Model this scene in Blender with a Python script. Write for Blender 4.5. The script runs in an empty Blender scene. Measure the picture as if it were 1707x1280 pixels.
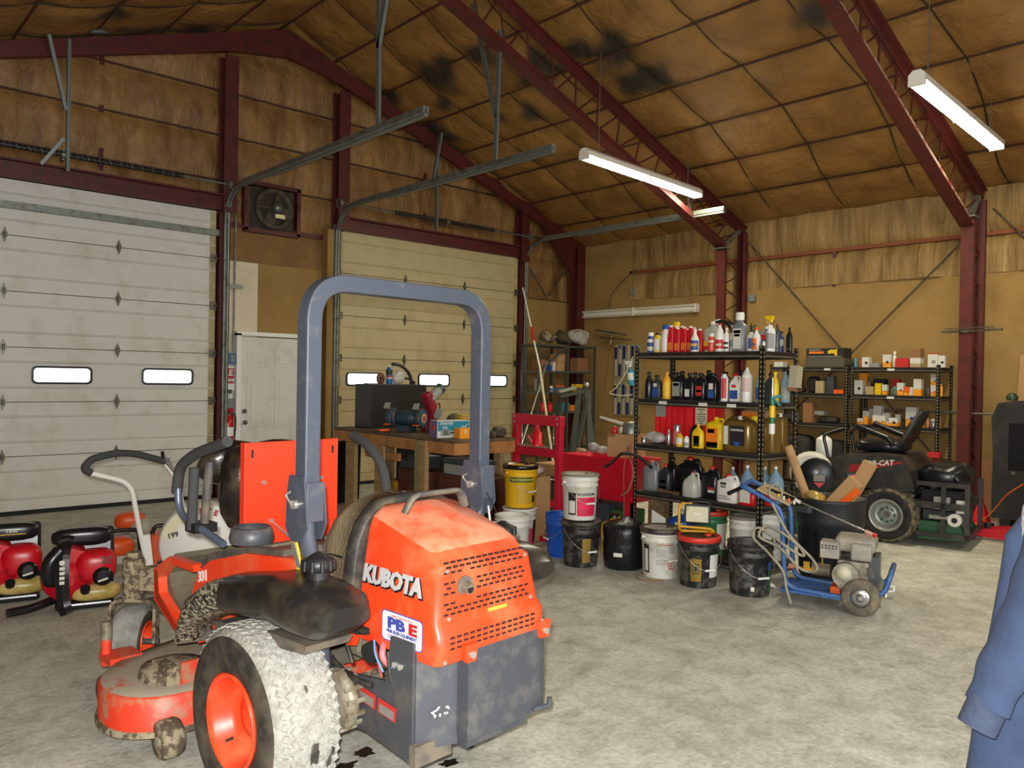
import bpy, math, random
from mathutils import Vector, Matrix, noise
random.seed(7)
R = math.radians
PI = math.pi
SC = bpy.context.scene
COL = SC.collection

# ------------------------------------------------------------------ camera, light, exposure
cam_d = bpy.data.cameras.new('camera')
cam_d.sensor_fit = 'HORIZONTAL'
cam_d.sensor_width = 36.0
cam_d.lens = 36.0 * 1326.97 / 1707.0
cam_d.clip_start = 0.02
cam = bpy.data.objects.new('camera', cam_d)
COL.objects.link(cam)
_p, _r, _y = -8.66379767e-03, 1.73984040e-02, 7.38320457e-01
_F = Vector((math.sin(_y), math.cos(_y), 0)); _Rt = Vector((math.cos(_y), -math.sin(_y), 0)); _U = Vector((0, 0, 1))
_F2 = _F * math.cos(_p) + _U * math.sin(_p); _U2 = _U * math.cos(_p) - _F * math.sin(_p)
_R3 = _Rt * math.cos(_r) + _U2 * math.sin(_r); _U3 = _U2 * math.cos(_r) - _Rt * math.sin(_r)
cam.matrix_world = Matrix(((_R3.x, _U3.x, -_F2.x, 0), (_R3.y, _U3.y, -_F2.y, 0), (_R3.z, _U3.z, -_F2.z, 1.55), (0, 0, 0, 1)))
SC.camera = cam

w = bpy.data.worlds.new('world'); SC.world = w; w.use_nodes = True
w.node_tree.nodes['Background'].inputs[0].default_value = (0.85, 0.93, 1.0, 1)
w.node_tree.nodes['Background'].inputs[1].default_value = 1.0
SC.view_settings.view_transform = 'Standard'
SC.view_settings.look = 'None'
SC.view_settings.gamma = 1
SC.view_settings.use_curve_mapping = False
SC.view_settings.exposure = 0.0

def light(name, kind, loc, energy, color=(1, 1, 1), rot=(0, 0, 0), size=0.1, size_y=None):
    l = bpy.data.lights.new(name, kind); l.energy = energy; l.color = color
    if kind == 'AREA':
        l.size = size
        if size_y: l.shape = 'RECTANGLE'; l.size_y = size_y
    elif kind in ('POINT', 'SPOT'): l.shadow_soft_size = size
    o = bpy.data.objects.new(name, l); COL.objects.link(o); o.location = loc; o.rotation_euler = rot
    return o
# the camera's own flash, just above the lens
fl = light('camera_flash', 'SPOT', (0.0 - _R3.x * .03, -_R3.y * .03, 1.55 + .055), 760, (1.0, 0.98, 0.95), (0, 0, 0), 0.02)
fl.data.spot_size = R(110); fl.data.spot_blend = 0.6
fl.rotation_euler = _F2.to_track_quat('-Z', 'Y').to_euler()
# added frontal fill, standing in for daylight from an assumed bay behind the photographer
light('added_bay_fill', 'AREA', (1.6, -3.3, 1.9), 270, (0.88, 0.94, 1.0), (R(90), 0, R(6)), 4.4, 3.4)
# added unseen fills without fixtures, tinted like the fluorescent strips
light('added_fill_rear', 'AREA', (7.6, -0.8, 3.95), 36, (1.0, 0.93, 0.72), (0, 0, 0), 2.4, 0.15)
light('added_fill_near', 'AREA', (2.0, -0.8, 3.95), 45, (1.0, 0.93, 0.72), (0, 0, 0), 2.4, 0.15)

# ------------------------------------------------------------------ materials
MATS = {}
def srgb(c):
    return tuple(((x / 255) / 12.92 if x / 255 <= .04045 else ((x / 255 + .055) / 1.055) ** 2.4) for x in c)
def M(key, rgb=None, rough=.5, metal=0, dirt=0, dc=(120, 112, 95), ds=6, bump=0, bs=40, emit=0, alpha=1, spec=.5, trans=0, stretch=None, edge=.5):
    """a plain or dusty procedural material; dirt = cover of a second colour broken up by noise"""
    if key in MATS: return MATS[key]
    m = bpy.data.materials.new(key); m.use_nodes = True; MATS[key] = m
    nt = m.node_tree; b = nt.nodes['Principled BSDF']
    c = (*srgb(rgb), 1)
    b.inputs['Base Color'].default_value = c
    b.inputs['Roughness'].default_value = rough
    b.inputs['Metallic'].default_value = metal
    b.inputs['Specular IOR Level'].default_value = spec
    if trans: b.inputs['Transmission Weight'].default_value = trans
    if alpha < 1: b.inputs['Alpha'].default_value = alpha
    if emit:
        b.inputs['Emission Color'].default_value = c; b.inputs['Emission Strength'].default_value = emit
    tc = None
    if dirt or bump:
        tc = nt.nodes.new('ShaderNodeTexCoord'); mp = nt.nodes.new('ShaderNodeMapping')
        nt.links.new(tc.outputs['Object'], mp.inputs['Vector'])
        if stretch: mp.inputs['Scale'].default_value = stretch
    if dirt:
        n = nt.nodes.new('ShaderNodeTexNoise'); n.inputs['Scale'].default_value = ds; n.inputs['Detail'].default_value = 8; n.inputs['Roughness'].default_value = .65
        nt.links.new(mp.outputs[0], n.inputs['Vector'])
        r = nt.nodes.new('ShaderNodeMapRange'); r.inputs['From Min'].default_value = .72 - dirt * .6 - edge * .12; r.inputs['From Max'].default_value = .72 - dirt * .6 + edge * .3
        nt.links.new(n.outputs['Fac'], r.inputs['Value'])
        mx = nt.nodes.new('ShaderNodeMix'); mx.data_type = 'RGBA'
        nt.links.new(r.outputs[0], mx.inputs['Factor'])
        mx.inputs['A'].default_value = c; mx.inputs['B'].default_value = (*srgb(dc), 1)
        nt.links.new(mx.outputs['Result'], b.inputs['Base Color'])
    if bump:
        n2 = nt.nodes.new('ShaderNodeTexNoise'); n2.inputs['Scale'].default_value = bs; n2.inputs['Detail'].default_value = 4
        nt.links.new(mp.outputs[0], n2.inputs['Vector'])
        bp = nt.nodes.new('ShaderNodeBump'); bp.inputs['Strength'].default_value = bump; bp.inputs['Distance'].default_value = .02
        nt.links.new(n2.outputs['Fac'], bp.inputs['Height']); nt.links.new(bp.outputs[0], b.inputs['Normal'])
    return m

# ------------------------------------------------------------------ mesh builder
class G:
    def __init__(s):
        s.v = []; s.f = []; s.m = []; s.mats = []; s.sm = []; s.T = Matrix()
    def mi(s, m):
        if m not in s.mats: s.mats.append(m)
        return s.mats.index(m)
    def add(s, vs, fs, m, smooth=False):
        o = len(s.v); s.v += [s.T @ Vector(p) for p in vs]
        for i, f in enumerate(fs):
            s.f.append([o + k for k in f]); s.m.append(s.mi(m[i] if isinstance(m, list) else m)); s.sm.append(smooth)
        return s
    def box(s, c, d, m, rot=None, taper=1, tx=None, ty=None):
        x, y, z = d[0] / 2, d[1] / 2, d[2] / 2
        ax = taper if tx is None else tx; ay = taper if ty is None else ty
        vs = [(-x, -y, -z), (x, -y, -z), (x, y, -z), (-x, y, -z), (-x * ax, -y * ay, z), (x * ax, -y * ay, z), (x * ax, y * ay, z), (-x * ax, y * ay, z)]
        mt = Matrix.Translation(c)
        if rot is not None: mt = mt @ (Matrix.Rotation(rot[2], 4, 'Z') @ Matrix.Rotation(rot[1], 4, 'Y') @ Matrix.Rotation(rot[0], 4, 'X'))
        return s.add([mt @ Vector(p) for p in vs], [(3, 2, 1, 0), (4, 5, 6, 7), (0, 1, 5, 4), (1, 2, 6, 5), (2, 3, 7, 6), (3, 0, 4, 7)], m)
    def span(s, a, b, m):
        return s.box([(a[i] + b[i]) / 2 for i in range(3)], [abs(b[i] - a[i]) for i in range(3)], m)
    def loft(s, rings, m, cap=True, smooth=True, closed=False, mfun=None):
        n = len(rings[0]); vs = [p for r in rings for p in r]; fs = []; ms = []
        L = len(rings)
        for i in range(L if closed else L - 1):
            for k in range(n):
                a = i * n + k; b = i * n + (k + 1) % n; c = ((i + 1) % L) * n + (k + 1) % n; d = ((i + 1) % L) * n + k
                fs.append((a, b, c, d)); ms.append(mfun(i, k) if mfun else m)
        s.add(vs, fs, ms, smooth)
        if cap and not closed:
            m0 = mfun(0, -1) if mfun else m; m1 = mfun(L - 2, -2) if mfun else m
            s.add(rings[0], [list(range(n))[::-1]], m0); s.add(rings[-1], [list(range(n))], m1)
        return s
    def lathe(s, prof, m, n=24, c=(0, 0, 0), axis='Z', mfun=None, smooth=True, cap=True, sx=1, sy=1, p=2):
        rings = []
        for r, z in prof:
            ring = []
            for k in range(n):
                a = 2 * PI * (k + .5) / n; ca, sa = math.cos(a), math.sin(a)
                q = (abs(ca) ** p + abs(sa) ** p) ** (-1 / p)
                x, y = r * q * ca * sx, r * q * sa * sy
                if axis == 'Z': pt = (c[0] + x, c[1] + y, c[2] + z)
                elif axis == 'X': pt = (c[0] + z, c[1] + x, c[2] + y)
                else: pt = (c[0] + y, c[1] + z, c[2] + x)
                ring.append(pt)
            rings.append(ring)
        return s.loft(rings, m, cap, smooth, mfun=mfun)
    def cyl(s, a, b, r, m, n=14, r2=None, smooth=True):
        return s.tube([a, b], r, m, n, r2=r2, smooth=smooth)
    def tube(s, pts, r, m, n=10, r2=None, smooth=True, cap=True, sx=1.0, sy=1.0, up=None, closed=False, rs=None, off=0):
        P = [Vector(p) for p in pts]; L = len(P)
        if P[0] == P[-1] and L > 2: P = P[:-1]; L -= 1; closed = True
        rings = []; prev = None
        for i in range(L):
            if closed: t = (P[(i + 1) % L] - P[i - 1])
            else: t = P[min(i + 1, L - 1)] - P[max(i - 1, 0)]
            if t.length < 1e-9: t = Vector((0, 0, 1))
            t.normalize()
            if up is not None: u = Vector(up) - t * t.dot(Vector(up))
            elif prev is None:
                u = Vector((0, 0, 1)) - t * t.z
                if u.length < .1: u = Vector((1, 0, 0)) - t * t.x
            else: u = prev - t * t.dot(prev)
            if u.length < 1e-6: u = Vector((0, 1, 0))
            u.normalize(); prev = u; w2 = t.cross(u)
            k1 = 1.0
            if 0 < i < L - 1 or closed:
                d1 = (P[i] - P[i - 1]).normalized(); d2 = (P[(i + 1) % L] - P[i]).normalized()
                cc = d1.dot(d2); k1 = min(1.6, 1 / max(.3, math.sqrt(max(0.05, (1 + cc) / 2))))
            rr = rs[i] if rs else (r if r2 is None else r + (r2 - r) * i / (L - 1))
            rings.append([P[i] + (u * math.cos(2 * PI * (j + off) / n) * sy * rr + w2 * math.sin(2 * PI * (j + off) / n) * sx * rr * (k1 if n == 4 else 1)) for j in range(n)])
        return s.loft(rings, m, cap=cap, smooth=smooth, closed=closed)
    def bar(s, a, b, w_, h_, m, up=(0, 0, 1)):
        """rectangular bar from a to b, w_ across, h_ along up"""
        a, b = Vector(a), Vector(b); t = (b - a).normalized(); u = Vector(up) - t * t.dot(Vector(up))
        if u.length < 1e-5: u = Vector((1, 0, 0))
        u.normalize(); v = t.cross(u)
        q = [(-1, -1), (1, -1), (1, 1), (-1, 1)]
        vs = [a + v * w_ / 2 * i + u * h_ / 2 * j for i, j in q] + [b + v * w_ / 2 * i + u * h_ / 2 * j for i, j in q]
        return s.add(vs, [(0, 1, 2, 3), (7, 6, 5, 4), (1, 0, 4, 5), (2, 1, 5, 6), (3, 2, 6, 7), (0, 3, 7, 4)], m)
    def sphere(s, c, r, m, sc=(1, 1, 1), n=16, k=8):
        rings = []
        for i in range(1, k):
            a = PI * i / k
            rings.append([(c[0] + r * sc[0] * math.sin(a) * math.cos(2 * PI * j / n), c[1] + r * sc[1] * math.sin(a) * math.sin(2 * PI * j / n), c[2] - r * sc[2] * math.cos(a)) for j in range(n)])
        return s.loft(rings, m)
    def prism(s, poly, a, b, m, axis='X', smooth=False):
        """extrude a 2D outline between a and b along axis; poly is in the two other coordinates (in xyz order)"""
        def P(q, t):
            return (t, q[0], q[1]) if axis == 'X' else ((q[0], t, q[1]) if axis == 'Y' else (q[0], q[1], t))
        n = len(poly); vs = [P(q, a) for q in poly] + [P(q, b) for q in poly]
        fs = [(i, (i + 1) % n, n + (i + 1) % n, n + i) for i in range(n)]
        s.add(vs, fs, m, smooth); s.add(vs, [list(range(n))[::-1], [n + i for i in range(n)]], m)
        return s
    def quad(s, pts, m): return s.add(pts, [list(range(len(pts)))], m)
    def grid(s, fn, nu, nv, m, smooth=True, mfun=None):
        vs = [fn(i / nu, j / nv) for j in range(nv + 1) for i in range(nu + 1)]
        fs = [(j * (nu + 1) + i, j * (nu + 1) + i + 1, (j + 1) * (nu + 1) + i + 1, (j + 1) * (nu + 1) + i) for j in range(nv) for i in range(nu)]
        return s.add(vs, fs, [mfun(*[vs[k] for k in f]) for f in fs] if mfun else m, smooth)
    def text(s, t, size, mat, T, ex=.001, align='CENTER', bend=None, sx=1.0, shear=0, bold=0):
        cu = bpy.data.curves.new('t', 'FONT'); cu.body = t; cu.size = size; cu.extrude = ex; cu.align_x = align; cu.align_y = 'CENTER'; cu.resolution_u = 2; cu.shear = shear
        cu.offset = bold
        ob = bpy.data.objects.new('t', cu); me = ob.to_mesh()
        vs = []
        for q in me.vertices:
            x, y, z = q.co.x * sx, q.co.y, q.co.z
            if bend: a = x / bend; vs.append(T @ Vector((math.sin(a) * (bend + z), y, -bend + math.cos(a) * (bend + z))))
            else: vs.append(T @ Vector((x, y, z)))
        s.add(vs, [list(p.vertices) for p in me.polygons], mat)
        ob.to_mesh_clear(); bpy.data.objects.remove(ob); bpy.data.curves.remove(cu)
        return s
    def build(s, name, parent=None, bevel=0, loc=None, rotz=0, sub=0, solid=0, seg=2, label=None, kind=None, recalc=True):
        me = bpy.data.meshes.new(name)
        me.from_pydata([tuple(p) for p in s.v], [], s.f)
        for m in s.mats: me.materials.append(m)
        me.polygons.foreach_set('material_index', s.m); me.polygons.foreach_set('use_smooth', s.sm)
        if recalc:
            import bmesh
            bm = bmesh.new(); bm.from_mesh(me); bmesh.ops.recalc_face_normals(bm, faces=bm.faces); bm.to_mesh(me); bm.free()
        me.update()
        o = bpy.data.objects.new(name, me); COL.objects.link(o)
        if parent is not None: o.parent = parent
        if loc is not None: o.location = loc
        if rotz: o.rotation_euler = (0, 0, rotz)
        if solid:
            md = o.modifiers.new('solid', 'SOLIDIFY'); md.thickness = solid; md.offset = 0
        if bevel:
            md = o.modifiers.new('bevel', 'BEVEL'); md.width = bevel; md.segments = seg; md.limit_method = 'ANGLE'; md.angle_limit = R(38)
        if sub:
            md = o.modifiers.new('sub', 'SUBSURF'); md.levels = sub; md.render_levels = sub
        if label: o['label'] = label
        if kind: o['kind'] = kind
        return o

def TR(loc, rx=0, ry=0, rz=0):
    return Matrix.Translation(loc) @ Matrix.Rotation(rz, 4, 'Z') @ Matrix.Rotation(ry, 4, 'Y') @ Matrix.Rotation(rx, 4, 'X')
def thing(name, label, cat, loc=(0, 0, 0), rotz=0, group=None):
    o = bpy.data.objects.new(name, None); COL.objects.link(o); o.empty_display_size = .1
    o.location = loc; o.rotation_euler = (0, 0, rotz); o['label'] = label; o['category'] = cat
    if group: o['group'] = group
    return o
def tag(o, label, cat, group=None, kind=None):
    o['label'] = label; o['category'] = cat
    if group: o['group'] = group
    if kind: o['kind'] = kind
    return o
def struct(g, name, **k):
    o = g.build(name, **k); o['kind'] = 'structure'; return o
def spline(pts, n=6):
    """Catmull-Rom through the points"""
    P = [Vector(p) for p in pts]; out = []
    Q = [P[0] * 2 - P[1]] + P + [P[-1] * 2 - P[-2]]
    for i in range(1, len(Q) - 2):
        a, b, c, d = Q[i - 1], Q[i], Q[i + 1], Q[i + 2]
        for k in range(n):
            t = k / n
            out.append(.5 * ((2 * b) + (c - a) * t + (2 * a - 5 * b + 4 * c - d) * t * t + (3 * b - a - 3 * c + d) * t ** 3))
    out.append(P[-1]); return out
def arc(pts, r, n=6):
    """polyline with its corners rounded by radius r"""
    P = [Vector(p) for p in pts]; out = [P[0]]
    for i in range(1, len(P) - 1):
        a, b, c = P[i - 1], P[i], P[i + 1]
        d1 = (a - b).normalized(); d2 = (c - b).normalized()
        L = min(r, (a - b).length * .49, (c - b).length * .49)
        p, q = b + d1 * L, b + d2 * L
        for k in range(n + 1):
            t = k / n; out.append((1 - t) ** 2 * p + 2 * t * (1 - t) * b + t * t * q)
    out.append(P[-1]); return out
# ------------------------------------------------------------------ materials of the building
def concrete():
    m = bpy.data.materials.new('concrete_floor'); m.use_nodes = True; nt = m.node_tree; b = nt.nodes['Principled BSDF']; L = nt.links.new
    tc = nt.nodes.new('ShaderNodeTexCoord')
    def no(scale, det, rg=.6, dist=0):
        n = nt.nodes.new('ShaderNodeTexNoise'); n.inputs['Scale'].default_value = scale; n.inputs['Detail'].default_value = det; n.inputs['Roughness'].default_value = rg; n.inputs['Distortion'].default_value = dist
        L(tc.outputs['Object'], n.inputs['Vector']); return n
    def ramp(n, pts):
        r = nt.nodes.new('ShaderNodeValToRGB'); e = r.color_ramp.elements
        e[0].position, e[0].color = pts[0][0], (*srgb(pts[0][1]), 1); e[1].position, e[1].color = pts[1][0], (*srgb(pts[1][1]), 1)
        for p, c in pts[2:]:
            x = e.new(p); x.color = (*srgb(c), 1)
        L(n.outputs['Fac'], r.inputs[0]); return r
    def mix(f, a, c, fac=None, mode='MIX'):
        x = nt.nodes.new('ShaderNodeMix'); x.data_type = 'RGBA'; x.blend_type = mode
        if fac is not None: x.inputs['Factor'].default_value = fac
        else: L(f, x.inputs['Factor'])
        L(a, x.inputs['A']); L(c, x.inputs['B']); return x.outputs['Result']
    base = ramp(no(1.3, 8, .65), [(.3, (196, 194, 180)), (.7, (220, 218, 204))]).outputs[0]
    fine = ramp(no(38, 6, .7), [(.3, (120, 118, 108)), (.62, (255, 255, 255))]).outputs[0]
    c1 = mix(None, base, fine, .45, 'MULTIPLY')
    dark = ramp(no(5.5, 9, .72, .6), [(.42, (255, 255, 255)), (.7, (170, 170, 160))]).outputs[0]
    c2 = mix(None, c1, dark, .75, 'MULTIPLY')
    spots = ramp(no(2.6, 10, .78, 1.2), [(.6, (255, 255, 255)), (.72, (120, 112, 92))]).outputs[0]
    c3 = mix(None, c2, spots, .6, 'MULTIPLY')
    L(c3, b.inputs['Base Color']); b.inputs['Roughness'].default_value = .62; b.inputs['Specular IOR Level'].default_value = .35
    n = no(60, 5); bp = nt.nodes.new('ShaderNodeBump'); bp.inputs['Strength'].default_value = .25; bp.inputs['Distance'].default_value = .01
    L(n.outputs['Fac'], bp.inputs['Height']); L(bp.outputs[0], b.inputs['Normal'])
    return m
def kraft(key, c0, c1, sc=(1, 1, 1), rough=.55, stain=False):
    """paper-faced insulation: two browns in streaks, wrinkled, slightly shiny"""
    m = bpy.data.materials.new(key); m.use_nodes = True; nt = m.node_tree; b = nt.nodes['Principled BSDF']; L = nt.links.new
    tc = nt.nodes.new('ShaderNodeTexCoord'); mp = nt.nodes.new('ShaderNodeMapping'); mp.inputs['Scale'].default_value = sc
    L(tc.outputs['Object'], mp.inputs['Vector'])
    n = nt.nodes.new('ShaderNodeTexNoise'); n.inputs['Scale'].default_value = 2.2; n.inputs['Detail'].default_value = 7; n.inputs['Distortion'].default_value = .5; L(mp.outputs[0], n.inputs['Vector'])
    r = nt.nodes.new('ShaderNodeValToRGB'); e = r.color_ramp.elements; e[0].position = .32; e[0].color = (*srgb(c0), 1); e[1].position = .68; e[1].color = (*srgb(c1), 1)
    L(n.outputs['Fac'], r.inputs[0]); out = r.outputs[0]
    if stain:
        at = nt.nodes.new('ShaderNodeAttribute'); at.attribute_name = 'mildew'
        x = nt.nodes.new('ShaderNodeMix'); x.data_type = 'RGBA'; L(at.outputs['Fac'], x.inputs['Factor']); L(out, x.inputs['A']); x.inputs['B'].default_value = (*srgb((34, 34, 32)), 1); out = x.outputs['Result']
    L(out, b.inputs['Base Color']); b.inputs['Roughness'].default_value = rough
    n2 = nt.nodes.new('ShaderNodeTexNoise'); n2.inputs['Scale'].default_value = 5; n2.inputs['Detail'].default_value = 5; n2.inputs['Distortion'].default_value = 1.6
    L(mp.outputs[0], n2.inputs['Vector'])
    bp = nt.nodes.new('ShaderNodeBump'); bp.inputs['Strength'].default_value = .8; bp.inputs['Distance'].default_value = .035
    L(n2.outputs['Fac'], bp.inputs['Height']); L(bp.outputs[0], b.inputs['Normal'])
    return m
m_floor = concrete()
m_kceil = kraft('kraft_ceiling', (122, 86, 38), (156, 114, 56), stain=True)
m_kgab = kraft('kraft_gable', (120, 85, 42), (160, 120, 68), (2.2, 1, .9))
m_keave = kraft('kraft_eave', (122, 93, 46), (168, 135, 80), (1, 4.5, .6))
m_board = M('fibre_board', (154, 124, 74), .85, dirt=.3, dc=(138, 108, 62), ds=1.5, spec=.2)
m_board2 = M('fibre_board_brown', (140, 104, 58), .8, dirt=.5, dc=(120, 88, 46), ds=2)
m_pale = M('pale_board', (214, 202, 172), .7, dirt=.2, dc=(190, 175, 140), ds=2)
m_red = M('red_oxide_steel', (90, 29, 25), .5, dirt=.38, dc=(66, 28, 24), ds=9)
m_purl = M('purlin_brown', (72, 40, 24), .7)
m_redw = M('red_oxide_chipped', (112, 36, 30), .6, dirt=.42, dc=(150, 130, 110), ds=14, edge=.1)
m_galv = M('galvanized_steel', (135, 140, 132), .45, .65, dirt=.3, dc=(95, 92, 78), ds=12)
m_door = M('door_white', (212, 209, 199), .5, dirt=.26, dc=(194, 188, 168), ds=3)
m_cream = M('door_cream', (186, 171, 130), .5, dirt=.3, dc=(170, 153, 112), ds=3)
m_blackp = M('black_plastic', (26, 26, 27), .45)
m_rubber = M('rubber_seal', (22, 21, 20), .8)
m_hinge = M('hinge_steel', (112, 108, 96), .4, .8)
m_glow = M('daylight_pane', (255, 255, 255), .2, emit=2.6)
m_white = M('white_paint', (232, 230, 222), .45)
m_dust = M('dusty_dark_steel', (52, 46, 40), .7, .2, dirt=.5, dc=(92, 80, 62), ds=10)

# ------------------------------------------------------------------ floor and shells
XL, XR, YB, YF, RX, RZ = -1.3, 10.42, -3.4, 9.88, 4.7, 6.03
def ceil_z(x): return RZ - .377 * (x - RX) if x > RX else RZ + .35 * (x - RX)
g = G(); g.quad([(XL, YB, 0), (XR, YB, 0), (XR, YF, 0), (XL, YF, 0)], m_floor); struct(g, 'floor')
g = G(); g.quad([(XL, YF, 0), (XR, YF, 0), (XR, YF, ceil_z(XR)), (RX, YF, RZ), (XL, YF, ceil_z(XL))], m_board2); struct(g, 'wall_front')
g = G(); g.quad([(XL, YB, 0), (XL, YF, 0), (XL, YF, ceil_z(XL)), (XL, YB, ceil_z(XL))], m_board); struct(g, 'wall_left')
g = G(); g.quad([(XR, YF, 0), (XR, YB, 0), (XR, YB, ceil_z(XR)), (XR, YF, ceil_z(XR))], m_board); struct(g, 'wall_right')
g = G()
g.quad([(XL, YB, 0), (0, YB, 0), (0, YB, 3.6), (XL, YB, 3.6)], m_board); g.quad([(4.4, YB, 0), (XR, YB, 0), (XR, YB, 3.6), (4.4, YB, 3.6)], m_board)
g.quad([(XL, YB, 3.6), (XR, YB, 3.6), (XR, YB, ceil_z(XR)), (RX, YB, RZ), (XL, YB, ceil_z(XL))], m_board2); struct(g, 'wall_back')

# quilted ceiling: paper-faced blankets sagging between purlins and seams
MOLD = [(6.15, 8.34, .34), (6.16, 7.45, .22), (6.7, 7.07, .3), (6.58, 6.78, .26), (6.75, 5.86, .36), (6.6, 6.2, .2), (7.25, 6.0, .24), (7.27, 5.68, .3), (6.58, 8.73, .16), (7.2, 7.6, .2), (6.17, 9.4, .2), (7.15, 3.7, .26), (7.0, 9.35, .28), (7.4, 9.6, .2), (2.87, 9.45, .3), (3.5, 9.42, .28), (6.05, 8.0, .18), (2.4, 8.9, .2), (7.1, 8.1, .1)]
def ceiling(x0, x1, name):
    n = 8; nx = n * 10; cell = abs(x1 - x0) / n; ny = 14 * 12; cy = .95
    vs = []; att = []
    for j in range(ny + 1):
        for i in range(nx + 1):
            x = x0 + (x1 - x0) * i / nx; y = YB + (YF - YB) * j / ny
            fx = abs((i / 10) % 1 - .5) * 2; yy = (y / cy + .11 * math.sin(x * 1.7)) % 1; fy = abs(yy - .5) * 2
            b = .085 * (1 - fx ** 4) * (1 - .8 * fy ** 7) + .02 * noise.noise(Vector((x * 3, y * 2, 0)))
            vs.append((x, y, ceil_z(x) - max(0, b)))
            a = 0
            for mx, my, mr in MOLD:
                d = math.hypot(x - mx, (y - my)) / mr + .55 * noise.noise(Vector((x * 4.5, y * 4.5, 3)))
                a = max(a, min(.92, max(0, 1.55 - d * 1.3)))
            att.append(a)
    fs = [(j * (nx + 1) + i, j * (nx + 1) + i + 1, (j + 1) * (nx + 1) + i + 1, (j + 1) * (nx + 1) + i) for j in range(ny) for i in range(nx)]
    me = bpy.data.meshes.new(name); me.from_pydata(vs, [], fs); me.materials.append(m_kceil)
    me.polygons.foreach_set('use_smooth', [True] * len(fs))
    at = me.attributes.new('mildew', 'FLOAT', 'POINT'); at.data.foreach_set('value', att)
    o = bpy.data.objects.new(name, me); COL.objects.link(o); o['kind'] = 'structure'
ceiling(RX, XR, 'ceiling'); ceiling(XL, RX, 'ceiling')
m_wire = M('seam_wire', (48, 36, 22), .8)
for x0, x1 in ((RX, XR), (XL, RX)):
    cell = (x1 - x0) / 8
    for k in range(0, 9):
        if x0 == XL and k == 8: continue
        x = x0 + cell * k; g = G()
        s = -.377 if x0 == RX else .35
        g.box((x, (YB + YF) / 2, ceil_z(x) - .012), (.03, YF - YB, .018), m_purl, rot=(0, math.atan(-s), 0))
        struct(g, 'trim_%d' % (k + (1 if x0 == RX else 10)))
g = G()
for j in range(-4, 11):
    for x0, x1 in ((RX, XR), (XL, RX)):
        pts = []
        for i in range(25):
            x = x0 + (x1 - x0) * i / 24; y = (j - .11 * math.sin(x * 1.7)) * .95
            if y < YB or y > YF - .1: continue
            u = (i / 3) % 1; pts.append((x, y, ceil_z(x) - .02 - .045 * (1 - abs(u - .5) * 2)))
        if len(pts) > 3: g.tube(pts, .009, m_wire, 4)
tag(struct(g, 'trim_30'), 'thin dark wires holding up the ceiling insulation', 'wire')
bpy.data.objects['trim_30']['kind'] = 'structure'

def quilt(name, x0, x1, z0, z1f, y=9.86, rows=(3.6, 3.94, 4.5, 5.05, 5.6), cell=1.05, A=.085, mat=m_kgab, nx=40, axis='X'):
    """insulation held by horizontal girts at rows, bulging out between them; axis X: on the gable wall, Y: on the eave wall"""
    g = G(); nz = 44; zt = max(z1f(x0), z1f(x1), z1f((x0 + x1) / 2), z1f(min(max(RX, x0), x1)) if axis == 'X' else 0)
    def fn(u, v):
        x = x0 + (x1 - x0) * u; zt_ = z1f(x); z = z0 + (zt_ - z0) * v
        d = min([abs(z - r) for r in rows] + [.3]); k = min(1, d / .16) ** .6
        fx = ((x - x0) / cell) % 1; kx = 1 - (abs(fx - .5) * 2) ** 10 * .7
        b = A * k * kx * (.75 + .5 * noise.noise(Vector((x * 2, z * 1.2, 5)))) + .022 * noise.noise(Vector((x * 11, z * 2, 1)))
        b = max(.004, b)
        return (x, y - b, z) if axis == 'X' else (y - b, x, z)
    g.grid(fn, nx, nz, mat); return struct(g, name)
q = quilt('wall_front_insulation', XL, 3.95, 3.66, lambda x: ceil_z(x) - .02, nx=90)
q = quilt('wall_front_insulation', 3.95, 5.55, 3.36, lambda x: ceil_z(x) - .02, nx=40)
q = quilt('wall_front_insulation', 5.55, 8.95, 3.66, lambda x: ceil_z(x) - .02, nx=70)
q = quilt('wall_front_insulation', 8.95, 10.4, 2.9, lambda x: ceil_z(x) - .02, nx=34)
q = quilt('wall_right_insulation', -3.3, 8.45, 2.86, lambda x: 3.86, y=10.41, rows=(3.32,), cell=2.3, A=.12, mat=m_keave, nx=260, axis='Y')
# boards
def board(name, a, b, m): g = G(); g.span(a, b, m); return struct(g, name)
board('trim_40', (10.34, -3.3, 0), (10.41, 8.46, 2.87), m_board)
board('trim_41', (10.33, 8.46, 0), (10.41, 9.75, 4.0), m_board)
board('trim_42', (9.0, 9.8, 0), (10.4, 9.87, 2.88), m_board)
board('trim_43', (3.95, 9.78, 0), (4.46, 9.87, 2.95), m_pale)
board('trim_44', (4.46, 9.77, 0), (5.5, 9.87, 2.95), m_board)
board('trim_45', (3.95, 9.79, 2.95), (5.5, 9.87, 3.38), m_board2)
board('trim_46', (5.36, 9.62, 0), (5.5, 9.86, 3.5), m_board)
board('trim_47', (9.0, 9.6, 2.9), (9.04, 9.86, 3.5), m_board2)

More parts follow.
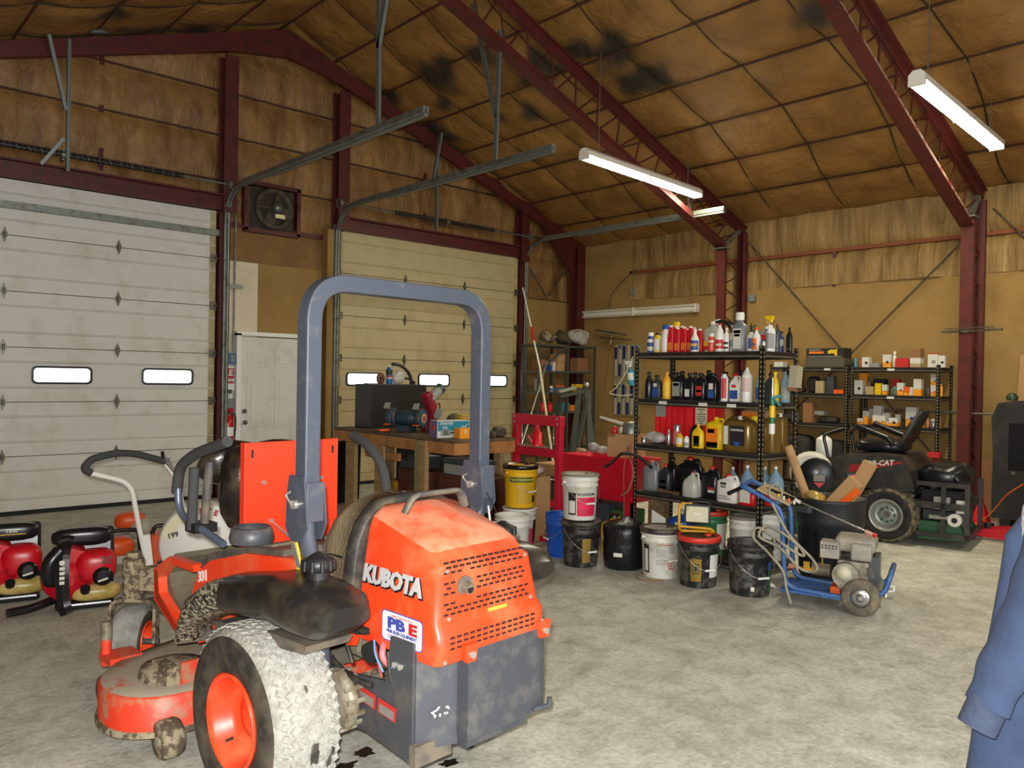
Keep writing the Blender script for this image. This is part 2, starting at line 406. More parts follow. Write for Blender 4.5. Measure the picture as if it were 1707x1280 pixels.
# girts: red horizontal rails
for k, z in enumerate((3.94, 4.5, 5.05)):
    g = G(); xl = max(XL, RX - (RZ - z) / .35 + .15); xr = min(10.3, RX + (RZ - z) / .377 - .15)
    g.box(((xl + xr) / 2, 9.845, z), (xr - xl, .04, .022), m_purl); struct(g, 'trim_%d' % (50 + k))
g = G(); g.box((10.36, 2.6, 3.32), (.06, 11.8, .045), M('girt_rust', (128, 66, 34), .7)); struct(g, 'trim_55')
g = G(); g.box((4.72, 9.78, 3.4), (1.6, .07, .06), m_red); struct(g, 'trim_56')
g = G(); g.box((2.6, 9.84, 4.4), (.05, .04, 1.5), m_red); struct(g, 'trim_57')
g = G(); g.box((7.1, 9.84, 4.35), (.05, .04, 1.5), m_red); struct(g, 'trim_58')
g = G(); g.box((10.36, 5.0, 3.08), (.05, .05, .5), m_red); struct(g, 'trim_59')

# gable frame: rafter, columns, headers
g = G()
g.prism([(RX - 5.9, 3.7), (1.58, 4.70), (4.0, 5.46), (4.7, 5.58), (4.7, 5.93), (RX - 5.9, 3.93)], 9.5, 9.58, m_red, 'Y')
g.prism([(4.7, 5.58), (5.2, 5.5), (5.8, 5.33), (10.3, 3.72), (10.3, 3.92), (4.7, 5.93)], 9.5, 9.58, m_red, 'Y')
struct(g, 'rafter_beam')
def ibeam(g, x, y, z0, z1, w_=.2, d=.2, m=m_red, face='Y'):
    for s in (-1, 1):
        if face == 'Y': g.box((x, y + s * d / 2, (z0 + z1) / 2), (w_, .015, z1 - z0), m)
        else: g.box((x + s * d / 2, y, (z0 + z1) / 2), (.015, w_, z1 - z0), m)
    g.box((x, y, (z0 + z1) / 2), (.012, d, z1 - z0) if face == 'Y' else (d, .012, z1 - z0), m)
for x, z0, z1 in ((3.99, 3.5, 5.42), (5.56, 3.5, 5.38), (8.95, 3.45, 4.3)):
    g = G(); ibeam(g, x, 9.64, z0, z1, .17, .16); struct(g, 'column')
g = G(); ibeam(g, 10.2, 9.56, 0, 3.85, .19, .18); g.prism([(10.1, 3.3), (9.3, 4.08), (10.1, 3.95)], 9.52, 9.6, m_red, 'Y'); struct(g, 'column')
g = G(); g.box((2.1, 9.72, 3.62), (3.7, .14, .17), m_red); g.box((2.1, 9.66, 3.71), (3.7, .2, .02), m_red); struct(g, 'lintel')
g = G(); g.box((7.26, 9.72, 3.6), (3.5, .14, .16), m_red); g.box((7.26, 9.66, 3.69), (3.5, .2, .02), m_red); struct(g, 'lintel')
for x in (5.54, 8.98):
    g = G(); g.box((x, 9.74, 1.75), (.07, .2, 3.5), m_red if x > 6 else m_board2); struct(g, 'door_jamb')
g = G(); g.box((3.93, 9.72, 1.75), (.06, .18, 3.5), m_red); struct(g, 'door_jamb')

# laced frames across the shop
def laced(y, lo, up, colx, ctop, name='truss_rafter'):
    g = G()
    for s in (-1, 1):
        g.bar((lo[0][0], y + s * .022, lo[0][1]), (lo[1][0], y + s * .022, lo[1][1]), .035, .1, m_red if y > 5 else m_redw)
        g.bar((up[0][0], y + s * .022, up[0][1]), (up[1][0], y + s * .022, up[1][1]), .035, .1, m_red)
    for ax, k in ((lo, -1), (up, 1)):
        g.bar((ax[0][0], y, ax[0][1] + k * .05), (ax[1][0], y, ax[1][1] + k * .05), .15, .012, m_red)
    n = 14
    for i in range(n):
        t0, t1 = i / n, (i + .5) / n
        f = lambda t, ax: (ax[0][0] + (ax[1][0] - ax[0][0]) * t, y, ax[0][1] + (ax[1][1] - ax[0][1]) * t)
        g.cyl(f(t0, up), f(t1, lo), .011, m_red, 6); g.cyl(f(t1, lo), f((i + 1) / n, up), .011, m_red, 6)
    struct(g, name)
for y, lo, up, cin, cz in ((6.35, ((4.7, 5.36), (9.76, 3.46)), ((4.7, 5.83), (10.28, 3.72)), 9.74, 3.4), (3.23, ((4.7, 5.56), (9.85, 3.40)), ((4.7, 5.86), (10.28, 3.76)), 9.9, 3.44), (.1, ((4.7, 5.5), (9.85, 3.4)), ((4.7, 5.84), (10.28, 3.76)), 9.9, 3.44)):
    laced(y, lo, up, cin, cz)
    laced(y, ((XL + .4, 3.5), (4.7, lo[0][1])), ((XL + .1, 3.9), (4.7, up[0][1])), 0, 0)
    g = G()
    for s in (-1, 1):
        g.box((cin, y + s * .045, cz / 2), (.05, .045, cz), m_red)
        g.box((10.27, y + s * .045, 1.85), (.05, .045, 3.7), m_red)
    g.box((cin - .02, y, cz / 2), (.012, .12, cz), m_red); g.box((10.3, y, 1.85), (.012, .12, 3.7), m_red)
    g.box((cin - .02, y, cz + .01), (.16, .2, .015), m_galv)
    for k in range(9):
        z = .1 + k * .4
        if z + .4 < cz: g.cyl((cin, y, z), (10.26, y, z + .2), .009, m_red, 6); g.cyl((10.26, y, z + .2), (cin, y, z + .4), .009, m_red, 6)
    g.bar((cin + .02, y, 3.45), (10.2, y, 3.75), .06, .06, m_galv)
    struct(g, 'column')
for (a, b) in (((6.3, 3.6), (3.2, .15)), ((3.25, 3.42), (6.35, .3)), ((3.1, 3.6), (.2, .2)), ((.2, 3.5), (3.1, .3))):
    g = G(); g.cyl((10.29, a[0], a[1]), (10.29, b[0], b[1]), .011, m_dust, 6); struct(g, 'trim_60')
for a, b in (((8.6, 4.4), (9.62, 3.9)),):
    pass
g = G(); g.cyl((9.1, 9.6, 3.35), (9.5, 9.6, 2.9), .02, m_dust, 6); g.cyl((10.05, 9.6, 3.55), (9.55, 9.6, 2.95), .02, m_dust, 6); struct(g, 'trim_61')

# ------------------------------------------------------------------ sectional doors
def diamond(g, x, y, z, m=m_hinge):
    g.prism([(x, z + .085), (x + .032, z), (x, z - .085), (x - .032, z)], y - .012, y, m, 'Y')
    g.cyl((x, y - .02, z - .03), (x, y - .02, z + .03), .013, m, 8)
    g.box((x, y - .013, z), (.03, .012, .02), m)
def section_door(n, x0, x1, m, winx, strut, y=9.72):
    d = thing('door_%d' % n, 'sectional overhead garage door', 'door', (x0, y, 0)); d['kind'] = 'structure'
    del d['label']; del d['category']
    W = x1 - x0; zs = [0.02, .62, 1.195, 1.775, 2.36, 2.945, 3.53]
    for k in range(6):
        a, b = zs[k], zs[k + 1]; h = b - a
        prof = [(0, a + .004), (0, a + .14), (-.012, a + .15), (-.012, a + .156), (0, a + .168), (0, b - .168), (-.012, b - .156), (-.012, b - .15), (0, b - .14), (0, b - .004), (.045, b - .004), (.045, a + .004)]
        g = G(); g.prism(prof, 0, W, m, 'X'); s = g.build('door_section', d)
        for sx in range(1, 4) if k else ():
            pass
    for k in range(1, 6):
        for i in range(1, 3):
            g = G(); diamond(g, W * i / 3, -.002, zs[k]); g.build('hinge', d)
        for xx in (.03, W - .03):
            g = G(); g.box((xx, -.02, zs[k]), (.07, .03, .1), m_hinge); g.cyl((xx, -.03, zs[k]), (xx + (.1 if xx > 1 else -.1), -.03, zs[k]), .016, m_hinge, 8); g.build('roller_hinge', d)
    if strut:
        g = G(); g.box((W / 2, -.03, 3.24), (W + .1, .05, .045), m_galv); g.box((W / 2, -.055, 3.255), (W + .1, .012, .07), m_galv); g.build('strut', d)
    for xx in (.03, W - .035):
        g = G(); g.box((xx, -.004, 1.77), (.07, .012, 3.48), M('stile_yellowed', (184, 172, 118), .5, dirt=.4, dc=(150, 138, 96))); g.build('end_stile', d)
    g = G(); g.box((W / 2, .01, .02), (W, .05, .05), m_rubber); g.build('bottom_seal', d)
    for xc in winx:
        g = G(); o = []; i_ = []
        w2, h2, r = .295, .097, .05
        def rr(w2, h2, r, yy):
            out = []
            for cx, cz, a0 in ((w2 - r, h2 - r, 0), (-(w2 - r), h2 - r, 90), (-(w2 - r), -(h2 - r), 180), (w2 - r, -(h2 - r), 270)):
                for t in range(5): a = R(a0 + t * 22.5); out.append((xc + cx + r * math.cos(a), yy, 1.485 + cz + r * math.sin(a)))
            return out
        g.loft([rr(w2, h2, r, 0), rr(w2, h2, r, -.022), rr(w2 - .018, h2 - .018, r - .012, -.026), rr(w2 - .024, h2 - .024, r - .016, -.006)], m_blackp, cap=False, smooth=False)
        f = g.build('window_frame', d)
        g = G(); g.add(rr(w2 - .022, h2 - .022, r - .015, -.008), [list(range(20))], m_glow); g.build('window_pane', f)
    return d
section_door(1, .55, 3.88, m_door, (3.33 - .55, 2.215 - .55, 1.1 - .55), True)
section_door(2, 5.58, 8.92, m_cream, (6.02 - 5.58, 7.24 - 5.58, 8.43 - 5.58), False)
# opener tracks
m_strap = M('punched_angle_steel', (118, 124, 120), .5, .5)
def track(x, side, zt=3.77, y1=5.5):
    g = G(); pts = arc([(x, 9.6, .05), (x, 9.6, zt), (x, y1, zt)], .42, 8)
    P = [Vector(p) for p in pts]
    for dx in (-.022, .022): g.tube([p + Vector((dx, 0, 0)) for p in P], .008, m_galv, 4, sx=1, sy=2.4)
    g.tube([p + Vector((0, .022, 0)) if p.z < zt - .3 else p + Vector((0, 0, .025)) for p in P], .006, m_galv, 4, sx=4, sy=1)
    q = [Vector((x, 9.6, zt + .03)), Vector((x, y1, zt + .03))]
    g.bar(q[0] + Vector((0, -.4, 0)), q[1], .06, .05, m_galv); g.bar(q[0] + Vector((0, -1.2, -.045)), q[1] + Vector((0, 0, -.045)), .05, .03, m_strap)
    g.bar((x + .03 * side, 9.64, .05), (x + .03 * side, 9.64, zt - .2), .03, .06, m_galv, up=(0, 1, 0))
    t = g.build('door_track'); tag(t, None, None); del t['label']; del t['category']; t['kind'] = 'structure'
    g = G()
    return t
for x, s in ((.48, -1), (3.97, 1), (5.5, -1), (9.02, 1)): track(x, s, y1=5.85 if x > 9 else 5.5)
m_strap = M('punched_angle_steel', (118, 124, 120), .5, .5)
def struts(*segs):
    g = G()
    for a, b in segs: g.bar(a, b, .035, .035, m_strap, up=(0, 1, 0)); g.bar((a[0] - .015, a[1], a[2]), (b[0] - .015, b[1], b[2]), .004, .05, m_strap, up=(0, 1, 0))
    struct(g, 'trim_70')
struts(((4.0, 6.28, 3.8), (4.0, 6.31, ceil_z(4))), ((4.0, 6.3, 4.55), (4.0, 5.95, ceil_z(4))))
struts(((5.55, 6.42, 3.8), (5.55, 6.38, ceil_z(5.55) - .5)), ((5.55, 6.42, 4.3), (5.55, 6.85, ceil_z(5.55) - .03)))
struts(((9.02, 6.4, 3.8), (9.02, 6.4, ceil_z(9.02))))
struts(((7.08, 9.5, 3.7), (7.08, 9.5, 5.05)), ((7.0, 9.5, 4.4), (7.0, 9.3, 5.08)))
struts(((2.19, 9.5, 3.66), (2.19, 9.5, 5.06)), ((2.16, 9.48, 4.3), (1.95, 9.3, 5.0)), ((1.9, 9.45, 5.05), (2.6, 9.45, 5.25)), ((2.15, 9.5, 4.0), (1.95, 9.55, 3.7)))
def spring(x0, x1, z, xa, xb):
    d = bpy.data.objects.new('torsion_spring', None); COL.objects.link(d); d['kind'] = 'structure'
    g = G(); g.cyl((xa, 9.55, z), (xb, 9.55, z), .012, m_galv, 8); g.build('shaft', d)
    n = int((x1 - x0) / .012); g = G(); g.cyl((x0, 9.55, z), (x1, 9.55, z), .026, m_blackp, 10)
    g.tube([(x0 + (x1 - x0) * i / 400, 9.55 + .03 * math.cos(i * .7), z + .03 * math.sin(i * .7)) for i in range(401)], .006, m_dust, 5); g.build('coil', d)
    g = G()
    if z < 3.85:
        g.tube([(x0 + (x1 - x0) * i / 260, 9.55 + .037 * math.cos(i * .55), z + .037 * math.sin(i * .55)) for i in range(261)], .004, m_galv, 4)
        g.build('painted_stripe', d)
    for x in (xa, xb, (x0 + x1) / 2):
        g = G(); g.cyl((x - .02, 9.55, z), (x + .02, 9.55, z), .06 if x in (xa, xb) else .04, m_galv, 12); g.box((x, 9.6, z), (.02, .1, .12), m_galv); g.build('bracket', d)
spring(.9, 3.42, 3.84, .5, 3.97)
spring(6.39, 8.25, 3.865, 5.5, 9.02)

# ------------------------------------------------------------------ entry door
d = bpy.data.objects.new('door_3', None); COL.objects.link(d); d['kind'] = 'structure'; d.location = (4.2, 9.74, 0)
g = G(); g.box((.44, 0, 1.0), (.86, .045, 2.0), m_door)
for (a, b) in ((.1, .4), (.48, .78)):
    for z0, z1 in ((.2, .72), (.86, 1.52), (1.62, 1.84)):
        g.span((a, -.03, z0), (b, -.02, z1), m_door); g.span((a + .05, -.036, z0 + .05), (b - .05, -.03, z1 - .05), m_door)
g.build('door_leaf', d, bevel=.006)
g = G()
for x in (-.02, .9): g.box((x, -.01, 1.02), (.06, .1, 2.04), m_white)
g.box((.44, -.01, 2.04), (.98, .1, .05), m_white); g.build('door_frame', d)
g = G(); g.sphere((.07, -.07, .92), .03, m_hinge); g.cyl((.07, -.07, .92), (.07, 0, .92), .012, m_hinge); g.build('door_knob', d)
g = G(); g.cyl((.07, -.05, 1.06), (.07, -.02, 1.06), .028, m_hinge); g.build('deadbolt', d)

# ------------------------------------------------------------------ wall fan
t = thing('wall_fan', 'round dark dusty exhaust fan set high in the gable wall between the garage doors', 'fan', (4.62, 9.76, 3.66))
g = G(); 
for s in (-1, 1): g.box((s * .36, 0, 0), (.05, .1, .62), m_red); g.box((0, 0, s * .3), (.76, .1, .05), m_red)
g.build('mounting_frame', t)
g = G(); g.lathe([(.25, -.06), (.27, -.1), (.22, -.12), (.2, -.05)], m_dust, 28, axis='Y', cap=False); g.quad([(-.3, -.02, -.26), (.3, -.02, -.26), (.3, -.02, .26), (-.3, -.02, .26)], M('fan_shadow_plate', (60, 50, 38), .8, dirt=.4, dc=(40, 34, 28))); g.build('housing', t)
for k in range(4):
    a = k * PI / 2 + .4; g = G(); g.T = Matrix.Rotation(a, 4, 'Y'); g.box((.12, -.09, 0), (.19, .008, .13), m_dust, rot=(R(28), 0, 0)); g.build('blade', t)
g = G(); g.lathe([(.07, -.12), (.08, -.2), (.05, -.24), (.01, -.245)], M('fan_motor', (105, 108, 104), .4, .6), 16, axis='Y'); g.build('motor', t)
g = G(); g.box((.0, -.245, -.12), (.13, .01, .05), M('cream_label', (226, 216, 160), .5)); g.bar((-.24, -.11, 0), (.24, -.11, 0), .02, .03, m_dust); g.build('label_plate', t)

# ------------------------------------------------------------------ fire extinguisher corner
m_sign = M('sign_red', (178, 30, 34), .4); m_signw = M('sign_white', (236, 232, 226), .4)
t = thing('fire_sign', 'white and red FIRE EXTINGUISHER sign on the wall beside the entry door', 'sign', (4.03, 9.76, 1.47))
g = G(); g.box((0, 0, 0), (.25, .01, .3), m_signw); g.box((0, -.006, .035), (.235, .004, .19), m_sign); g.build('sign_plate', t)
g = G(); g.text('FIRE', .11, m_signw, TR((.01, -.012, .07), R(90)), sx=.95, bold=.003); g.text('EXTINGUISHER', .05, m_signw, TR((.01, -.012, -.02), R(90)), sx=.68, bold=.002); g.build('lettering', t)
g = G(); g.prism([(-.03, -.1), (.03, -.1), (0, -.135)], -.012, -.006, m_sign, 'Y'); g.build('arrow', t)
t = thing('notice_sign', 'small green and white notice sign under the fire sign', 'sign', (4.03, 9.76, 1.26))
g = G(); g.box((0, 0, 0), (.2, .01, .14), m_signw); g.box((0, -.006, .04), (.19, .004, .04), M('sign_green', (60, 100, 62), .5)); g.build('sign_plate', t)
g = G()
for k, w_ in enumerate((.13, .15, .12)): g.box((0, -.007, .0 - k * .022), (w_, .003, .009), M('sign_grey_print', (110, 112, 108), .6))
g.build('print', t)
t = thing('extinguisher_board', 'red backboard behind the fire extinguisher', 'board', (4.04, 9.76, .8))
g = G(); g.box((0, 0, 0), (.24, .02, .62), m_sign); g.build('backboard', t)
m_ext = M('extinguisher_red', (190, 24, 28), .25)
t = thing('fire_extinguisher', 'red fire extinguisher hanging on its red backboard beside the entry door', 'fire extinguisher', (4.04, 9.66, .62))
g = G(); g.lathe([(.06, 0), (.068, .02), (.068, .3), (.055, .35), (.025, .375), (.02, .4)], m_ext, 20); g.build('cylinder', t)
g = G(); g.lathe([(.0688, .14), (.0688, .25)], m_signw, 20, cap=False); g.build('label_band', t)
g = G(); g.box((0, -.02, .44), (.02, .12, .015), m_ext); g.box((0, -.03, .415), (.02, .1, .012), m_galv); g.cyl((0, 0, .395), (0, 0, .44), .014, m_galv); g.build('valve_handle', t)
g = G(); g.tube(spline([(.02, 0, .41), (.08, -.02, .4), (.09, -.02, .25), (.078, -.01, .12)]), .009, m_blackp, 8); g.build('hose', t)
g = G(); g.box((0, .075, .2), (.05, .03, .3), m_galv); g.build('wall_hook', t)
m_jbox = M('grey_box_paint', (120, 124, 118), .5)
t = thing('junction_box', 'small grey electrical box above the extinguisher', 'electrical box', (4.1, 9.76, 1.16))
g = G(); g.box((0, -.02, 0), (.1, .06, .12), m_jbox); g.build('box_body', t, bevel=.005)
t = thing('switch_box', 'blue switch box at the lower end of the conduit beside the entry door', 'switch', (4.1, 9.76, 1.72))
g = G(); g.box((0, -.03, 0), (.1, .08, .14), M('box_blue', (52, 104, 150), .45)); g.box((0, -.075, 0), (.06, .01, .1), m_jbox); g.build('box_body', t, bevel=.005)
g = G(); g.cyl((4.12, 9.72, 1.8), (4.13, 9.72, 3.62), .012, m_galv, 8); g.box((4.12, 9.7, 2.62), (.2, .04, .05), m_galv)
tag(g.build('conduit_pipe'), 'thin metal conduit running up the wall from the blue switch box', 'pipe')

# ------------------------------------------------------------------ fluorescent strips
m_tube = M('lit_tube', (255, 250, 226), .3, emit=34)
m_fix = M('fixture_white', (230, 226, 212), .4)
def strip(label, c, rz, lit=True, n=2):
    t = thing('strip_light', label, 'light', c, rz)
    g = G(); g.box((0, 0, 0), (2.44, .13, .05), m_fix); g.prism([(-.065, .025), (.065, .025), (.03, .06), (-.03, .06)], -1.22, 1.22, m_fix, 'X'); g.build('housing', t)
    for s in (-1, 1):
        for k in (-1, 1):
            g = G(); g.cyl((k * .02, s * .042, -.045), (k * 1.19, s * .042, -.045), .019, m_tube if lit else M('unlit_tube', (206, 200, 180), .3), 10); g.build('tube', t)
    for k in (-1.21, 0, 1.21):
        g = G(); g.box((k, 0, -.04), (.03, .13, .05), m_fix); g.build('lamp_holder', t)
    if lit:
        for k in (-1, 1):
            g = G(); g.cyl((k * .95, 0, .05), (k * .95, 0, ceil_z(c[0] + k * .95 * math.cos(rz)) - c[2] - .05), .004, m_galv, 6); g.build('hanging_rod', t)
        l = light('strip_lamp', 'AREA', (0, 0, -.09), 58, (1.0, .92, .68), (0, 0, 0), 2.35, .11); l.parent = t
    return t
strip('lit fluorescent strip light above the loaded near shelf rack', (7.66, 6.07, 4.02), R(4.4))
strip('lit fluorescent strip light by the roof frame at the right edge', (7.92, 2.66, 4.02), R(3.2))
t = strip('unlit fluorescent strip light fixed on the tan board wall', (10.3, 8.34, 2.66), R(90), False)
t.rotation_euler = (R(90), 0, R(90))

# oil stains
m_oil = M('oil', (34, 30, 26), .3)
def blot(x, y, r, sx, sy, seed, label):
    g = G(); random.seed(seed); pts = []
    for k in range(26):
        a = 2 * PI * k / 26; q = r * (.75 + .5 * noise.noise(Vector((math.cos(a) * 1.8, math.sin(a) * 1.8, seed))) + random.uniform(-.1, .1))
        pts.append((x + q * sx * math.cos(a), y + q * sy * math.sin(a), .0025))
    g.add(pts, [list(range(26))], m_oil); tag(g.build('oil_stain'), label, 'stain')
blot(1.76, 2.79, .055, 1, .9, 1, 'wet black oil spot on the concrete just behind the orange mower, right one')
blot(1.63, 2.74, .06, 1.2, .7, 2, 'wet black oil spot on the concrete just behind the near rear tyre')
blot(1.97, 2.5, .045, 1.2, .7, 3, 'wet black oil spot at the bottom edge of the view, nearest the camera')
blot(2.12, 2.55, .02, 1, .8, 4, 'tiny wet oil spot at the bottom edge of the view')
# ------------------------------------------------------------------ the orange zero-turn mower
m_or = M('mower_orange', (240, 66, 28), .38, dirt=.3, dc=(226, 110, 72), ds=4)
m_ord = M('mower_orange_dusty', (236, 84, 46), .55, dirt=.5, dc=(214, 132, 100), ds=7)
m_orp = M('plate_orange', (246, 62, 30), .4)
m_gr = M('mower_grey', (66, 69, 75), .42, dirt=.3, dc=(98, 96, 92), ds=9)
m_grd = M('mower_grey_dusty', (66, 66, 68), .6, dirt=.45, dc=(110, 100, 84), ds=8)
m_rops = M('rops_grey', (68, 74, 84), .32, dirt=.2, dc=(96, 96, 96), ds=12)
m_scr = M('dusty_screen', (112, 98, 72), .85, dirt=.4, dc=(138, 124, 92), ds=6, bump=.3, bs=90)
m_tank = M('tank_black', (30, 29, 28), .28, dirt=.35, dc=(60, 54, 44), ds=7)
m_tankd = M('tank_dried_grass', (36, 34, 31), .45, dirt=.36, dc=(178, 170, 146), ds=95, edge=.22, stretch=(1, .35, 1))
m_side = M('tyre_sidewall', (38, 35, 31), .75, dirt=.4, dc=(84, 76, 62), ds=9)
m_tread = M('tyre_dusted', (156, 155, 146), .9, dirt=.4, dc=(136, 134, 124), ds=30, bump=.5, bs=60)
m_alu = M('cast_aluminium', (150, 144, 126), .5, .35, dirt=.4, dc=(112, 100, 78), ds=14)
m_deck = M('deck_dusty', (214, 62, 36), .5, dirt=.3, dc=(170, 120, 92), ds=9, edge=.3)
m_deckt = M('deck_top_dirt', (186, 78, 50), .8, dirt=.62, dc=(164, 154, 134), ds=8, edge=.3)
m_mat = M('dusty_rubber_mat', (92, 84, 70), .9, dirt=.4, dc=(112, 102, 82), ds=10)
m_foam = M('foam_grip', (58, 58, 58), .9)
m_bolt = M('zinc_bolt', (200, 198, 188), .3, .7)
m_brown = M('caked_mud_steel', (86, 74, 58), .9, dirt=.4, dc=(150, 138, 112), ds=22, edge=.2)
MO = thing('riding_mower', 'orange zero-turn riding mower with grey roll bar parked in the middle of the floor', 'mower', (1.772, 2.730, 0), R(4))

def tyre(rad, w_, rin, n=48, tread=m_tread, side=m_side, lug=True, lugn=30):
    """tyre about the local X axis, centred at the origin"""
    g = G(); h = w_ / 2
    prof = [(rin, -h * .86), (rin + (rad - rin) * .35, -h * 1.0), (rin + (rad - rin) * .6, -h), (rad - .035, -h * .93), (rad - .014, -h * .78), (rad - .002, -h * .5), (rad + .002, 0), (rad - .002, h * .5), (rad - .014, h * .78), (rad - .035, h * .93), (rin + (rad - rin) * .6, h), (rin + (rad - rin) * .35, h * 1.0), (rin, h * .86)]
    g.lathe(prof, tread, n, axis='X', cap=False, mfun=lambda i, k: side if (i < 3 or i > 8) else tread)
    if lug and lugn > 4:
        rows = 8
        for i in range(lugn * 1):
            for j in range(rows):
                a = 2 * PI * (i + .5 * (j % 2)) / lugn; x = (j - (rows - 1) / 2) * w_ * .82 / rows
                c, s = math.cos(a), math.sin(a); rr = rad + .0005 - (.008 if j in (0, rows - 1) else 0)
                T = Matrix.Translation((x, c * rr, s * rr)) @ Matrix.Rotation(a - PI / 2, 4, 'X') @ Matrix.Rotation(R(28 if j % 2 else -28), 4, 'Z')
                o = g.T; g.T = o @ T; g.box((0, 0, 0), (w_ / rows * .7, 2 * PI * rad / lugn * .6, .0045), tread, taper=.85); g.T = o
    return g
def wheel(parent, x, y, z, rad, w_, rin, out, rimm, tread=m_tread, side=m_side, lugn=30, name='rear_wheel', plain=False):
    g = tyre(rad, w_, rin, tread=tread, side=side, lugn=lugn); t = g.build('tyre', parent, loc=(x, y, z))
    g = G(); s = out; h = w_ / 2
    g.lathe([(rin + .0, s * h * .80), (rin + .014, s * h * .98), (rin + .006, s * h * 1.0), (rin - .012, s * h * .88), (rin - .02, s * h * .45), (rin * .72, s * h * .22), (rin * .5, s * h * .26), (rin * .45, s * h * .38), (.045, s * h * .40), (.001, s * h * .40)], rimm, 32, axis='X', cap=False)
    if plain: g.cyl((s * h * .5, .09, -.1), (s * h * .7, .095, -.105), .006, m_blackp, 6)
    else: g.cyl((s * h * .34, 0, 0), (s * h * .5, 0, 0), .03, m_grd, 12)
    for k in range(0 if plain else 5):
        a = 2 * PI * k / 5; g.cyl((s * h * .36, .058 * math.cos(a), .058 * math.sin(a)), (s * h * .46, .058 * math.cos(a), .058 * math.sin(a)), .009, m_bolt, 6)
    g.build('rim', t)
    return t
for s in (-1, 1):
    t = wheel(MO, s * .5, 0, .33, .33, .27, .158, s, m_or, lugn=56, plain=True)
# clean dark patches on the dust of the near tyre are drawn as thin scabs of bare rubber
g = G()
for (a, x, r_, sd) in ((96, .03, .035, 1), (118, .03, .03, 5), (104, .09, .02, 8), (98, .10, .016, 9), (60, .02, .012, 11)):
    pts = []
    for k in range(14):
        q = 2 * PI * k / 14; rr = r_ * (.8 + .55 * noise.noise(Vector((math.cos(q) * 2, math.sin(q) * 2, sd)))); aa = R(a + 90) + rr * math.sin(q) * 1.3 / .33
        pts.append((x - .03 + rr * math.cos(q) * .6, .3395 * math.cos(aa), .3395 * math.sin(aa)))
    g.add(pts, [list(range(14))], m_side)
o_ = g.build('bare_rubber_patch', MO, loc=(-.5, 0, .33)); o_['kind'] = 'stuff'

# frame, hydro units, engine bay
m_fr = M('frame_grey', (60, 62, 67), .5, dirt=.25, dc=(84, 80, 74), ds=9)
g = G()
for s in (-1, 1):
    g.prism([(.55, .30), (.1, .25), (-.3, .29), (-.56, .26), (-.56, .66), (-.44, .66), (-.42, .50), (-.2, .47), (.1, .47), (.55, .42)], s * .27 - .006, s * .27 + .006, m_fr, 'X')
g.box((0, .3, .34), (.5, .06, .08), m_grd); g.box((0, .95, .36), (.56, 1.2, .06), m_grd)
g.box((0, -.3, .30), (.5, .5, .02), m_grd)
g.build('frame', MO, bevel=.004)
g = G()
g.box((.055, -.645, .49), (.36, .05, .33), m_gr)
g.prism([(-.12, -.615), (-.26, -.56), (-.26, -.5), (-.12, -.58)], .30, .66, m_gr, 'Z')
g.prism([(.235, -.67), (.27, -.66), (.28, -.5), (.26, -.5), (.235, -.6)], .33, .66, m_gr, 'Z')
g.box((.05, -.60, .31), (.30, .08, .05), m_gr); g.box((-.2, -.57, .29), (.16, .03, .07), m_grd)
g.tube(arc([(.2, -.67, .34), (.27, -.69, .34), (.27, -.69, .37)], .01, 3), .01, m_gr, 8)
g.build('rear_guard_plate', MO, bevel=.008)
for p in ((-.273, -.47, .57), (-.273, -.5, .57), (-.273, -.13, .42), (-.273, -.13, .39)):
    g = G(); g.cyl(p, (p[0] - .012, p[1], p[2]), .011, m_bolt, 6); g.build('bolt', MO)
g = G(); T = Matrix(); g.T = Matrix.Translation((-.279, -.32, .415)) @ Matrix.Rotation(R(6), 4, 'X')
m_decal = M('decal_red', (176, 40, 36), .5)
m_grey2 = M('decal_grey', (120, 116, 110), .6)
for y, w_, m in ((.125, .03, m_signw), (.02, .13, m_decal), (-.11, .1, m_decal)): g.box((0, y, 0), (.002, w_, .055 if w_ < .05 else .05), m)
g.box((0, .02, -.006), (.004, .11, .03), m_grey2); g.box((0, -.11, -.006), (.004, .08, .03), m_grey2)
g.box((0, .125, .002), (.004, .018, .03), m_decal)
g.build('warning_decal', MO)
g = G(); random.seed(4)
for k in range(9):
    o_ = (random.uniform(-.03, .03), -.002, random.uniform(-.016, .016)); T_ = TR((-.19, -.603, .43), 0, 0, R(-24)); g.cyl(T_ @ Vector(o_), T_ @ Vector((o_[0] + random.uniform(-.02, .02), -.002, o_[2] + random.uniform(-.012, .012))), .003, m_signw, 5)
g.build('white_marking', MO)
for s, hy, hz in ((-1, -.02, .33), (1, -.02, .33), (-1, -.2, .385)):
    g = G(); g.T = Matrix.Translation((s * (.33 if hy > -.1 else .315), hy, hz)) @ Matrix.Scale(1 if hy > -.1 else .8, 4)
    g.lathe([(.03, -s * .03), (.12, -s * .03), (.14, 0), (.13, s * .03), (.05, s * .05)], m_alu, 28, axis='X')
    for k in range(15):
        a = 2 * PI * k / 15; g.box((0, .132 * math.cos(a), .132 * math.sin(a)), (.09, .02, .012), m_alu, rot=(a + PI / 2, 0, 0))
    g.build('hydro_motor', MO)
g = G(); g.box((0, -.25, .56), (.34, .46, .16), m_alu); g.box((-.1, -.2, .66), (.2, .3, .06), m_grd)
for k in range(7): g.box((-.175, -.12 - k * .03, .56), (.02, .008, .12), m_alu)
g.cyl((-.16, -.4, .5), (-.22, -.4, .5), .05, m_alu, 14); g.build('engine_block', MO, bevel=.01)
g = G(); g.cyl((-.19, -.31, .585), (-.285, -.33, .575), .036, m_blackp, 18); g.build('oil_filter', MO)
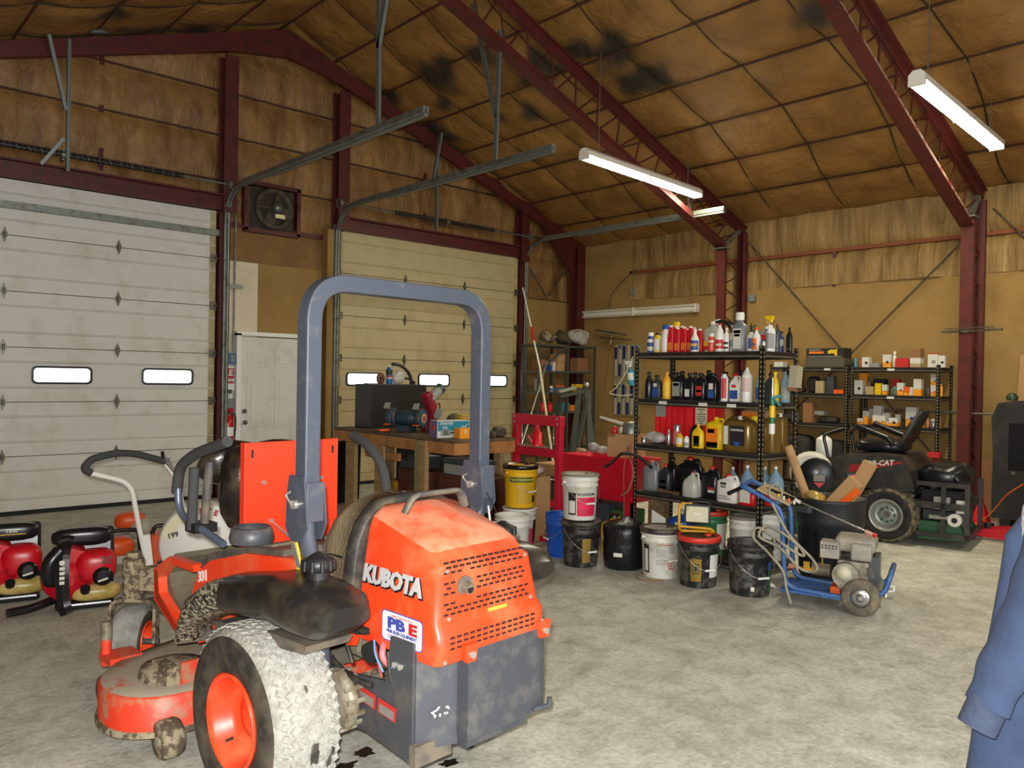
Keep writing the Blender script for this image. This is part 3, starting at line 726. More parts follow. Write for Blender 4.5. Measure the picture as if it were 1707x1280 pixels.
g = G(); g.tube(spline([(-.24, -.36, .62), (-.27, -.39, .6), (-.275, -.4, .575), (-.25, -.41, .54)]), .012, M('hose_pink', (206, 110, 112), .5), 8); g.build('pink_hose', MO)
m_hose = M('black_hose', (34, 32, 30), .5, dirt=.3, dc=(80, 72, 60), ds=12)
for pts, r_ in ((((-.28, -.0, .64), (-.3, -.08, .54), (-.3, -.18, .49), (-.31, -.3, .48), (-.29, -.36, .47)), .011), (((-.26, -.1, .62), (-.26, -.16, .56), (-.26, -.2, .5)), .008), (((-.2, -.15, .62), (-.27, -.22, .63), (-.25, -.3, .64)), .016), (((-.27, -.42, .6), (-.275, -.44, .52), (-.26, -.45, .48)), .007)):
    g = G(); g.tube(spline(pts), r_, m_hose, 8); g.build('hose', MO)
for pts, c in ((((-.27, -.35, .6), (-.282, -.38, .56), (-.28, -.4, .51)), (190, 60, 50)), (((-.27, -.34, .62), (-.285, -.37, .58), (-.282, -.41, .53)), (90, 140, 190)), (((-.265, -.44, .57), (-.275, -.45, .55)), (40, 150, 200))):
    g = G(); g.tube(spline(pts), .004, M('wire%d' % c[0], c, .5), 6); g.build('wire', MO)

# hood
def rrect(x0, x1, y0, y1, z, r, n=5, zf=None):
    out = []
    for cx, cy, a0 in ((x1 - r, y1 - r, 0), (x0 + r, y1 - r, 90), (x0 + r, y0 + r, 180), (x1 - r, y0 + r, 270)):
        for t in range(n): a = R(a0 + 90 * t / (n - 1)); x, y = cx + r * math.cos(a), cy + r * math.sin(a); out.append((x, y, zf(x, y) if zf else z))
    return out
topz = lambda x, y: 1.0 + min(.085, max(0, (y + .585) * .27)) - .9 * x * x
rings = [rrect(-.255, .255, -.655, -.21, .60, .03), rrect(-.262, .262, -.672, -.21, .635, .03), rrect(-.262, .262, -.668, -.21, .705, .03), rrect(-.255, .255, -.645, -.21, .735, .03), rrect(-.235, .235, -.62, -.21, .9, .035)]
rings.append(rrect(-.222, .222, -.605, -.21, 0, .04, zf=lambda x, y: topz(x, y) - .05))
rings.append(rrect(-.205, .205, -.585, -.21, 0, .04, zf=lambda x, y: topz(x, y) - .015))
rings.append(rrect(-.175, .175, -.555, -.22, 0, .04, zf=lambda x, y: topz(x, y)))
rings.append(rrect(-.05, .05, -.45, -.3, 0, .04, zf=lambda x, y: topz(x, y) + .004))
g = G(); g.loft(rings, m_or, mfun=lambda i, k: m_ord if i >= 6 else m_or); hood = g.build('hood', MO)
g = G()
def slot(g, u, v, w_=.022, h=.007):
    # grille face runs from (z .745,y -.6435) to (z .93,y -.617)
    y = -.645 + (v - .735) * .152; g.box((u, y, v), (w_, .006, h), m_blackp)
for r_ in range(11):
    v = .76 + r_ * .0165; hw = .205 - (v - .76) * .12
    if r_ in (3, 7): continue
    k = -hw + (.012 if r_ % 2 else 0)
    while k < hw - .01:
        if not ((k + .11) ** 2 + (v - .838) ** 2 < .056 ** 2 or (-.08 < k < .02 and r_ > 7 and False)): slot(g, k, v, .019, .0065)
        k += .03
for r_ in range(3):
    k = -.2
    while k < .2: g.box((k, -.6705, .655 + r_ * .018), (.019, .005, .006), m_blackp); k += .03
g.build('grille_slots', hood)
g = G(); g.T = Matrix.Translation((-.11, -.627, .838)); g.cyl((0, .0, 0), (0, -.006, 0), .036, m_grd, 24); g.cyl((0, -.006, 0), (0, -.03, -.005), .02, m_grd, 16); g.cyl((0, -.0305, -.005), (0, -.031, -.005), .014, m_blackp, 16); g.build('muffler_outlet', hood)
for x, z in ((-.2, .748), (.2, .748), (-.19, .9), (.19, .9), (-.24, .62), (.235, .66)):
    y = -.648 + (z - .735) * .152 if z > .7 else -.676
    g = G(); g.cyl((x, y, z), (x, y - .006, z), .007, m_bolt, 8); g.build('screw', hood)
g = G(); g.box((.03, -.648, .742), (.09, .003, .012), M('decal_yellow', (214, 168, 60), .5), rot=(0, 0, 0)); g.build('yellow_decal', hood)
g = G(); g.text('KUBOTA', .082, M('badge_silver', (206, 206, 206), .25, .3), TR((-.2505, -.405, .838), R(90), 0, R(-90)) @ Matrix.Rotation(R(-4), 4, 'X'), sx=.98, ex=.003, bold=.004, shear=.12); o = g.build('lettering', hood)
g = G(); g.text('KUBOTA', .082, m_blackp, TR((-.2495, -.408, .834), R(90), 0, R(-90)) @ Matrix.Rotation(R(-4), 4, 'X'), sx=.98, ex=.002, bold=.007, shear=.12); o = g.build('lettering_shadow_line', hood)
# dealer sticker
g = G(); T = TR((-.2632, -.485, .69), R(90), 0, R(-90)); o = g.T; g.T = T
g.add(rrect(-.11, .11, -.056, .05, .0006, .016), [list(range(20))], M('sticker_blue', (60, 70, 150), .4)); g.add(rrect(-.106, .106, -.052, .046, .0012, .014), [list(range(20))], m_signw); g.T = o
g.text('PB', .05, M('sticker_blue', (60, 70, 150), .4), T @ Matrix.Translation((-.03, .008, .002)), ex=.0004, bold=.003, sx=1.75); g.text('E', .05, m_sign, T @ Matrix.Translation((.058, .008, .002)), ex=.0004, bold=.003, sx=1.75)
g.text('PINE BUSH EQUIPMENT', .0155, M('sticker_blue', (60, 70, 150), .4), T @ Matrix.Translation((0, -.02, .002)), ex=.0004, bold=.0007); g.text('Quality Equipment From', .012, m_sign, T @ Matrix.Translation((0, .036, .002)), ex=.0004)
for x in (-.06, 0, .06): 
    for k in range(2): g.T = T; g.box((x, -.034 - k * .007, .0016), (.034, .0025, .0006), M('sticker_blue', (60, 70, 150), .4)); g.T = o
g.build('dealer_sticker', hood)
g = G(); g.tube(arc([(-.16, -.36, 1.055), (-.13, -.37, 1.118), (.1, -.37, 1.118), (.13, -.36, 1.055)], .05, 6), .014, m_grd, 8, sx=1.5, sy=.8); g.build('hood_handle', hood)
for x in (-.13, .24): 
    g = G(); g.prism([(x - .03, .66), (x + .03, .66), (x + .02, .6), (x - .02, .6)], -.69, -.672, m_or, 'Y'); g.cyl((x, -.69, .625), (x, -.7, .625), .012, m_bolt, 8); g.build('hood_latch', hood)
g = G(); g.prism([(-.24, .62), (-.16, .62), (-.17, .56), (-.22, .57)], -.265, -.255, m_or, 'X'); g.build('hood_bracket', hood)
# dusty air screen ahead of the hood
def sring(y, s, zt, r=.12):
    out = []
    w2 = .285 * s
    for t in range(21):
        a = PI * t / 20; ca, sa = math.cos(a), math.sin(a); p = 3.4; q = (abs(ca) ** p + abs(sa) ** p) ** (-1 / p)
        out.append((w2 * q * ca, y, .66 + (zt - .66) * q * sa))
    return out
g = G(); m_scrt = M('screen_trim', (44, 43, 41), .6, dirt=.35, dc=(92, 84, 68), ds=10); rs = [sring(-.215, .95, 1.082), sring(-.21, .975, 1.092), sring(-.155, .975, 1.092), sring(-.15, .96, 1.085), sring(-.06, .96, 1.085), sring(0, .93, 1.06), sring(.045, .85, 1.0), sring(.065, .7, .93)]
g.loft(rs, m_scr, mfun=lambda i, k: m_scrt if i < 3 else m_scr); scr = g.build('air_screen', MO)
g = G()
for t0 in (3, 10, 17):
    pts = [Vector(r_[t0]) * 1.0 + Vector((0, 0, .004)) for r_ in rs[2:]]
    g.tube(pts, .011, m_scrt, 6, sy=.4)
g.tube([Vector(p) for p in rs[6]], .009, m_scrt, 6)
g.build('screen_trim', MO)

# side bodies, deck for the operator, foot pan
for s in (-1, 1):
    g = G(); g.prism([(.78, .42), (.76, .6), (.7, .70), (.6, .76), (.3, .84), (-.02, .875), (-.1, .87), (-.1, .62), (.3, .6), (.62, .42)], s * .42, s * .30, m_or, 'X'); g.build('side_body', MO, bevel=.02, seg=3)
g = G(); g.prism([(.74, .70), (.66, .78), (.35, .855), (.05, .89), (.05, .84), (.35, .80), (.62, .72)], -.40, .40, m_grd, 'X'); g.build('operator_deck', MO, bevel=.03, seg=3)
g = G(); g.prism([(.2, .86), (.62, .765), (.56, .80), (.2, .885)], -.36, .36, m_mat, 'X'); g.build('deck_dust_cover', MO, bevel=.01)
g = G(); g.lathe([(.085, 0), (.09, .02), (.08, .06), (.072, .065), (.066, .03)], m_gr, 28, c=(-.33, .42, .855)); g.build('cup_holder', MO)
g = G()
g.prism([(.66, .40), (.92, .40), (1.12, .50), (1.14, .62), (1.1, .635), (1.08, .53), (.9, .43), (.66, .43)], -.43, .43, m_or, 'X')
g.prism([(.62, .42), (.92, .40), (1.13, .49), (1.14, .63), (.98, .715), (.74, .72), (.72, .69), (.96, .685), (1.09, .60), (1.08, .53), (.9, .45), (.64, .46)], -.43, -.39, m_or, 'X')
g.prism([(.62, .42), (.92, .40), (1.13, .49), (1.14, .63), (.98, .715), (.74, .72), (.72, .69), (.96, .685), (1.09, .60), (1.08, .53), (.9, .45), (.64, .46)], .43, .39, m_or, 'X')
g.build('foot_pan', MO, bevel=.008)
g = G(); g.prism([(.66, .431), (.9, .431), (1.08, .535), (1.1, .66), (1.0, .72), (.98, .70), (1.06, .62), (1.05, .56), (.9, .46), (.66, .46)], -.39, .39, m_mat, 'X'); g.build('foot_mat', MO)
g = G(); g.text('331', .06, m_signw, TR((-.4215, .665, .682), R(90), 0, R(-90)) @ Matrix.Rotation(R(16), 4, 'Z'), bold=.002, shear=.2); g.build('model_number', MO)

# fuel tanks hugging the rear wheels
def tank(s):
    g = G()
    prof = [(.6, .47, .045), (.56, .53, .065), (.47, .61, .085), (.34, .675, .095), (.18, .725, .095), (.0, .755, .1), (-.1, .768, .11), (-.19, .772, .12), (-.31, .77, .124), (-.40, .765, .108), (-.45, .76, .05)]
    rings = []
    for y, z, r_ in prof:
        ring = []
        hw = .135 if y < -.15 else .115
        if y > .55: hw = .1
        for t in range(20):
            a = 2 * PI * t / 20; ca, sa = math.cos(a), math.sin(a); p = 3; q = (abs(ca) ** p + abs(sa) ** p) ** (-1 / p)
            k = r_ * (.78 if y > -.15 else .68)
            ring.append((s * (.49 if y > -.1 else .47) + hw * q * ca * (r_ / .12) ** .35, y, z + k * q * sa))
        rings.append(ring)
    g.loft(rings, m_tank, mfun=lambda i, k: m_tankd if i < 4 else m_tank); o = g.build('fuel_tank', MO)
    g = G(); g.cyl((s * .45, -.26, .83), (s * .45, -.26, .885), .038, m_blackp, 20); g.lathe([(.046, .88), (.055, .885), (.053, .918), (.03, .93), (.012, .942)], m_blackp, 20, c=(s * .45, -.26, 0))
    for k in range(10):
        a = 2 * PI * k / 10; g.cyl((s * .45 + .053 * math.cos(a), -.26 + .053 * math.sin(a), .885), (s * .45 + .051 * math.cos(a), -.26 + .051 * math.sin(a), .918), .008, m_blackp, 6)
    g.build('fuel_cap', o)
    g = G(); g.prism([(.3, .60), (-.05, .65), (-.34, .66), (-.32, .63), (-.05, .6), (.3, .57)], s * .54, s * .36, m_grd, 'X'); g.build('tank_bracket', MO)
for s in (-1, 1): tank(s)

# roll bar
yR = -.13
rb = bpy.data.objects.new('roll_bar', None); COL.objects.link(rb); rb.parent = MO
g = G(); pts = arc([(-.415, yR, 1.06), (-.415, yR, 1.88), (.43, yR, 1.88), (.43, yR, 1.06)], .15, 10)
g.tube(pts, .044, m_rops, 4, smooth=False, up=(0, 1, 0), off=.5, sx=1.0, sy=1.1); g.build('upper_hoop', rb, bevel=.006)
for s, x in ((-1, -.415), (1, .43)):
    g = G(); g.prism([(yR - .045, 1.19), (yR + .05, 1.19), (yR + .065, 1.12), (yR + .07, 1.0), (yR + .03, .955), (yR - .03, .96), (yR - .07, 1.02), (yR - .06, 1.1)], x - .036, x - .044, m_rops, 'X')
    g.prism([(yR - .045, 1.16), (yR + .05, 1.16), (yR + .065, 1.1), (yR + .07, 1.0), (yR + .03, .955), (yR - .03, .96), (yR - .06, 1.02)], x + .036, x + .044, m_rops, 'X')
    g.box((x, yR - .05, 1.1), (.07, .01, .14), m_rops); g.build('pivot_plate', rb, bevel=.004)
    g = G(); g.cyl((x - .06, yR + .0, 1.09), (x + .06, yR + .0, 1.09), .016, m_bolt, 10); g.tube(spline([(x - .062, yR, 1.09), (x - .066, yR + .03, 1.12), (x - .062, yR + .01, 1.135)]), .004, m_bolt, 6); g.build('lock_pin', rb)
    g = G(); g.tube(arc([(x, yR, 1.04), (x, yR, .98), (x - s * .03, yR - .01, .80), (x - s * .06, yR, .62), (x - s * .08, yR, .45)], .06, 4), .03, m_rops, 10); g.build('lower_post', rb)
    g = G(); g.bar((x - .034 * 1, yR + .03, .965), (x - s * .028 - .034, yR + .02, .82), .006, .035, M('decal_yellow2', (226, 196, 50), .5) if s < 0 else m_signw, up=(0, 1, 0))
    g.bar((x - .038, yR + .03, .95), (x - s * .022 - .038, yR + .022, .86), .003, .027, m_grey2, up=(0, 1, 0)); g.bar((x - .038, yR + .03, .975), (x - .038, yR + .03, .955), .004, .036, m_or, up=(0, 1, 0)); g.build('safety_decal', rb)
g = G(); g.tube(arc([(.43, yR - .06, 1.0), (.43, yR - .08, .9), (.43, yR - .07, .87)], .02, 3), .006, m_bolt, 6); g.tube([(.41, yR - .08, .93), (.4, yR - .08, .9), (.46, yR - .08, .9), (.45, yR - .08, .93), (.41, yR - .08, .93)], .005, m_bolt, 6); g.tube(spline([(.4, yR - .08, 1.06), (.44, yR - .09, .99), (.46, yR - .08, .97)]), .003, m_blackp, 5); g.build('hanging_pin', rb)

# steering levers
def lever(pts, grip, s):
    g = G(); P = arc(pts, .07, 6); g.tube(P, .016, M('lever_steel', (96, 108, 128), .35, .3), 10); o = g.build('steering_lever', MO)
    g = G(); g.tube(arc(grip, .08, 6), .024, m_foam, 12); g.build('grip', o)
lever([(-.38, .56, .83), (-.40, .95, .91), (-.40, .965, 1.06)], [(-.40, .975, 1.0), (-.40, .95, 1.12), (-.40, .80, 1.19), (-.40, .50, 1.265)], -1)
lever([(.40, .50, .80), (.40, .46, .93), (.40, .49, 1.06)], [(.40, .475, .98), (.40, .50, 1.10), (.40, .62, 1.2), (.40, .76, 1.24)], 1)

# seat plate tipped up, the seat hanging off its front
g = G(); g.box((0, .66, 1.0), (.47, .008, .48), m_orp); g.box((-.236, .675, 1.0), (.01, .04, .48), m_orp); g.box((.236, .675, 1.0), (.01, .04, .48), m_orp); g.box((0, .655, 1.02), (.45, .003, .004), m_orp); g.box((0, .655, .86), (.45, .003, .004), m_orp)
sp = g.build('seat_plate', MO, bevel=.002)
for x in (-.205, .21): g = G(); g.box((x, .6545, 1.19), (.009, .004, .035), m_blackp); g.build('slot', sp)
for x, z in ((-.15, 1.06), (.145, 1.06), (-.11, .885)): g = G(); g.cyl((x, .655, z), (x, .645, z), .01, m_bolt, 8); g.build('bolt', sp)
g = G(); g.tube([(-.11, .64, .88), (-.09, .5, .82)], .006, m_bolt, 6); g.tube([(-.18, .62, .86), (-.24, .55, .82)], .006, m_bolt, 6); g.build('prop_rod', sp)
m_vinyl = M('torn_black_vinyl', (30, 28, 26), .28, dirt=.3, dc=(70, 60, 44), ds=6, bump=.6, bs=9)
def lump(g, c, d, m, p=3.2, n=24, k=12, j=.0, sd=0):
    rings = []
    for i in range(k + 1):
        a = -PI / 2 + PI * (i + .0) / k; a = max(-PI / 2 + .12, min(PI / 2 - .12, a)); ca, sa = math.cos(a), math.sin(a); q = (abs(ca) ** p + abs(sa) ** p) ** (-1 / p); ring = []
        for t in range(n):
            b = 2 * PI * t / n; cb, sb = math.cos(b), math.sin(b); q2 = (abs(cb) ** p + abs(sb) ** p) ** (-1 / p)
            v = Vector((c[0] + d[0] / 2 * q * ca * q2 * cb, c[1] + d[1] / 2 * q * ca * q2 * sb, c[2] + d[2] / 2 * q * sa))
            if j: v += Vector((noise.noise(v * 7 + Vector((sd, 0, 0))), noise.noise(v * 7 + Vector((0, sd + 9, 0))), noise.noise(v * 7 + Vector((0, 0, sd + 20))))) * j
            ring.append(v)
        rings.append(ring)
    return g.loft(rings, m)
g = G(); lump(g, (-.02, .80, 1.02), (.50, .24, .42), m_vinyl, j=.015); g.build('seat_cushion', MO)
g = G(); lump(g, (-.08, .97, 1.12), (.42, .26, .2), m_vinyl, j=.03, sd=3); g.build('seat_back', MO)
g = G(); g.tube([(-.36, .74, 1.16), (-.37, .76, .9), (-.36, .78, .86)], .018, m_grd, 8, sx=1.3); g.tube([(-.40, .80, 1.13), (-.41, .80, .86)], .022, m_foam, 10); g.box((-.37, .79, .87), (.1, .1, .04), m_blackp); g.build('armrest', MO)

# cutting deck
half = [(0, 1.28), (.2, 1.27), (.42, 1.21), (.6, 1.12), (.71, 1.0), (.755, .86), (.74, .72), (.66, .62), (.5, .57), (0, .55)]
pl = [(-x, y) for x, y in half] + [(x, y) for x, y in reversed(half[1:-1])]
pl = [tuple(v)[:2] for v in spline([(a, b, 0) for a, b in pl] + [(pl[0][0], pl[0][1], 0)], 3)][:-1]
def off(k): return [(x * k, .9 + (y - .9) * k) for x, y in pl]
g = G(); g.loft([[(x, y, .085) for x, y in off(1.015)], [(x, y, .105) for x, y in off(1.015)], [(x, y, .108) for x, y in off(1.0)], [(x, y, .235) for x, y in off(1.0)], [(x, y, .245) for x, y in off(.985)], [(x, y, .25) for x, y in off(.8)], [(x, y, .252) for x, y in off(.3)]], m_deck, mfun=lambda i, k: m_brown if i < 2 else (m_deckt if i > 3 else m_deck))
dk = g.build('cutting_deck', MO)
for x in (-.48, 0, .48):
    g = G(); g.lathe([(.14, .25), (.13, .29), (.09, .30), (.05, .31)], m_brown, 20, c=(x, .8, 0)); g.build('spindle_cover', dk)
g = G(); g.box((-.36, .66, .29), (.3, .012, .1), m_deck); g.cyl((-.36, .652, .29), (-.36, .666, .29), .02, m_blackp, 12); g.box((-.54, .74, .28), (.05, .15, .09), m_brown); g.build('deck_bracket', dk)
def small_wheel(x, y, z, r_, w_, name='anti_scalp_wheel'):
    g = G(); g.lathe([(r_ * .35, -w_ / 2), (r_ * .9, -w_ / 2), (r_, -w_ * .3), (r_, w_ * .3), (r_ * .9, w_ / 2), (r_ * .35, w_ / 2)], m_brown, 22, axis='X', c=(x, y, z)); g.cyl((x - w_ * .56, y, z), (x + w_ * .56, y, z), r_ * .25, m_bolt, 8); return g.build(name, MO)
small_wheel(-.60, .56, .085, .078, .08); small_wheel(.68, .42, .085, .085, .09); small_wheel(-.60, 1.2, .1, .07, .07); small_wheel(.6, 1.16, .1, .08, .08)
g = G(); g.cyl((-.6, 1.24, .2), (-.6, 1.24, .38), .022, m_deck, 12); g.cyl((-.6, 1.24, .32), (-.6, 1.24, .4), .026, m_alu, 10); g.box((-.55, 1.2, .24), (.14, .14, .03), m_deck); g.build('roller_post', dk)
# front casters
for s in (-1, 1):
    x, y = s * .36, 1.56
    t = wheel(MO, x, y, .18, .18, .16, .085, 1, m_or, tread=M('caster_tread', (150, 150, 144), .85, dirt=.4, dc=(120, 118, 108), ds=18), lugn=1)
    t.rotation_euler = (0, 0, R(-42))
    g = G(); g.lathe([(.083, -.06), (.083, -.055), (.05, -.04), (.001, -.04)], m_or, 24, axis='X', cap=False); g.build('inner_rim', t)
    Tc = Matrix.Translation((x, y, 0)) @ Matrix.Rotation(R(-42), 4, 'Z') @ Matrix.Translation((-x, -y, 0))
    g = G(); g.T = Tc; g.tube(arc([(x - .11, y, .17), (x - .11, y + .01, .385), (x + .11, y + .01, .385), (x + .11, y, .17)], .05, 4), .03, m_brown, 4, sx=.35, sy=1.1, up=(0, 1, 0), off=.5, smooth=False); g.cyl((x - .13, y, .175), (x + .13, y, .175), .015, m_grd, 8); g.build('caster_fork', MO)
    g = G(); g.cyl((x, y, .40), (x, y, .60), .05, m_brown, 16); g.cyl((x, y, .60), (x, y, .63), .035, m_brown, 12); g.bar((x, y, .5), (s * .2, y - .1, .48), .1, .1, m_brown); g.bar((s * .2, y - .06, .48), (s * .22, .9, .42), .07, .08, m_brown); g.build('caster_arm', MO)
g = G(); g.bar((-.36, 1.52, .5), (.36, 1.52, .5), .08, .1, m_brown); g.build('front_axle', MO)
g = G(); g.bar((-.5, .66, .44), (-.3, .42, .5), .03, .04, m_grd); g.cyl((-.53, .66, .44), (-.47, .66, .44), .02, m_bolt); g.build('lift_link', MO)
# ------------------------------------------------------------------ containers
LX = R(-90)      # turns a thing's front (-Y) towards the door side of the shelves (-X)
def P_(key, rgb, rough=.35, **k): return M(key, rgb, rough, **k)
c_white = P_('plastic_white', (222, 220, 210)); c_red = P_('plastic_red', (196, 26, 34)); c_yel = P_('plastic_yellow', (226, 188, 22)); c_blk = P_('plastic_black', (24, 25, 28), .28)
c_blue = P_('plastic_blue', (30, 74, 160)); c_grey = P_('plastic_grey', (118, 122, 124)); c_dgrey = P_('plastic_dark_grey', (62, 66, 70)); c_or = P_('plastic_orange', (232, 96, 30)); c_bronze = P_('plastic_bronze', (122, 96, 46), .25, metal=.35)
c_green = P_('plastic_green', (44, 102, 58)); c_amber = P_('plastic_amber', (214, 168, 30), .3); c_clear = P_('plastic_milky', (196, 196, 182), .3, alpha=.85); c_teal = P_('plastic_teal', (70, 140, 150)); c_navy = P_('plastic_navy', (26, 40, 96))
c_clearb = P_('plastic_clear_blue', (130, 160, 176), .2, alpha=.8); c_lab = P_('label_paper', (206, 204, 192), .6); c_labb = P_('label_blue', (44, 80, 150), .5); c_labr = P_('label_red', (190, 40, 40), .5); c_laby = P_('label_yellow', (226, 180, 40), .5); c_labk = P_('label_black', (34, 34, 36), .5); c_labo = P_('label_orange', (226, 120, 34), .5); c_labg = P_('label_green', (34, 88, 50), .5); c_labgr = P_('label_grey', (140, 142, 136), .5); c_gold = P_('label_gold', (150, 124, 56), .35, metal=.5); c_steel = P_('bright_steel', (180, 180, 176), .25, metal=.8); c_labp = P_('label_crimson', (200, 30, 66), .5)
m_card = M('cardboard', (176, 138, 92), .85, dirt=.2, dc=(150, 114, 72), ds=6); m_card2 = M('cardboard_brown', (140, 96, 62), .85)
m_tan = M('tan_box', (170, 148, 110), .8)

def bottle(label, cat, x, y, z, w_, h, body, cap, rotz=LX, group=None, shape='round', neck=.3, shoulder=.16, lab=(), depth=1, capr=.45, caph=.1, name=None, handle=False, tip=None, t=None):
    """bottle or jug: w_ wide, h tall with its cap; lab = [(material, z0, z1, half width share, x offset)] as fractions"""
    name = name or {'can': 'spray_can', 'jug': 'jug', 'bottle': 'bottle'}.get(cat, 'bottle')
    T = thing(name, label, cat, (x, y, z), rotz, group)
    if rotz == LX and x < 7: w_ *= 1.06
    r = w_ / 2; p = 2 if shape == 'round' else 4.5; nr = r * neck; ch = h * caph; bh = h - ch; sh = h * shoulder
    ne = bh * .06
    zs = [0, .008, bh - sh - ne, bh - sh * .55 - ne, bh - ne, bh]
    rs_ = [r * .94, r, r, r * .8 + nr * .15, nr, nr]
    g = G(); g.lathe(list(zip(rs_, zs)), body, 24, p=p, sy=depth); g.build('body', T)
    if lab:
        for m, a, b, hw, ox in lab:
            g = G(); n = 8; za, zb = h * a, h * b
            zb = min(zb, bh - sh - ne)
            if shape == 'round':
                def fn(u, v, hw=hw, ox=ox, za=za, zb=zb):
                    a_ = -PI / 2 + (u - .5) * 2 * hw * 1.5 + ox; return ((r + .0012) * math.cos(a_), (r * depth + .0012) * math.sin(a_), za + (zb - za) * v)
                g.grid(fn, n, 1, m)
            else:
                g.box((ox * r, -r * depth - .001, (za + zb) / 2), (2 * r * hw * .8, .003, zb - za), m)
            g.build('label', T)
    g = G()
    if cap:
        g.lathe([(r * capr, 0), (r * capr, ch * .85), (r * capr * .85, ch)], cap, 14, c=(0, 0, bh - .001)); g.build('cap', T)
    if tip:
        g = G(); g.lathe([(r * .16, 0), (r * .1, h * .1)], tip, 10, c=(0, 0, h - .001)); g.build('spout_tip', T)
    if handle:
        g = G(); g.tube(arc([(r * .1, 0, bh - ne * .5), (r * .75, 0, bh + h * .01), (r * .98, 0, bh - sh - h * .12), (r * .7, 0, bh - sh - h * .2)], h * .05, 3), r * .13, body, 8); g.build('handle', T)
    return T

def bucket(label, loc, body, lid, r=.15, h=.37, labels=(), bail=True, rotz=0, open_=False, name='bucket', bail_side=1, textbits=(), band=None, m_in=None, cat='bucket', taper=.88, group=None, lidh=.03, bail_ang=None):
    T = thing(name, label, cat, loc, rotz, group)
    g = G(); a = taper
    def rad(z): return r * (a + (1 - a) * z / h)
    prof = [(rad(0) * .97, 0), (rad(0), .01), (rad(h * .74), h * .74), (rad(h * .76) + .008, h * .755), (rad(h * .76) + .008, h * .775), (rad(h * .8), h * .79), (rad(h * .88), h * .87), (rad(h * .88) + .009, h * .885), (rad(h * .88) + .009, h * .905), (rad(h * .92), h * .92), (r + .002, h * .97), (r + .007, h * .975), (r + .007, h), (r - .004, h)]
    if open_:
        prof += [(r - .008, h * .98), (rad(.05) - .01, .03), (.001, .028)]
        g.lathe(prof, body, 40, cap=False); g.quad([(r * .6 * math.cos(k), r * .6 * math.sin(k), .001) for k in (0, 1.57, 3.14, 4.71)], body)
        if m_in: g.lathe([(rad(h * .6) - .008, h * .55), (.001, h * .56)], m_in, 24, cap=False)
    else: g.lathe(prof, body, 40)
    g.build('body', T)
    if lid and not open_:
        g = G(); g.lathe([(r + .004, h - lidh), (r + .012, h - lidh + .002), (r + .012, h + .004), (r + .006, h + .01), (r - .012, h + .01), (r - .016, h - .002), (.02, h - .002), (.001, h - .002)], lid, 40, cap=False)
        g.build('lid', T)
        if name != 'drum': g = G(); g.lathe([(.028, h - .002), (.028, h + .012), (.02, h + .018), (.001, h + .018)], lid, 14, c=(r * .45, r * .2, 0), cap=False); g.build('spout_cap', T)
    for it in labels:
        m, a0, a1, z0, z1 = it[:5]; off_ = it[5] if len(it) > 5 else .0015
        g = G()
        def fn(u, v):
            A = R(a0 + (a1 - a0) * u); z = h * (z0 + (z1 - z0) * v); q = rad(z) + off_; return (q * math.sin(A), -q * math.cos(A), z)
        g.grid(fn, 14, 2, m); g.build('label', T)
    for tx, size, a0, z0, m in textbits:
        g = G(); q = rad(h * z0) + .002
        g.text(tx, size, m, Matrix.Rotation(R(a0), 4, 'Z') @ TR((0, -q, h * z0), R(90)), bend=q, ex=.0004, bold=.0008); g.build('lettering', T)
    if bail:
        A = bail_ang if bail_ang is not None else R(20); rr = r + .012
        p0 = Vector((-rr, 0, h * .84)); p1 = Vector((rr, 0, h * .84)); pts = []
        for k in range(13):
            t = PI * k / 12; v = Vector((-rr * math.cos(t), -rr * math.sin(t) * 1.02, -rr * math.sin(t) * 1.05)); pts.append(Vector((v.x, v.y, h * .84 + v.z)))
        Rm_ = Matrix.Rotation(R(bail_side * 35), 4, 'Z'); g = G(); g.T = Rm_; g.tube(pts, .0022, c_steel, 6)
        for q in (p0, p1): g.cyl(q * .98 + Vector((0, 0, .02)), q * .98 - Vector((0, 0, -.0)), .014, body, 8)
        b_ = g.build('bail_handle', T)
        g = G(); g.T = Rm_; g.cyl(pts[5], pts[7], .009, c_white, 8); g.build('grip', b_)
    return T
m_bw = M('bucket_white', (214, 212, 200), .5, dirt=.25, dc=(176, 168, 146), ds=8)
m_bk = M('bucket_black', (30, 30, 31), .45, dirt=.32, dc=(84, 82, 74), ds=14, edge=.3)
m_by = M('bucket_yellow', (222, 170, 20), .45); m_bg = M('bucket_green', (50, 110, 66), .45, dirt=.25, dc=(90, 110, 80), ds=8); m_bb = M('bucket_blue', (24, 82, 178), .45)
m_lidk = M('lid_black_dusty', (44, 41, 38), .5, dirt=.4, dc=(96, 88, 72), ds=8); m_lidr = M('lid_red', (204, 52, 34), .45, dirt=.2, dc=(130, 100, 84), ds=10); m_dustg = M('dust_grey', (132, 124, 108), .9)
cz = 35  # the camera sees buckets from about this heading
bucket('open white bucket with magenta label in front of the yellow bucket stack', (4.62, 5.04, 0), m_bw, None, r=.15, h=.37, open_=True, m_in=m_dustg, labels=((c_labp, -62, -8, .12, .62), (c_labgr, -6, 24, .12, .56, .0018), (c_lab, -2, 20, .14, .3, .0022), (c_labk, 2, 16, .15, .24, .0026), (c_labp, -40, -8, .58, .68, .002)), rotz=R(-38), bail_side=1)
bucket('white bucket with crimson label standing under the yellow bucket', (4.92, 5.27, 0), m_bw, m_bw, r=.15, h=.365, labels=((c_labp, 5, 70, .12, .55), (c_labk, 50, 70, .2, .75, .002)), rotz=R(-38), bail=False, lidh=.0)
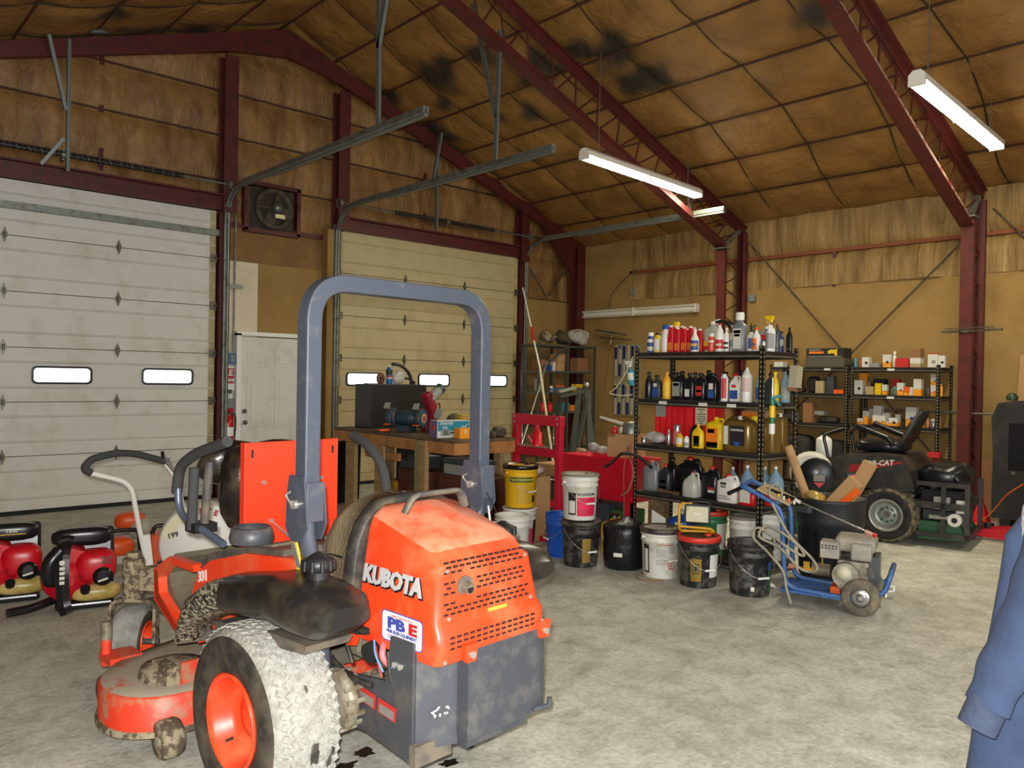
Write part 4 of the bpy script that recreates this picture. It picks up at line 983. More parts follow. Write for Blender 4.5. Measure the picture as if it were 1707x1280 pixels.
bucket('yellow bucket with green band and black lid on top of a white bucket', (4.92, 5.27, .385), m_by, M('lid_black_gloss', (20, 20, 20), .25), r=.15, h=.37, labels=((c_labg, -45, 45, .62, .74), (P_('label_dark_yellow', (190, 150, 20), .5), -20, 40, .1, .56), (c_labk, 44, 58, .12, .3)), rotz=R(-38), bail_side=1, textbits=(('TRACTOR HYDRAULIC', .022, 4, .68, c_laby),), taper=.9)
bucket('tall blue bucket on the floor beside the black bucket', (5.02, 4.84, 0), m_bb, None, r=.14, h=.37, open_=True, rotz=R(-40), bail=True, bail_side=-2, m_in=m_dustg)
bucket('black bucket standing on the floor under the white bucket with crimson label', (4.90, 4.50, 0), m_bk, m_lidk, r=.158, h=.365, labels=((c_gold, 6, 34, .12, .66),), rotz=R(-48), bail_side=1)
bucket('white bucket with crimson label and horse emblem on top of a black bucket', (4.89, 4.51, .386), m_bw, m_dustg, r=.15, h=.365, labels=((c_labp, -8, 62, .1, .52), (P_('label_crimson_bright', (222, 24, 74), .5), -2, 40, .26, .42, .002), (c_labk, -40, -12, .12, .62), (c_lab, -37, -15, .16, .44, .0022)), rotz=R(-48), textbits=(('WARREN', .034, 20, .585, c_labk), ('OIL', .024, 50, .59, c_labk)), bail_side=1, lidh=.008)
g = G(); 
HB = [o for o in bpy.data.objects if o.name.startswith('bucket') and o.get('label', '').startswith('white bucket with crimson label and horse')][0]
g.T = Matrix.Rotation(R(-26), 4, 'Z') @ TR((0, -.1465, .19), R(90))
for pth in ([(-.02, .02), (-.008, .03), (.004, .018), (.016, .02), (.022, .005), (.012, .004), (.016, -.014), (.004, -.002), (-.004, -.018), (-.006, .0), (-.018, .004)],): g.prism(pth, 0, .002, c_labk, 'Z')
g.build('horse_emblem', HB)
bucket('white bucket with black lid and printed instructions left of the black bucket with red lid', (5.14, 3.86, 0), m_bw, m_lidk, r=.155, h=.375, labels=((c_labk, -58, -36, .1, .7), (c_lab, -54, -40, .14, .6, .002)) + tuple((c_labgr, -12, 14 + (k % 2) * 6, .6 - k * .028, .612 - k * .028, .002) for k in range(6)) + tuple((c_labgr, 26, 50, .66 - k * .03, .672 - k * .03, .002) for k in range(5)) + ((c_labr, 26, 44, .2, .22, .002), (c_labr, -6, 40, .7, .715, .002)) + tuple((c_labgr, -12, 16, .38 - k * .03, .392 - k * .03, .002) for k in range(4)) + ((c_labr, 22, 42, .3, .32, .002), (c_labr, 24, 40, .25, .27, .002)), rotz=R(-54), bail_side=1)
bucket('black bucket with red lid and gold emblem label carrying the yellow work light', (5.13, 3.50, 0), m_bk, m_lidr, r=.155, h=.37, labels=((c_gold, -20, 12, .14, .6), (c_labk, -14, 6, .3, .5, .002), (c_gold, -12, 4, .32, .48, .0025), (c_labk, -8, 0, .35, .45, .003), (c_lab, 38, 78, .22, .68)), rotz=R(-58), bail_side=1)
bucket('open black bucket with worn label standing in front of the shelf corner post', (5.23, 3.12, 0), m_bk, None, r=.16, h=.38, open_=True, labels=((M('scuffed_label', (92, 92, 84), .6, dirt=.5, dc=(30, 30, 30), ds=30), -30, 10, .16, .62), (c_labb, 56, 72, .5, .66), (c_green, 58, 78, .1, .5), (c_lab, 4, 14, .12, .2, .002)), rotz=R(-60), bail_side=1)
bucket('green bucket with red lid standing on the lowest shelf behind the red-lid bucket', (5.81, 3.84, .086), m_bg, m_lidr, r=.13, h=.36, labels=((c_lab, 20, 80, .14, .78), (c_labgr, 24, 60, .3, .31, .003), (c_labgr, 24, 70, .5, .51, .003), (c_labk, 60, 74, .18, .26, .003)), rotz=R(-55), bail=False)
bucket('second green drum with a red rim behind the green bucket on the lowest shelf', (6.055, 3.70, .086), m_bg, m_lidr, r=.105, h=.40, rotz=R(-55), bail=False, name='drum', cat='drum')
bucket('white drum on the lowest shelf right behind the corner post, nearer one', (5.785, 3.50, .086), m_bw, m_dustg, r=.12, h=.36, taper=.98, rotz=R(-55), bail=False, name='drum', cat='drum', lidh=.015, labels=((c_labb, 70, 84, .1, .7),))
bucket('white drum at the end of the lowest shelf with a black mark', (6.04, 3.425, .086), m_bw, m_dustg, r=.12, h=.39, taper=.98, rotz=R(-55), bail=False, name='drum', cat='drum', lidh=.015, textbits=(('AR', .07, 14, .4, c_labk),))

# black bag-covered bin
t = thing('covered_bin', 'black plastic bag pulled over a round bin beside the stacked buckets', 'bin', (5.12, 4.22, 0))
g = G(); m_bag = M('black_bag', (20, 20, 21), .35, bump=.5, bs=14)
rings = []
for z, r_ in ((0, .15), (.02, .165), (.2, .17), (.24, .168), (.3, .178), (.34, .175), (.37, .14), (.39, .07), (.41, .03), (.415, .004)):
    rings.append([((r_ + .012 * noise.noise(Vector((math.cos(k * .26) * 2, math.sin(k * .26) * 2, z * 9)))) * math.cos(k * PI / 12) + (.03 if z > .38 else 0), (r_ + .014 * noise.noise(Vector((math.cos(k * .26) * 3, math.sin(k * .26) * 3, z * 9)))) * math.sin(k * PI / 12), z) for k in range(24)])
g.loft(rings, m_bag); g.build('bin_and_bag', t)
g = G(); g.box((-.155, -.07, .13), (.02, .07, .03), c_lab, rot=(0, 0, R(30))); g.build('paper_scrap', t)

# yellow jug & blue jug near the washer
bottle('yellow oil jug lying behind the crimson-label bucket under the parts washer', 'jug', 5.5, 4.65, 0, .2, .34, c_yel, c_blk, shape='sq', depth=.8, handle=True, lab=((c_lab, .2, .6, .6, 0),))
bottle('blue jerry can with clear cap on the lowest shelf behind the work light', 'jug', 5.85, 4.17, .086, .2, .32, c_blue, c_clear, shape='sq', depth=.8, lab=((c_lab, .6, .72, .5, .3),), capr=.25)
# work light
t = thing('work_light', 'yellow-framed work light sitting on the red bucket lid', 'work light', (5.14, 3.52, .381), R(-58))
m_wly = M('worklight_yellow', (206, 150, 24), .4)
g = G(); g.tube(arc([(-.02, .06, .008), (-.13, .02, .01), (-.135, -.03, .05), (-.135, -.03, .21), (-.1, -.03, .235), (-.04, -.03, .235)], .03, 4), .011, m_wly, 8); g.tube(arc([(-.13, -.01, .05), (.1, -.01, .045), (.13, .02, .01), (.08, .07, .008), (-.02, .06, .008)], .03, 4), .011, m_wly, 8); g.build('stand', t)
g = G(); g.box((0, -.04, .16), (.19, .06, .14), c_dgrey); hd = g.build('lamp_head', t, bevel=.012)
g = G(); g.box((0, -.075, .16), (.16, .01, .115), M('lamp_glass', (196, 190, 160), .25, dirt=.3, dc=(140, 128, 90), ds=9)); g.box((0, -.081, .162), (.05, .002, .02), c_lab); g.build('lamp_glass', hd)
g = G(); g.tube(arc([(-.1, -.03, .235), (-.06, -.04, .25), (.08, -.04, .25), (.1, -.03, .22)], .02, 3), .008, c_blk, 6); g.build('hanger', t)
# paper sheet and dog-eared box beside
t = thing('paper_sheet', 'loose white sheet standing on the lowest shelf behind the white bucket', 'paper', (5.62, 4.26, .085), R(-60))
g = G(); g.prism([(-.05, .0), (.07, .0), (.07, .26), (-.05, .33)], -.002, .002, c_lab, 'Y'); g.build('sheet', t)
for k, (y, w_, h, m, lb) in enumerate(((4.42, .16, .42, M('old_wood', (130, 108, 74), .8, dirt=.4, dc=(90, 72, 48), ds=8), 'tall brown wooden offcut at the left end of the lowest shelf'), (4.05, .22, .30, m_card, 'tan cardboard box in the back of the lowest shelf'))):
    t = thing('wood_offcut' if k == 0 else 'cardboard_box', lb, 'wood' if k == 0 else 'box', (6.09 if k else 5.85, y, .086), R(-90))
    g = G(); g.box((0, 0, h / 2), (w_, .1 if k == 0 else .15, h), m); g.build('board' if k == 0 else 'carton', t, bevel=.004)

# ------------------------------------------------------------------ boltless shelf racks
m_rack = M('rack_black', (26, 25, 24), .4, dirt=.3, dc=(58, 52, 44), ds=10); m_hole = M('slot_bright', (150, 140, 100), .6)
def rack(label, x0, x1, y0, y1, zs, top, tags=()):
    t = thing('shelf_rack', label, 'shelf', (x0, y0, 0))
    W, D = y1 - y0, x1 - x0
    for yy in (0, W):
        for xx in (0, D):
            g = G(); sx = 1 if xx == 0 else -1; sy = 1 if yy == 0 else -1
            g.box((xx + sx * .002, yy + sy * .018, top / 2), (.004, .036, top), m_rack); g.box((xx + sx * .018, yy + sy * .002, top / 2), (.036, .004, top), m_rack)
            for k in range(int(top / .038)): 
                z = .03 + k * .038; g.box((xx - .0005 if xx == 0 else xx - .004, yy + sy * .018, z), (.002, .009, .016), m_hole)
                if yy == 0: g.box((xx + sx * .018, -.0005, z), (.009, .002, .016), m_hole)
            g.build('post', t)
    for z in zs:
        g = G(); g.box((D / 2, W / 2, z - .008), (D - .01, W - .01, .014), M('shelf_deck', (60, 54, 46), .8)); g.build('shelf', t)
        g = G()
        for xx in (.012, D - .012): g.box((xx, W / 2, z - .03), (.02, W - .02, .05), m_rack)
        for yy in (.012, W - .012): g.box((D / 2, yy, z - .03), (D - .02, .02, .05), m_rack)
        g.box((-.003, W / 2, z - .04), (.006, W - .06, .012), M('rack_edge_worn', (96, 88, 74), .5)); g.box((D / 2, -.003, z - .04), (D - .06, .006, .012), M('rack_edge_worn', (96, 88, 74), .5))
        g.build('shelf_rail', t)
    for y, z in tags:
        g = G(); g.box((-.007, y - y0, z - .03), (.002, .085, .028), c_lab); g.build('shelf_tag', t)
    return t
rack('near black slotted shelf rack crowded with oil bottles and jugs', 5.63, 6.18, 3.28, 4.545, (.085, .555, .975, 1.38, 1.79), 1.83, ((4.23, 1.38), (3.82, 1.38), (3.55, 1.38)))
rack('black shelf rack along the tan wall holding small filter boxes', 9.9, 10.33, 3.5, 4.55, (.2, .62, 1.035, 1.41, 1.75), 1.78, ((4.05, 1.75), (4.05, 1.41)))
rack('black shelf rack along the tan wall holding dark tools, left of the filter box rack', 9.9, 10.33, 4.58, 5.66, (.2, .55, 1.02, 1.41, 1.75), 1.78, ((4.85, 1.75),))

# ---- top shelf of the near rack
Z1, Z2, Z3, Z4 = 1.791, 1.381, .976, .556
B = bottle
B('blue and white spray can with white cap at the left end of the top shelf', 'can', 5.75, 4.47, Z1, .06, .183, c_labb, c_white, lab=((c_lab, .1, .3, 1, 0), (c_white, .5, .66, 1, 0)), capr=.8, caph=.18, neck=.7, shoulder=.06)
B('small yellow bottle beside the blue spray can on the top shelf', 'bottle', 5.75, 4.395, Z1, .07, .175, c_yel, c_blk, lab=((c_lab, .1, .7, .5, .5),), neck=.5)
B('slim white bottle behind the yellow one at the left of the top shelf', 'bottle', 5.88, 4.44, Z1, .045, .20, c_white, c_white)
B('white bottle with a broad blue cap near the left end of the top shelf', 'bottle', 5.75, 4.305, Z1, .08, .245, c_white, c_blue, capr=.75, caph=.16, neck=.6, shoulder=.3)
redl = ['first red additive bottle from the left, front row of the top shelf', 'first red additive bottle of the back row on the top shelf', 'second red additive bottle from the left, front row of the top shelf', 'second red additive bottle of the back row on the top shelf', 'third red additive bottle from the left, front row of the top shelf', 'third red additive bottle of the back row on the top shelf', 'fourth red additive bottle from the left, front row of the top shelf', 'fourth red additive bottle of the back row on the top shelf', 'fifth and last red additive bottle of the back row on the top shelf']
for k, (x, y, h) in enumerate(((5.73, 4.235, .238), (5.83, 4.25, .237), (5.73, 4.165, .216), (5.83, 4.19, .238), (5.73, 4.095, .22), (5.83, 4.13, .213), (5.73, 4.03, .224), (5.83, 4.07, .221), (5.832, 4.006, .205))):
    B(redl[k], 'bottle', x, y, Z1, .058, h, c_red, c_white, shape='sq', depth=.6, neck=.62, shoulder=.42, capr=.5, caph=.07, lab=((c_labo, .08, .36, .8, 0),), group='red additive bottles on the top shelf')
B('yellow-capped can standing behind the red bottles on the top shelf', 'can', 6.02, 4.39, Z1, .07, .29, c_red, c_yel, capr=.9, caph=.16, neck=.8)
B('small white bottle with pump nozzle and blue label in front of the milky jug', 'bottle', 5.70, 3.965, Z1, .066, .195, c_white, c_white, lab=((c_labb, .08, .5, 1, 0), (c_laby, .24, .36, .8, .0)), neck=.5, capr=.4, caph=.22, shoulder=.2)
B('large milky jug with a red and yellow label on the top shelf', 'jug', 5.89, 3.915, Z1, .13, .27, c_clear, c_white, shape='sq', depth=.7, handle=True, lab=((c_labr, .08, .2, .9, -.1), (c_laby, .2, .36, .9, -.1)), capr=.3)
t = thing('hose_coil', 'black coil of hose lying behind the jugs on the top shelf', 'hose', (6.05, 3.95, Z1 + .012))
g = G()
for k in range(3): g.tube([(.02 * k, .13 * math.cos(a * PI / 12), .14 + .13 * math.sin(a * PI / 12)) for a in range(24)] , .016, c_blk, 8, closed=True)
g.build('coil', t)
B('small can with orange-red label on the top shelf middle', 'can', 5.70, 3.80, Z1, .055, .153, P_('can_orange_red', (206, 70, 50)), c_white, caph=.18, capr=.7, neck=.8, lab=((c_lab, .5, .75, 1, 0),))
B('white bottle with red label and red-tipped neck on the top shelf middle', 'bottle', 5.72, 3.735, Z1, .066, .235, c_white, c_red, lab=((c_labr, .1, .42, 1, 0), (c_lab, .2, .28, .7, 0)), neck=.34, shoulder=.3, capr=.35, caph=.06)
B('white bottle with black print right of the red-label bottle', 'bottle', 5.74, 3.682, Z1, .045, .2, c_white, c_white, lab=((c_labk, .3, .4, .8, 0), (c_labk, .12, .2, .8, 0)), shoulder=.25)
B('slim white tube with red cap left of the tall grey jug', 'bottle', 5.76, 3.638, Z1, .036, .192, c_white, c_red, lab=((c_labgr, .2, .5, .8, 0),))
B('tall grey bottle with a big white cap, tallest on the top shelf', 'bottle', 5.75, 3.565, Z1, .108, .32, c_grey, c_white, shape='sq', depth=.7, capr=.62, caph=.2, neck=.45, shoulder=.14, lab=((c_lab, .06, .58, .8, 0), (c_labk, .46, .54, .7, 0), (c_labr, .38, .44, .6, 0)))
B('white pump bottle with black nozzle right of the tall grey one', 'bottle', 5.74, 3.455, Z1, .062, .21, c_white, c_blk, lab=((c_labb, .1, .5, .5, .6),), capr=.3, caph=.26, tip=c_blk, neck=.45)
B('orange and white glue bottle with orange tip on the top shelf', 'bottle', 5.71, 3.39, Z1, .066, .185, c_white, c_or, lab=((c_labo, .06, .62, .7, -.4), (c_labb, .24, .34, .5, -.3)), tip=c_or, shoulder=.3, neck=.3)
t = thing('blister_pack', 'clear clamshell pack with blue and red card on the top shelf', 'package', (5.90, 3.40, Z1), LX)
g = G(); g.box((0, 0, .085), (.10, .05, .17), P_('clamshell', (140, 146, 150), .2)); g.box((0, -.027, .12), (.09, .003, .04), c_labr); g.box((0, -.027, .07), (.09, .003, .05), c_labb); g.build('pack', t, bevel=.006)
def sprayhead(T, h, m, r=.02):
    g = G(); g.cyl((0, 0, h - .055), (0, 0, h - .03), .014, m, 10); g.box((-.012, 0, h - .018), (.062, .022, .03), m); g.cyl((-.04, 0, h - .014), (-.056, 0, h - .014), .008, m, 8); g.bar((-.022, 0, h - .03), (-.04, 0, h - .06), .012, .008, m); g.build('trigger_head', T)
T = B('yellow trigger spray bottle at the right of the top shelf', 'bottle', 5.84, 3.335, Z1, .062, .235, c_white, None, lab=((c_labgr, .1, .6, .9, 0),), neck=.3); sprayhead(T, .29, c_yel)
B('white caulk tube standing at the right of the top shelf', 'bottle', 5.75, 3.30, Z1, .042, .21, c_white, c_white, lab=((c_labgr, .1, .8, 1, 0),), neck=.5, tip=c_white)
B('dark bottle with red tip near the right corner of the top shelf', 'bottle', 5.905, 3.32, Z1, .045, .22, c_dgrey, c_blk, tip=c_red, capr=.3, caph=.14)
B('blue and black can at the right corner of the top shelf', 'can', 5.72, 3.335 - .09, Z1, .055, .148, c_navy, c_blk, lab=((c_labgr, .3, .6, 1, 0),)) if False else B('blue and black can behind the caulk tube on the top shelf', 'can', 5.97, 3.33, Z1, .06, .17, c_navy, c_blk, lab=((c_labgr, .3, .6, 1, 0),), capr=.8)
B('tiny white bottle at the far right end of the top shelf', 'bottle', 5.69, 3.312, Z1, .026, .09, c_white, c_blk)
for k, (x, y, w_, h, b_, c_, lb) in enumerate(((6.08, 3.62, .07, .24, c_green, c_green, 'green bottle half hidden behind the tall grey bottle on the top shelf'), (6.0, 3.715, .06, .22, c_white, c_blue, 'white bottle with blue cap in the back row of the top shelf'), (6.06, 3.5, .07, .22, c_labb, c_white, 'blue can in the back row of the top shelf'), (6.08, 4.2, .07, .2, c_blk, c_red, 'black bottle in the back row of the top shelf behind the red ones'))):
    B(lb, 'bottle', x, y, Z1, w_, h, b_, c_)

# ---- second shelf
B('black oil bottle at the left end of the second shelf', 'bottle', 5.74, 4.475, Z2, .07, .24, c_blk, c_blk, shoulder=.35, neck=.3)
B('dark oil bottle with white patch and red triangle at the left of the second shelf', 'bottle', 5.74, 4.385, Z2, .09, .21, c_dgrey, c_blk, shape='sq', depth=.55, neck=.3, shoulder=.2, lab=((c_lab, .5, .74, .5, 0), (c_labb, .08, .45, .8, 0)))
B('blue and orange bottle squeezed left of the yellow-orange one', 'bottle', 5.83, 4.345, Z2, .05, .225, c_navy, c_or, lab=((c_lab, .1, .6, .7, 0),))
B('yellow-orange ribbed bottle near the left of the second shelf', 'bottle', 5.71, 4.255, Z2, .068, .239, P_('bottle_amber_yellow', (228, 164, 24)), P_('bottle_amber_yellow', (228, 164, 24)), neck=.35, shoulder=.25, capr=.32, caph=.06, lab=((c_laby, .1, .6, .8, 0),))
B('black jug with a grey label right of the yellow-orange bottle', 'jug', 5.75, 4.16, Z2, .115, .235, c_blk, c_blk, shape='sq', depth=.6, lab=((c_labgr, .12, .66, .8, 0), (c_labk, .5, .6, .6, 0)), shoulder=.2)
B('slim dark blue bottle between the black jugs', 'bottle', 5.86, 4.09, Z2, .06, .188, c_navy, c_blk)
B('black jug with a small white label in the middle of the second shelf', 'jug', 5.75, 4.04, Z2, .09, .231, c_blk, c_blk, shape='sq', depth=.6, lab=((c_lab, .12, .4, .6, -.2),), shoulder=.22)
B('black jug with a dark red label in the middle of the second shelf', 'jug', 5.75, 3.93, Z2, .095, .232, c_blk, c_blk, shape='sq', depth=.6, lab=((c_labr, .16, .52, .7, 0), (c_labk, .3, .38, .6, 0)), shoulder=.22, handle=True)
B('plain black bottle in the second row of the second shelf', 'bottle', 5.88, 3.87, Z2, .06, .223, c_blk, c_blk)
B('black jug with white patch and red triangle near the middle of the second shelf', 'jug', 5.75, 3.81, Z2, .095, .233, c_blk, c_blk, shape='sq', depth=.6, lab=((c_lab, .4, .64, .5, 0), (c_labb, .1, .36, .7, 0)), shoulder=.22)
B('plain black bottle left of the blue, white and red can', 'bottle', 5.83, 3.745, Z2, .05, .21, c_blk, c_dgrey)
B('tall blue, white and red striped can on the second shelf', 'can', 5.71, 3.675, Z2, .06, .243, c_white, c_blk, lab=((c_navy, .03, .9, .35, -.75), (c_labr, .1, .85, .4, .5)), capr=.6, caph=.08, neck=.6, shoulder=.08)
B('white and blue jug with red cap right of the striped can', 'jug', 5.76, 3.60, Z2, .095, .23, c_white, c_red, shape='sq', depth=.6, lab=((c_labb, .1, .4, .9, 0), (c_labr, .5, .6, .5, 0)), handle=True, shoulder=.25)
B('milky grey bottle on the second shelf behind the white cylinder', 'bottle', 5.86, 3.57, Z2, .075, .255, c_clear, c_white)
B('big plain white cylindrical bottle on the second shelf', 'bottle', 5.71, 3.465, Z2, .085, .28, c_white, c_white, neck=.4, shoulder=.12, capr=.3, caph=.08, lab=((P_('label_pale_pink', (206, 176, 170), .6), .3, .7, .7, 0),))
B('clear bluish bottle with red trigger right of the white cylinder', 'bottle', 5.73, 3.36, Z2, .065, .27, c_clearb, c_red, lab=((c_labb, .1, .45, .8, 0),), neck=.3, shoulder=.3)
B('yellow bottle seen past the corner post on the second shelf', 'bottle', 5.98, 3.37, Z2, .06, .25, c_yel, c_yel, shoulder=.35)
B('clear spray bottle at the right end of the second shelf', 'bottle', 6.05, 3.34 - .02, Z2, .075, .28, c_clearb, c_blk, lab=((c_labgr, .1, .5, 1, 0),), shoulder=.4)
# teal spray bottle and hanging bits on the left post
T = B('teal spray bottle hung at the left end of the second shelf', 'bottle', 5.66, 4.60, 1.50, .07, .17, c_teal, None, neck=.3, lab=((c_lab, .3, .7, .8, 0),)); sprayhead(T, .22, c_white)
T.rotation_euler = (R(12), 0, LX)
g = G(); g.tube(spline([(5.61, 4.56, 1.75), (5.56, 4.6, 1.6), (5.55, 4.7, 1.47), (5.56, 4.78, 1.42), (5.58, 4.66, 1.40), (5.61, 4.56, 1.41)]), .006, M('cord_cream', (190, 178, 140), .6), 6); tag(g.build('cream_cord'), 'cream cord looped off the left post of the near rack', 'cord')
g = G(); g.tube(spline([(5.60, 4.57, .96), (5.60, 4.56, .86), (5.62, 4.54, .7), (5.58, 4.56, .55), (5.56, 4.62, .5)]), .012, M('hose_rust', (142, 72, 54), .6), 8); tag(g.build('rubber_hose'), 'rust-red hose hanging down the left post of the near rack', 'hose')
g = G(); g.tube(spline([(5.61, 4.60, .94), (5.585, 4.62, .7), (5.6, 4.62, .4), (5.59, 4.63, .01)]), .006, M('hose_rust', (142, 72, 54), .6), 6); tag(g.build('rust_cord'), 'thin rust-red cord hanging down to the floor at the left post', 'cord')

dl = ((6.12, 3.33, Z1, .045, .21, 'slim charcoal tube at the back right corner of the top shelf'), (6.11, 3.43, Z1, .07, .2, 'charcoal can-shaped bottle at the back right of the top shelf'), (6.1, 4.11, Z1, .06, .2, 'charcoal bottle left of the hose coil on the top shelf'), (5.98, 4.44, Z2, .08, .22, 'black jug in the back row of the second shelf behind the dark oil bottles'), (6.0, 4.30, Z2, .09, .25, 'black jug in the back row of the second shelf behind the yellow-orange bottle'), (6.0, 4.16, Z2, .08, .24, 'black bottle in the back row behind the jug with grey label'), (6.0, 4.02, Z2, .09, .26, 'black bottle in the back row behind the jug with white label'), (6.02, 3.86, Z2, .09, .25, 'black bottle in the back row behind the jug with dark red label'), (6.02, 3.70, Z2, .09, .26, 'charcoal bottle in the back row behind the striped can'), (6.05, 3.45, Z2, .08, .24, 'dark bottle in the back row behind the white cylinder'), (6.06, 4.44, Z4, .12, .28, 'black jug in the back row of the fourth shelf behind the grey jug'), (6.06, 4.28, Z4, .1, .27, 'brown jug in the back row of the fourth shelf'))
for k, (x, y, z, w_, h, lb) in enumerate(dl):
    B(lb, 'jug' if 'jug' in lb else 'bottle', x, y, z, w_, h, (c_blk, c_dgrey, c_blk, m_lidk)[k % 4] if 'brown' not in lb else m_card2, c_blk, shape='sq', depth=.7, shoulder=.25)
# ---- third shelf
t = thing('parts_organizer', 'big red slotted plastic organizer on the third shelf', 'organizer', (5.95, 4.31, Z3), LX)
m_rf = P_('organizer_red', (222, 34, 40), .4)
g = G(); g.box((0, .02, .18), (.40, .16, .35), m_rf)
for k in range(6): g.box((-.165 + k * .066, -.07, .17), (.045, .03, .33), m_rf); 
for k in range(5): g.box((-.132 + k * .066, -.061, .18), (.012, .004, .3), c_blk)
g.build('organizer_body', t, bevel=.004); g = G(); g.box((-.12, -.088, .29), (.11, .004, .1), c_labgr); g.build('label', t)
t = thing('red_box', 'red box with a printed cream notice on the third shelf', 'box', (5.98, 3.99, Z3), LX)
g = G(); g.box((0, 0, .17), (.2, .16, .34), m_rf); g.build('box_body', t, bevel=.004)
g = G(); g.box((-.03, -.083, .26), (.12, .004, .15), M('notice_cream', (214, 204, 168), .6)); n_ = g.build('notice', t)
g = G()
for k, w_ in enumerate((.08, .03, .095, .09, .1, .06, .03)): g.box((-.03, -.086, .32 - k * .02), (w_, .002, .006), c_labk)
g.build('print', n_)
t = thing('plastic_bag', 'crumpled clear plastic bag on the left of the third shelf', 'bag', (5.77, 4.40, Z3), LX)
m_cb = M('clear_bag', (176, 172, 164), .2, bump=.8, bs=18)
g = G(); lump(g, (0, 0, .05), (.2, .11, .09), m_cb, p=2.2, j=.025, sd=2); g.build('bag_body', t)
B('small silver can with blue edge at the left end of the third shelf', 'can', 5.70, 4.49, Z3, .04, .06, c_steel, None, lab=((c_navy, .1, .8, .3, -.6),), neck=.9, shoulder=.05, name='small_can')
B('glass jar with chrome top behind the amber bottle', 'jar', 5.8, 4.2, Z3, .07, .182, P_('jar_pink', (196, 120, 116), .2), c_steel, capr=.8, caph=.3, neck=.8, name='jar')
B('chrome valve fitting standing on the third shelf left of the jar', 'fitting', 5.76, 4.26, Z3, .04, .14, c_steel, c_steel, neck=.4, shoulder=.3, name='valve_fitting')
B('amber bottle with white label and red cap on the third shelf', 'bottle', 5.70, 4.10, Z3, .066, .128, c_amber, c_red, lab=((c_lab, .2, .7, .8, 0),), neck=.4, shoulder=.25)
B('small white bottle with red cap on the third shelf', 'bottle', 5.70, 4.03, Z3, .045, .105, c_white, c_red, lab=((c_labgr, .1, .4, .9, 0),), neck=.5)
B('small bright yellow oil bottle with orange label on the third shelf', 'bottle', 5.71, 3.92, Z3, .1, .202, c_yel, c_yel, shape='sq', depth=.5, neck=.22, shoulder=.3, capr=.25, caph=.06, lab=((c_labk, .08, .52, .66, 0), (c_labr, .22, .5, .6, 0)))
B('large yellow oil jug with orange label left of the bronze jug', 'jug', 5.78, 3.79, Z3, .16, .27, c_yel, c_yel, shape='sq', depth=.6, handle=True, neck=.2, capr=.24, caph=.06, shoulder=.12, lab=((c_labo, .1, .66, .8, -.1), (c_labk, .04, .22, .8, -.1), (c_labr, .5, .62, .5, -.2)))
T = thing('jug', 'large bronze oil jug with dark diamond label in the middle of the third shelf', 'jug', (5.78, 3.56, Z3), LX)
def bronzejug(T, w_, h, d_):
    g = G(); pr = [(.47, 0), (.5, .02), (.5, h - .07), (.47, h - .04), (.38, h - .02), (.3, h - .015)]
    g.lathe([(a * w_, b) for a, b in pr], c_bronze, 28, p=5, sy=d_ / w_); g.build('body', T)
    g = G(); g.tube(arc([(-w_ * .40, 0, h - .04), (-w_ * .25, 0, h + .0), (w_ * .25, 0, h + .0), (w_ * .40, 0, h - .04)], .03, 4), .013, c_bronze, 8); g.build('handle', T)
    g = G(); g.lathe([(.022, h - .02), (.022, h + .01), (.016, h + .014)], c_white, 14); g.build('cap', T)
bronzejug(T, .27, .275, .16)
g = G(); g.box((.02, -.082, .13), (.13, .003, .16), c_labk); g.prism([(.02, .04), (.06, .08), (-.02, .08)], -.085, -.08, c_labb, 'Y'); g.box((-.085, -.082, .13), (.04, .003, .15), c_lab); g.build('label', T)
g = G(); g.text('UNIVERSAL', .024, c_lab, TR((.02, -.0845, .175), R(90)), ex=.0004, bold=.0006); g.build('lettering', T)
T = thing('jug', 'bronze oil jug standing end-on behind the corner post of the third shelf', 'jug', (5.93, 3.36, Z3), R(180)); bronzejug(T, .16, .29, .11)
g = G(); g.box((0, -.057, .13), (.05, .003, .18), c_labb); g.build('label', T)
T = thing('jug', 'second bronze oil jug end-on at the back right of the third shelf', 'jug', (6.08, 3.38, Z3), R(180)); bronzejug(T, .11, .30, .12)
B('yellow jug mostly hidden behind the big bronze jug', 'jug', 5.95, 3.53, Z3, .16, .29, c_yel, c_yel, shape='sq', depth=.6)
t = thing('carton', 'yellow and orange carton lying behind the end-on bronze jugs', 'box', (6.09, 3.60, Z3), LX)
g = G(); g.box((0, 0, .16), (.2, .12, .32), m_card); g.box((0, -.062, .28), (.2, .004, .06), c_labo); g.box((0, -.062, .22), (.2, .004, .03), c_lab); g.build('carton_body', t, bevel=.003)
for k, (x, y, lb) in enumerate(((5.82, 4.0, 'black coiled strap in the middle of the third shelf behind the yellow bottle'),)):
    g = G(); g.tube(spline([(x, y + .06, Z3 + .02), (x, y + .05, Z3 + .15), (x, y - .02, Z3 + .17), (x, y - .05, Z3 + .05), (x + .03, y + .02, Z3 + .03), (x + .02, y + .04, Z3 + .14), (x + .02, y - .03, Z3 + .15)]), .018, c_blk, 8); tag(g.build('coiled_strap'), lb, 'strap')
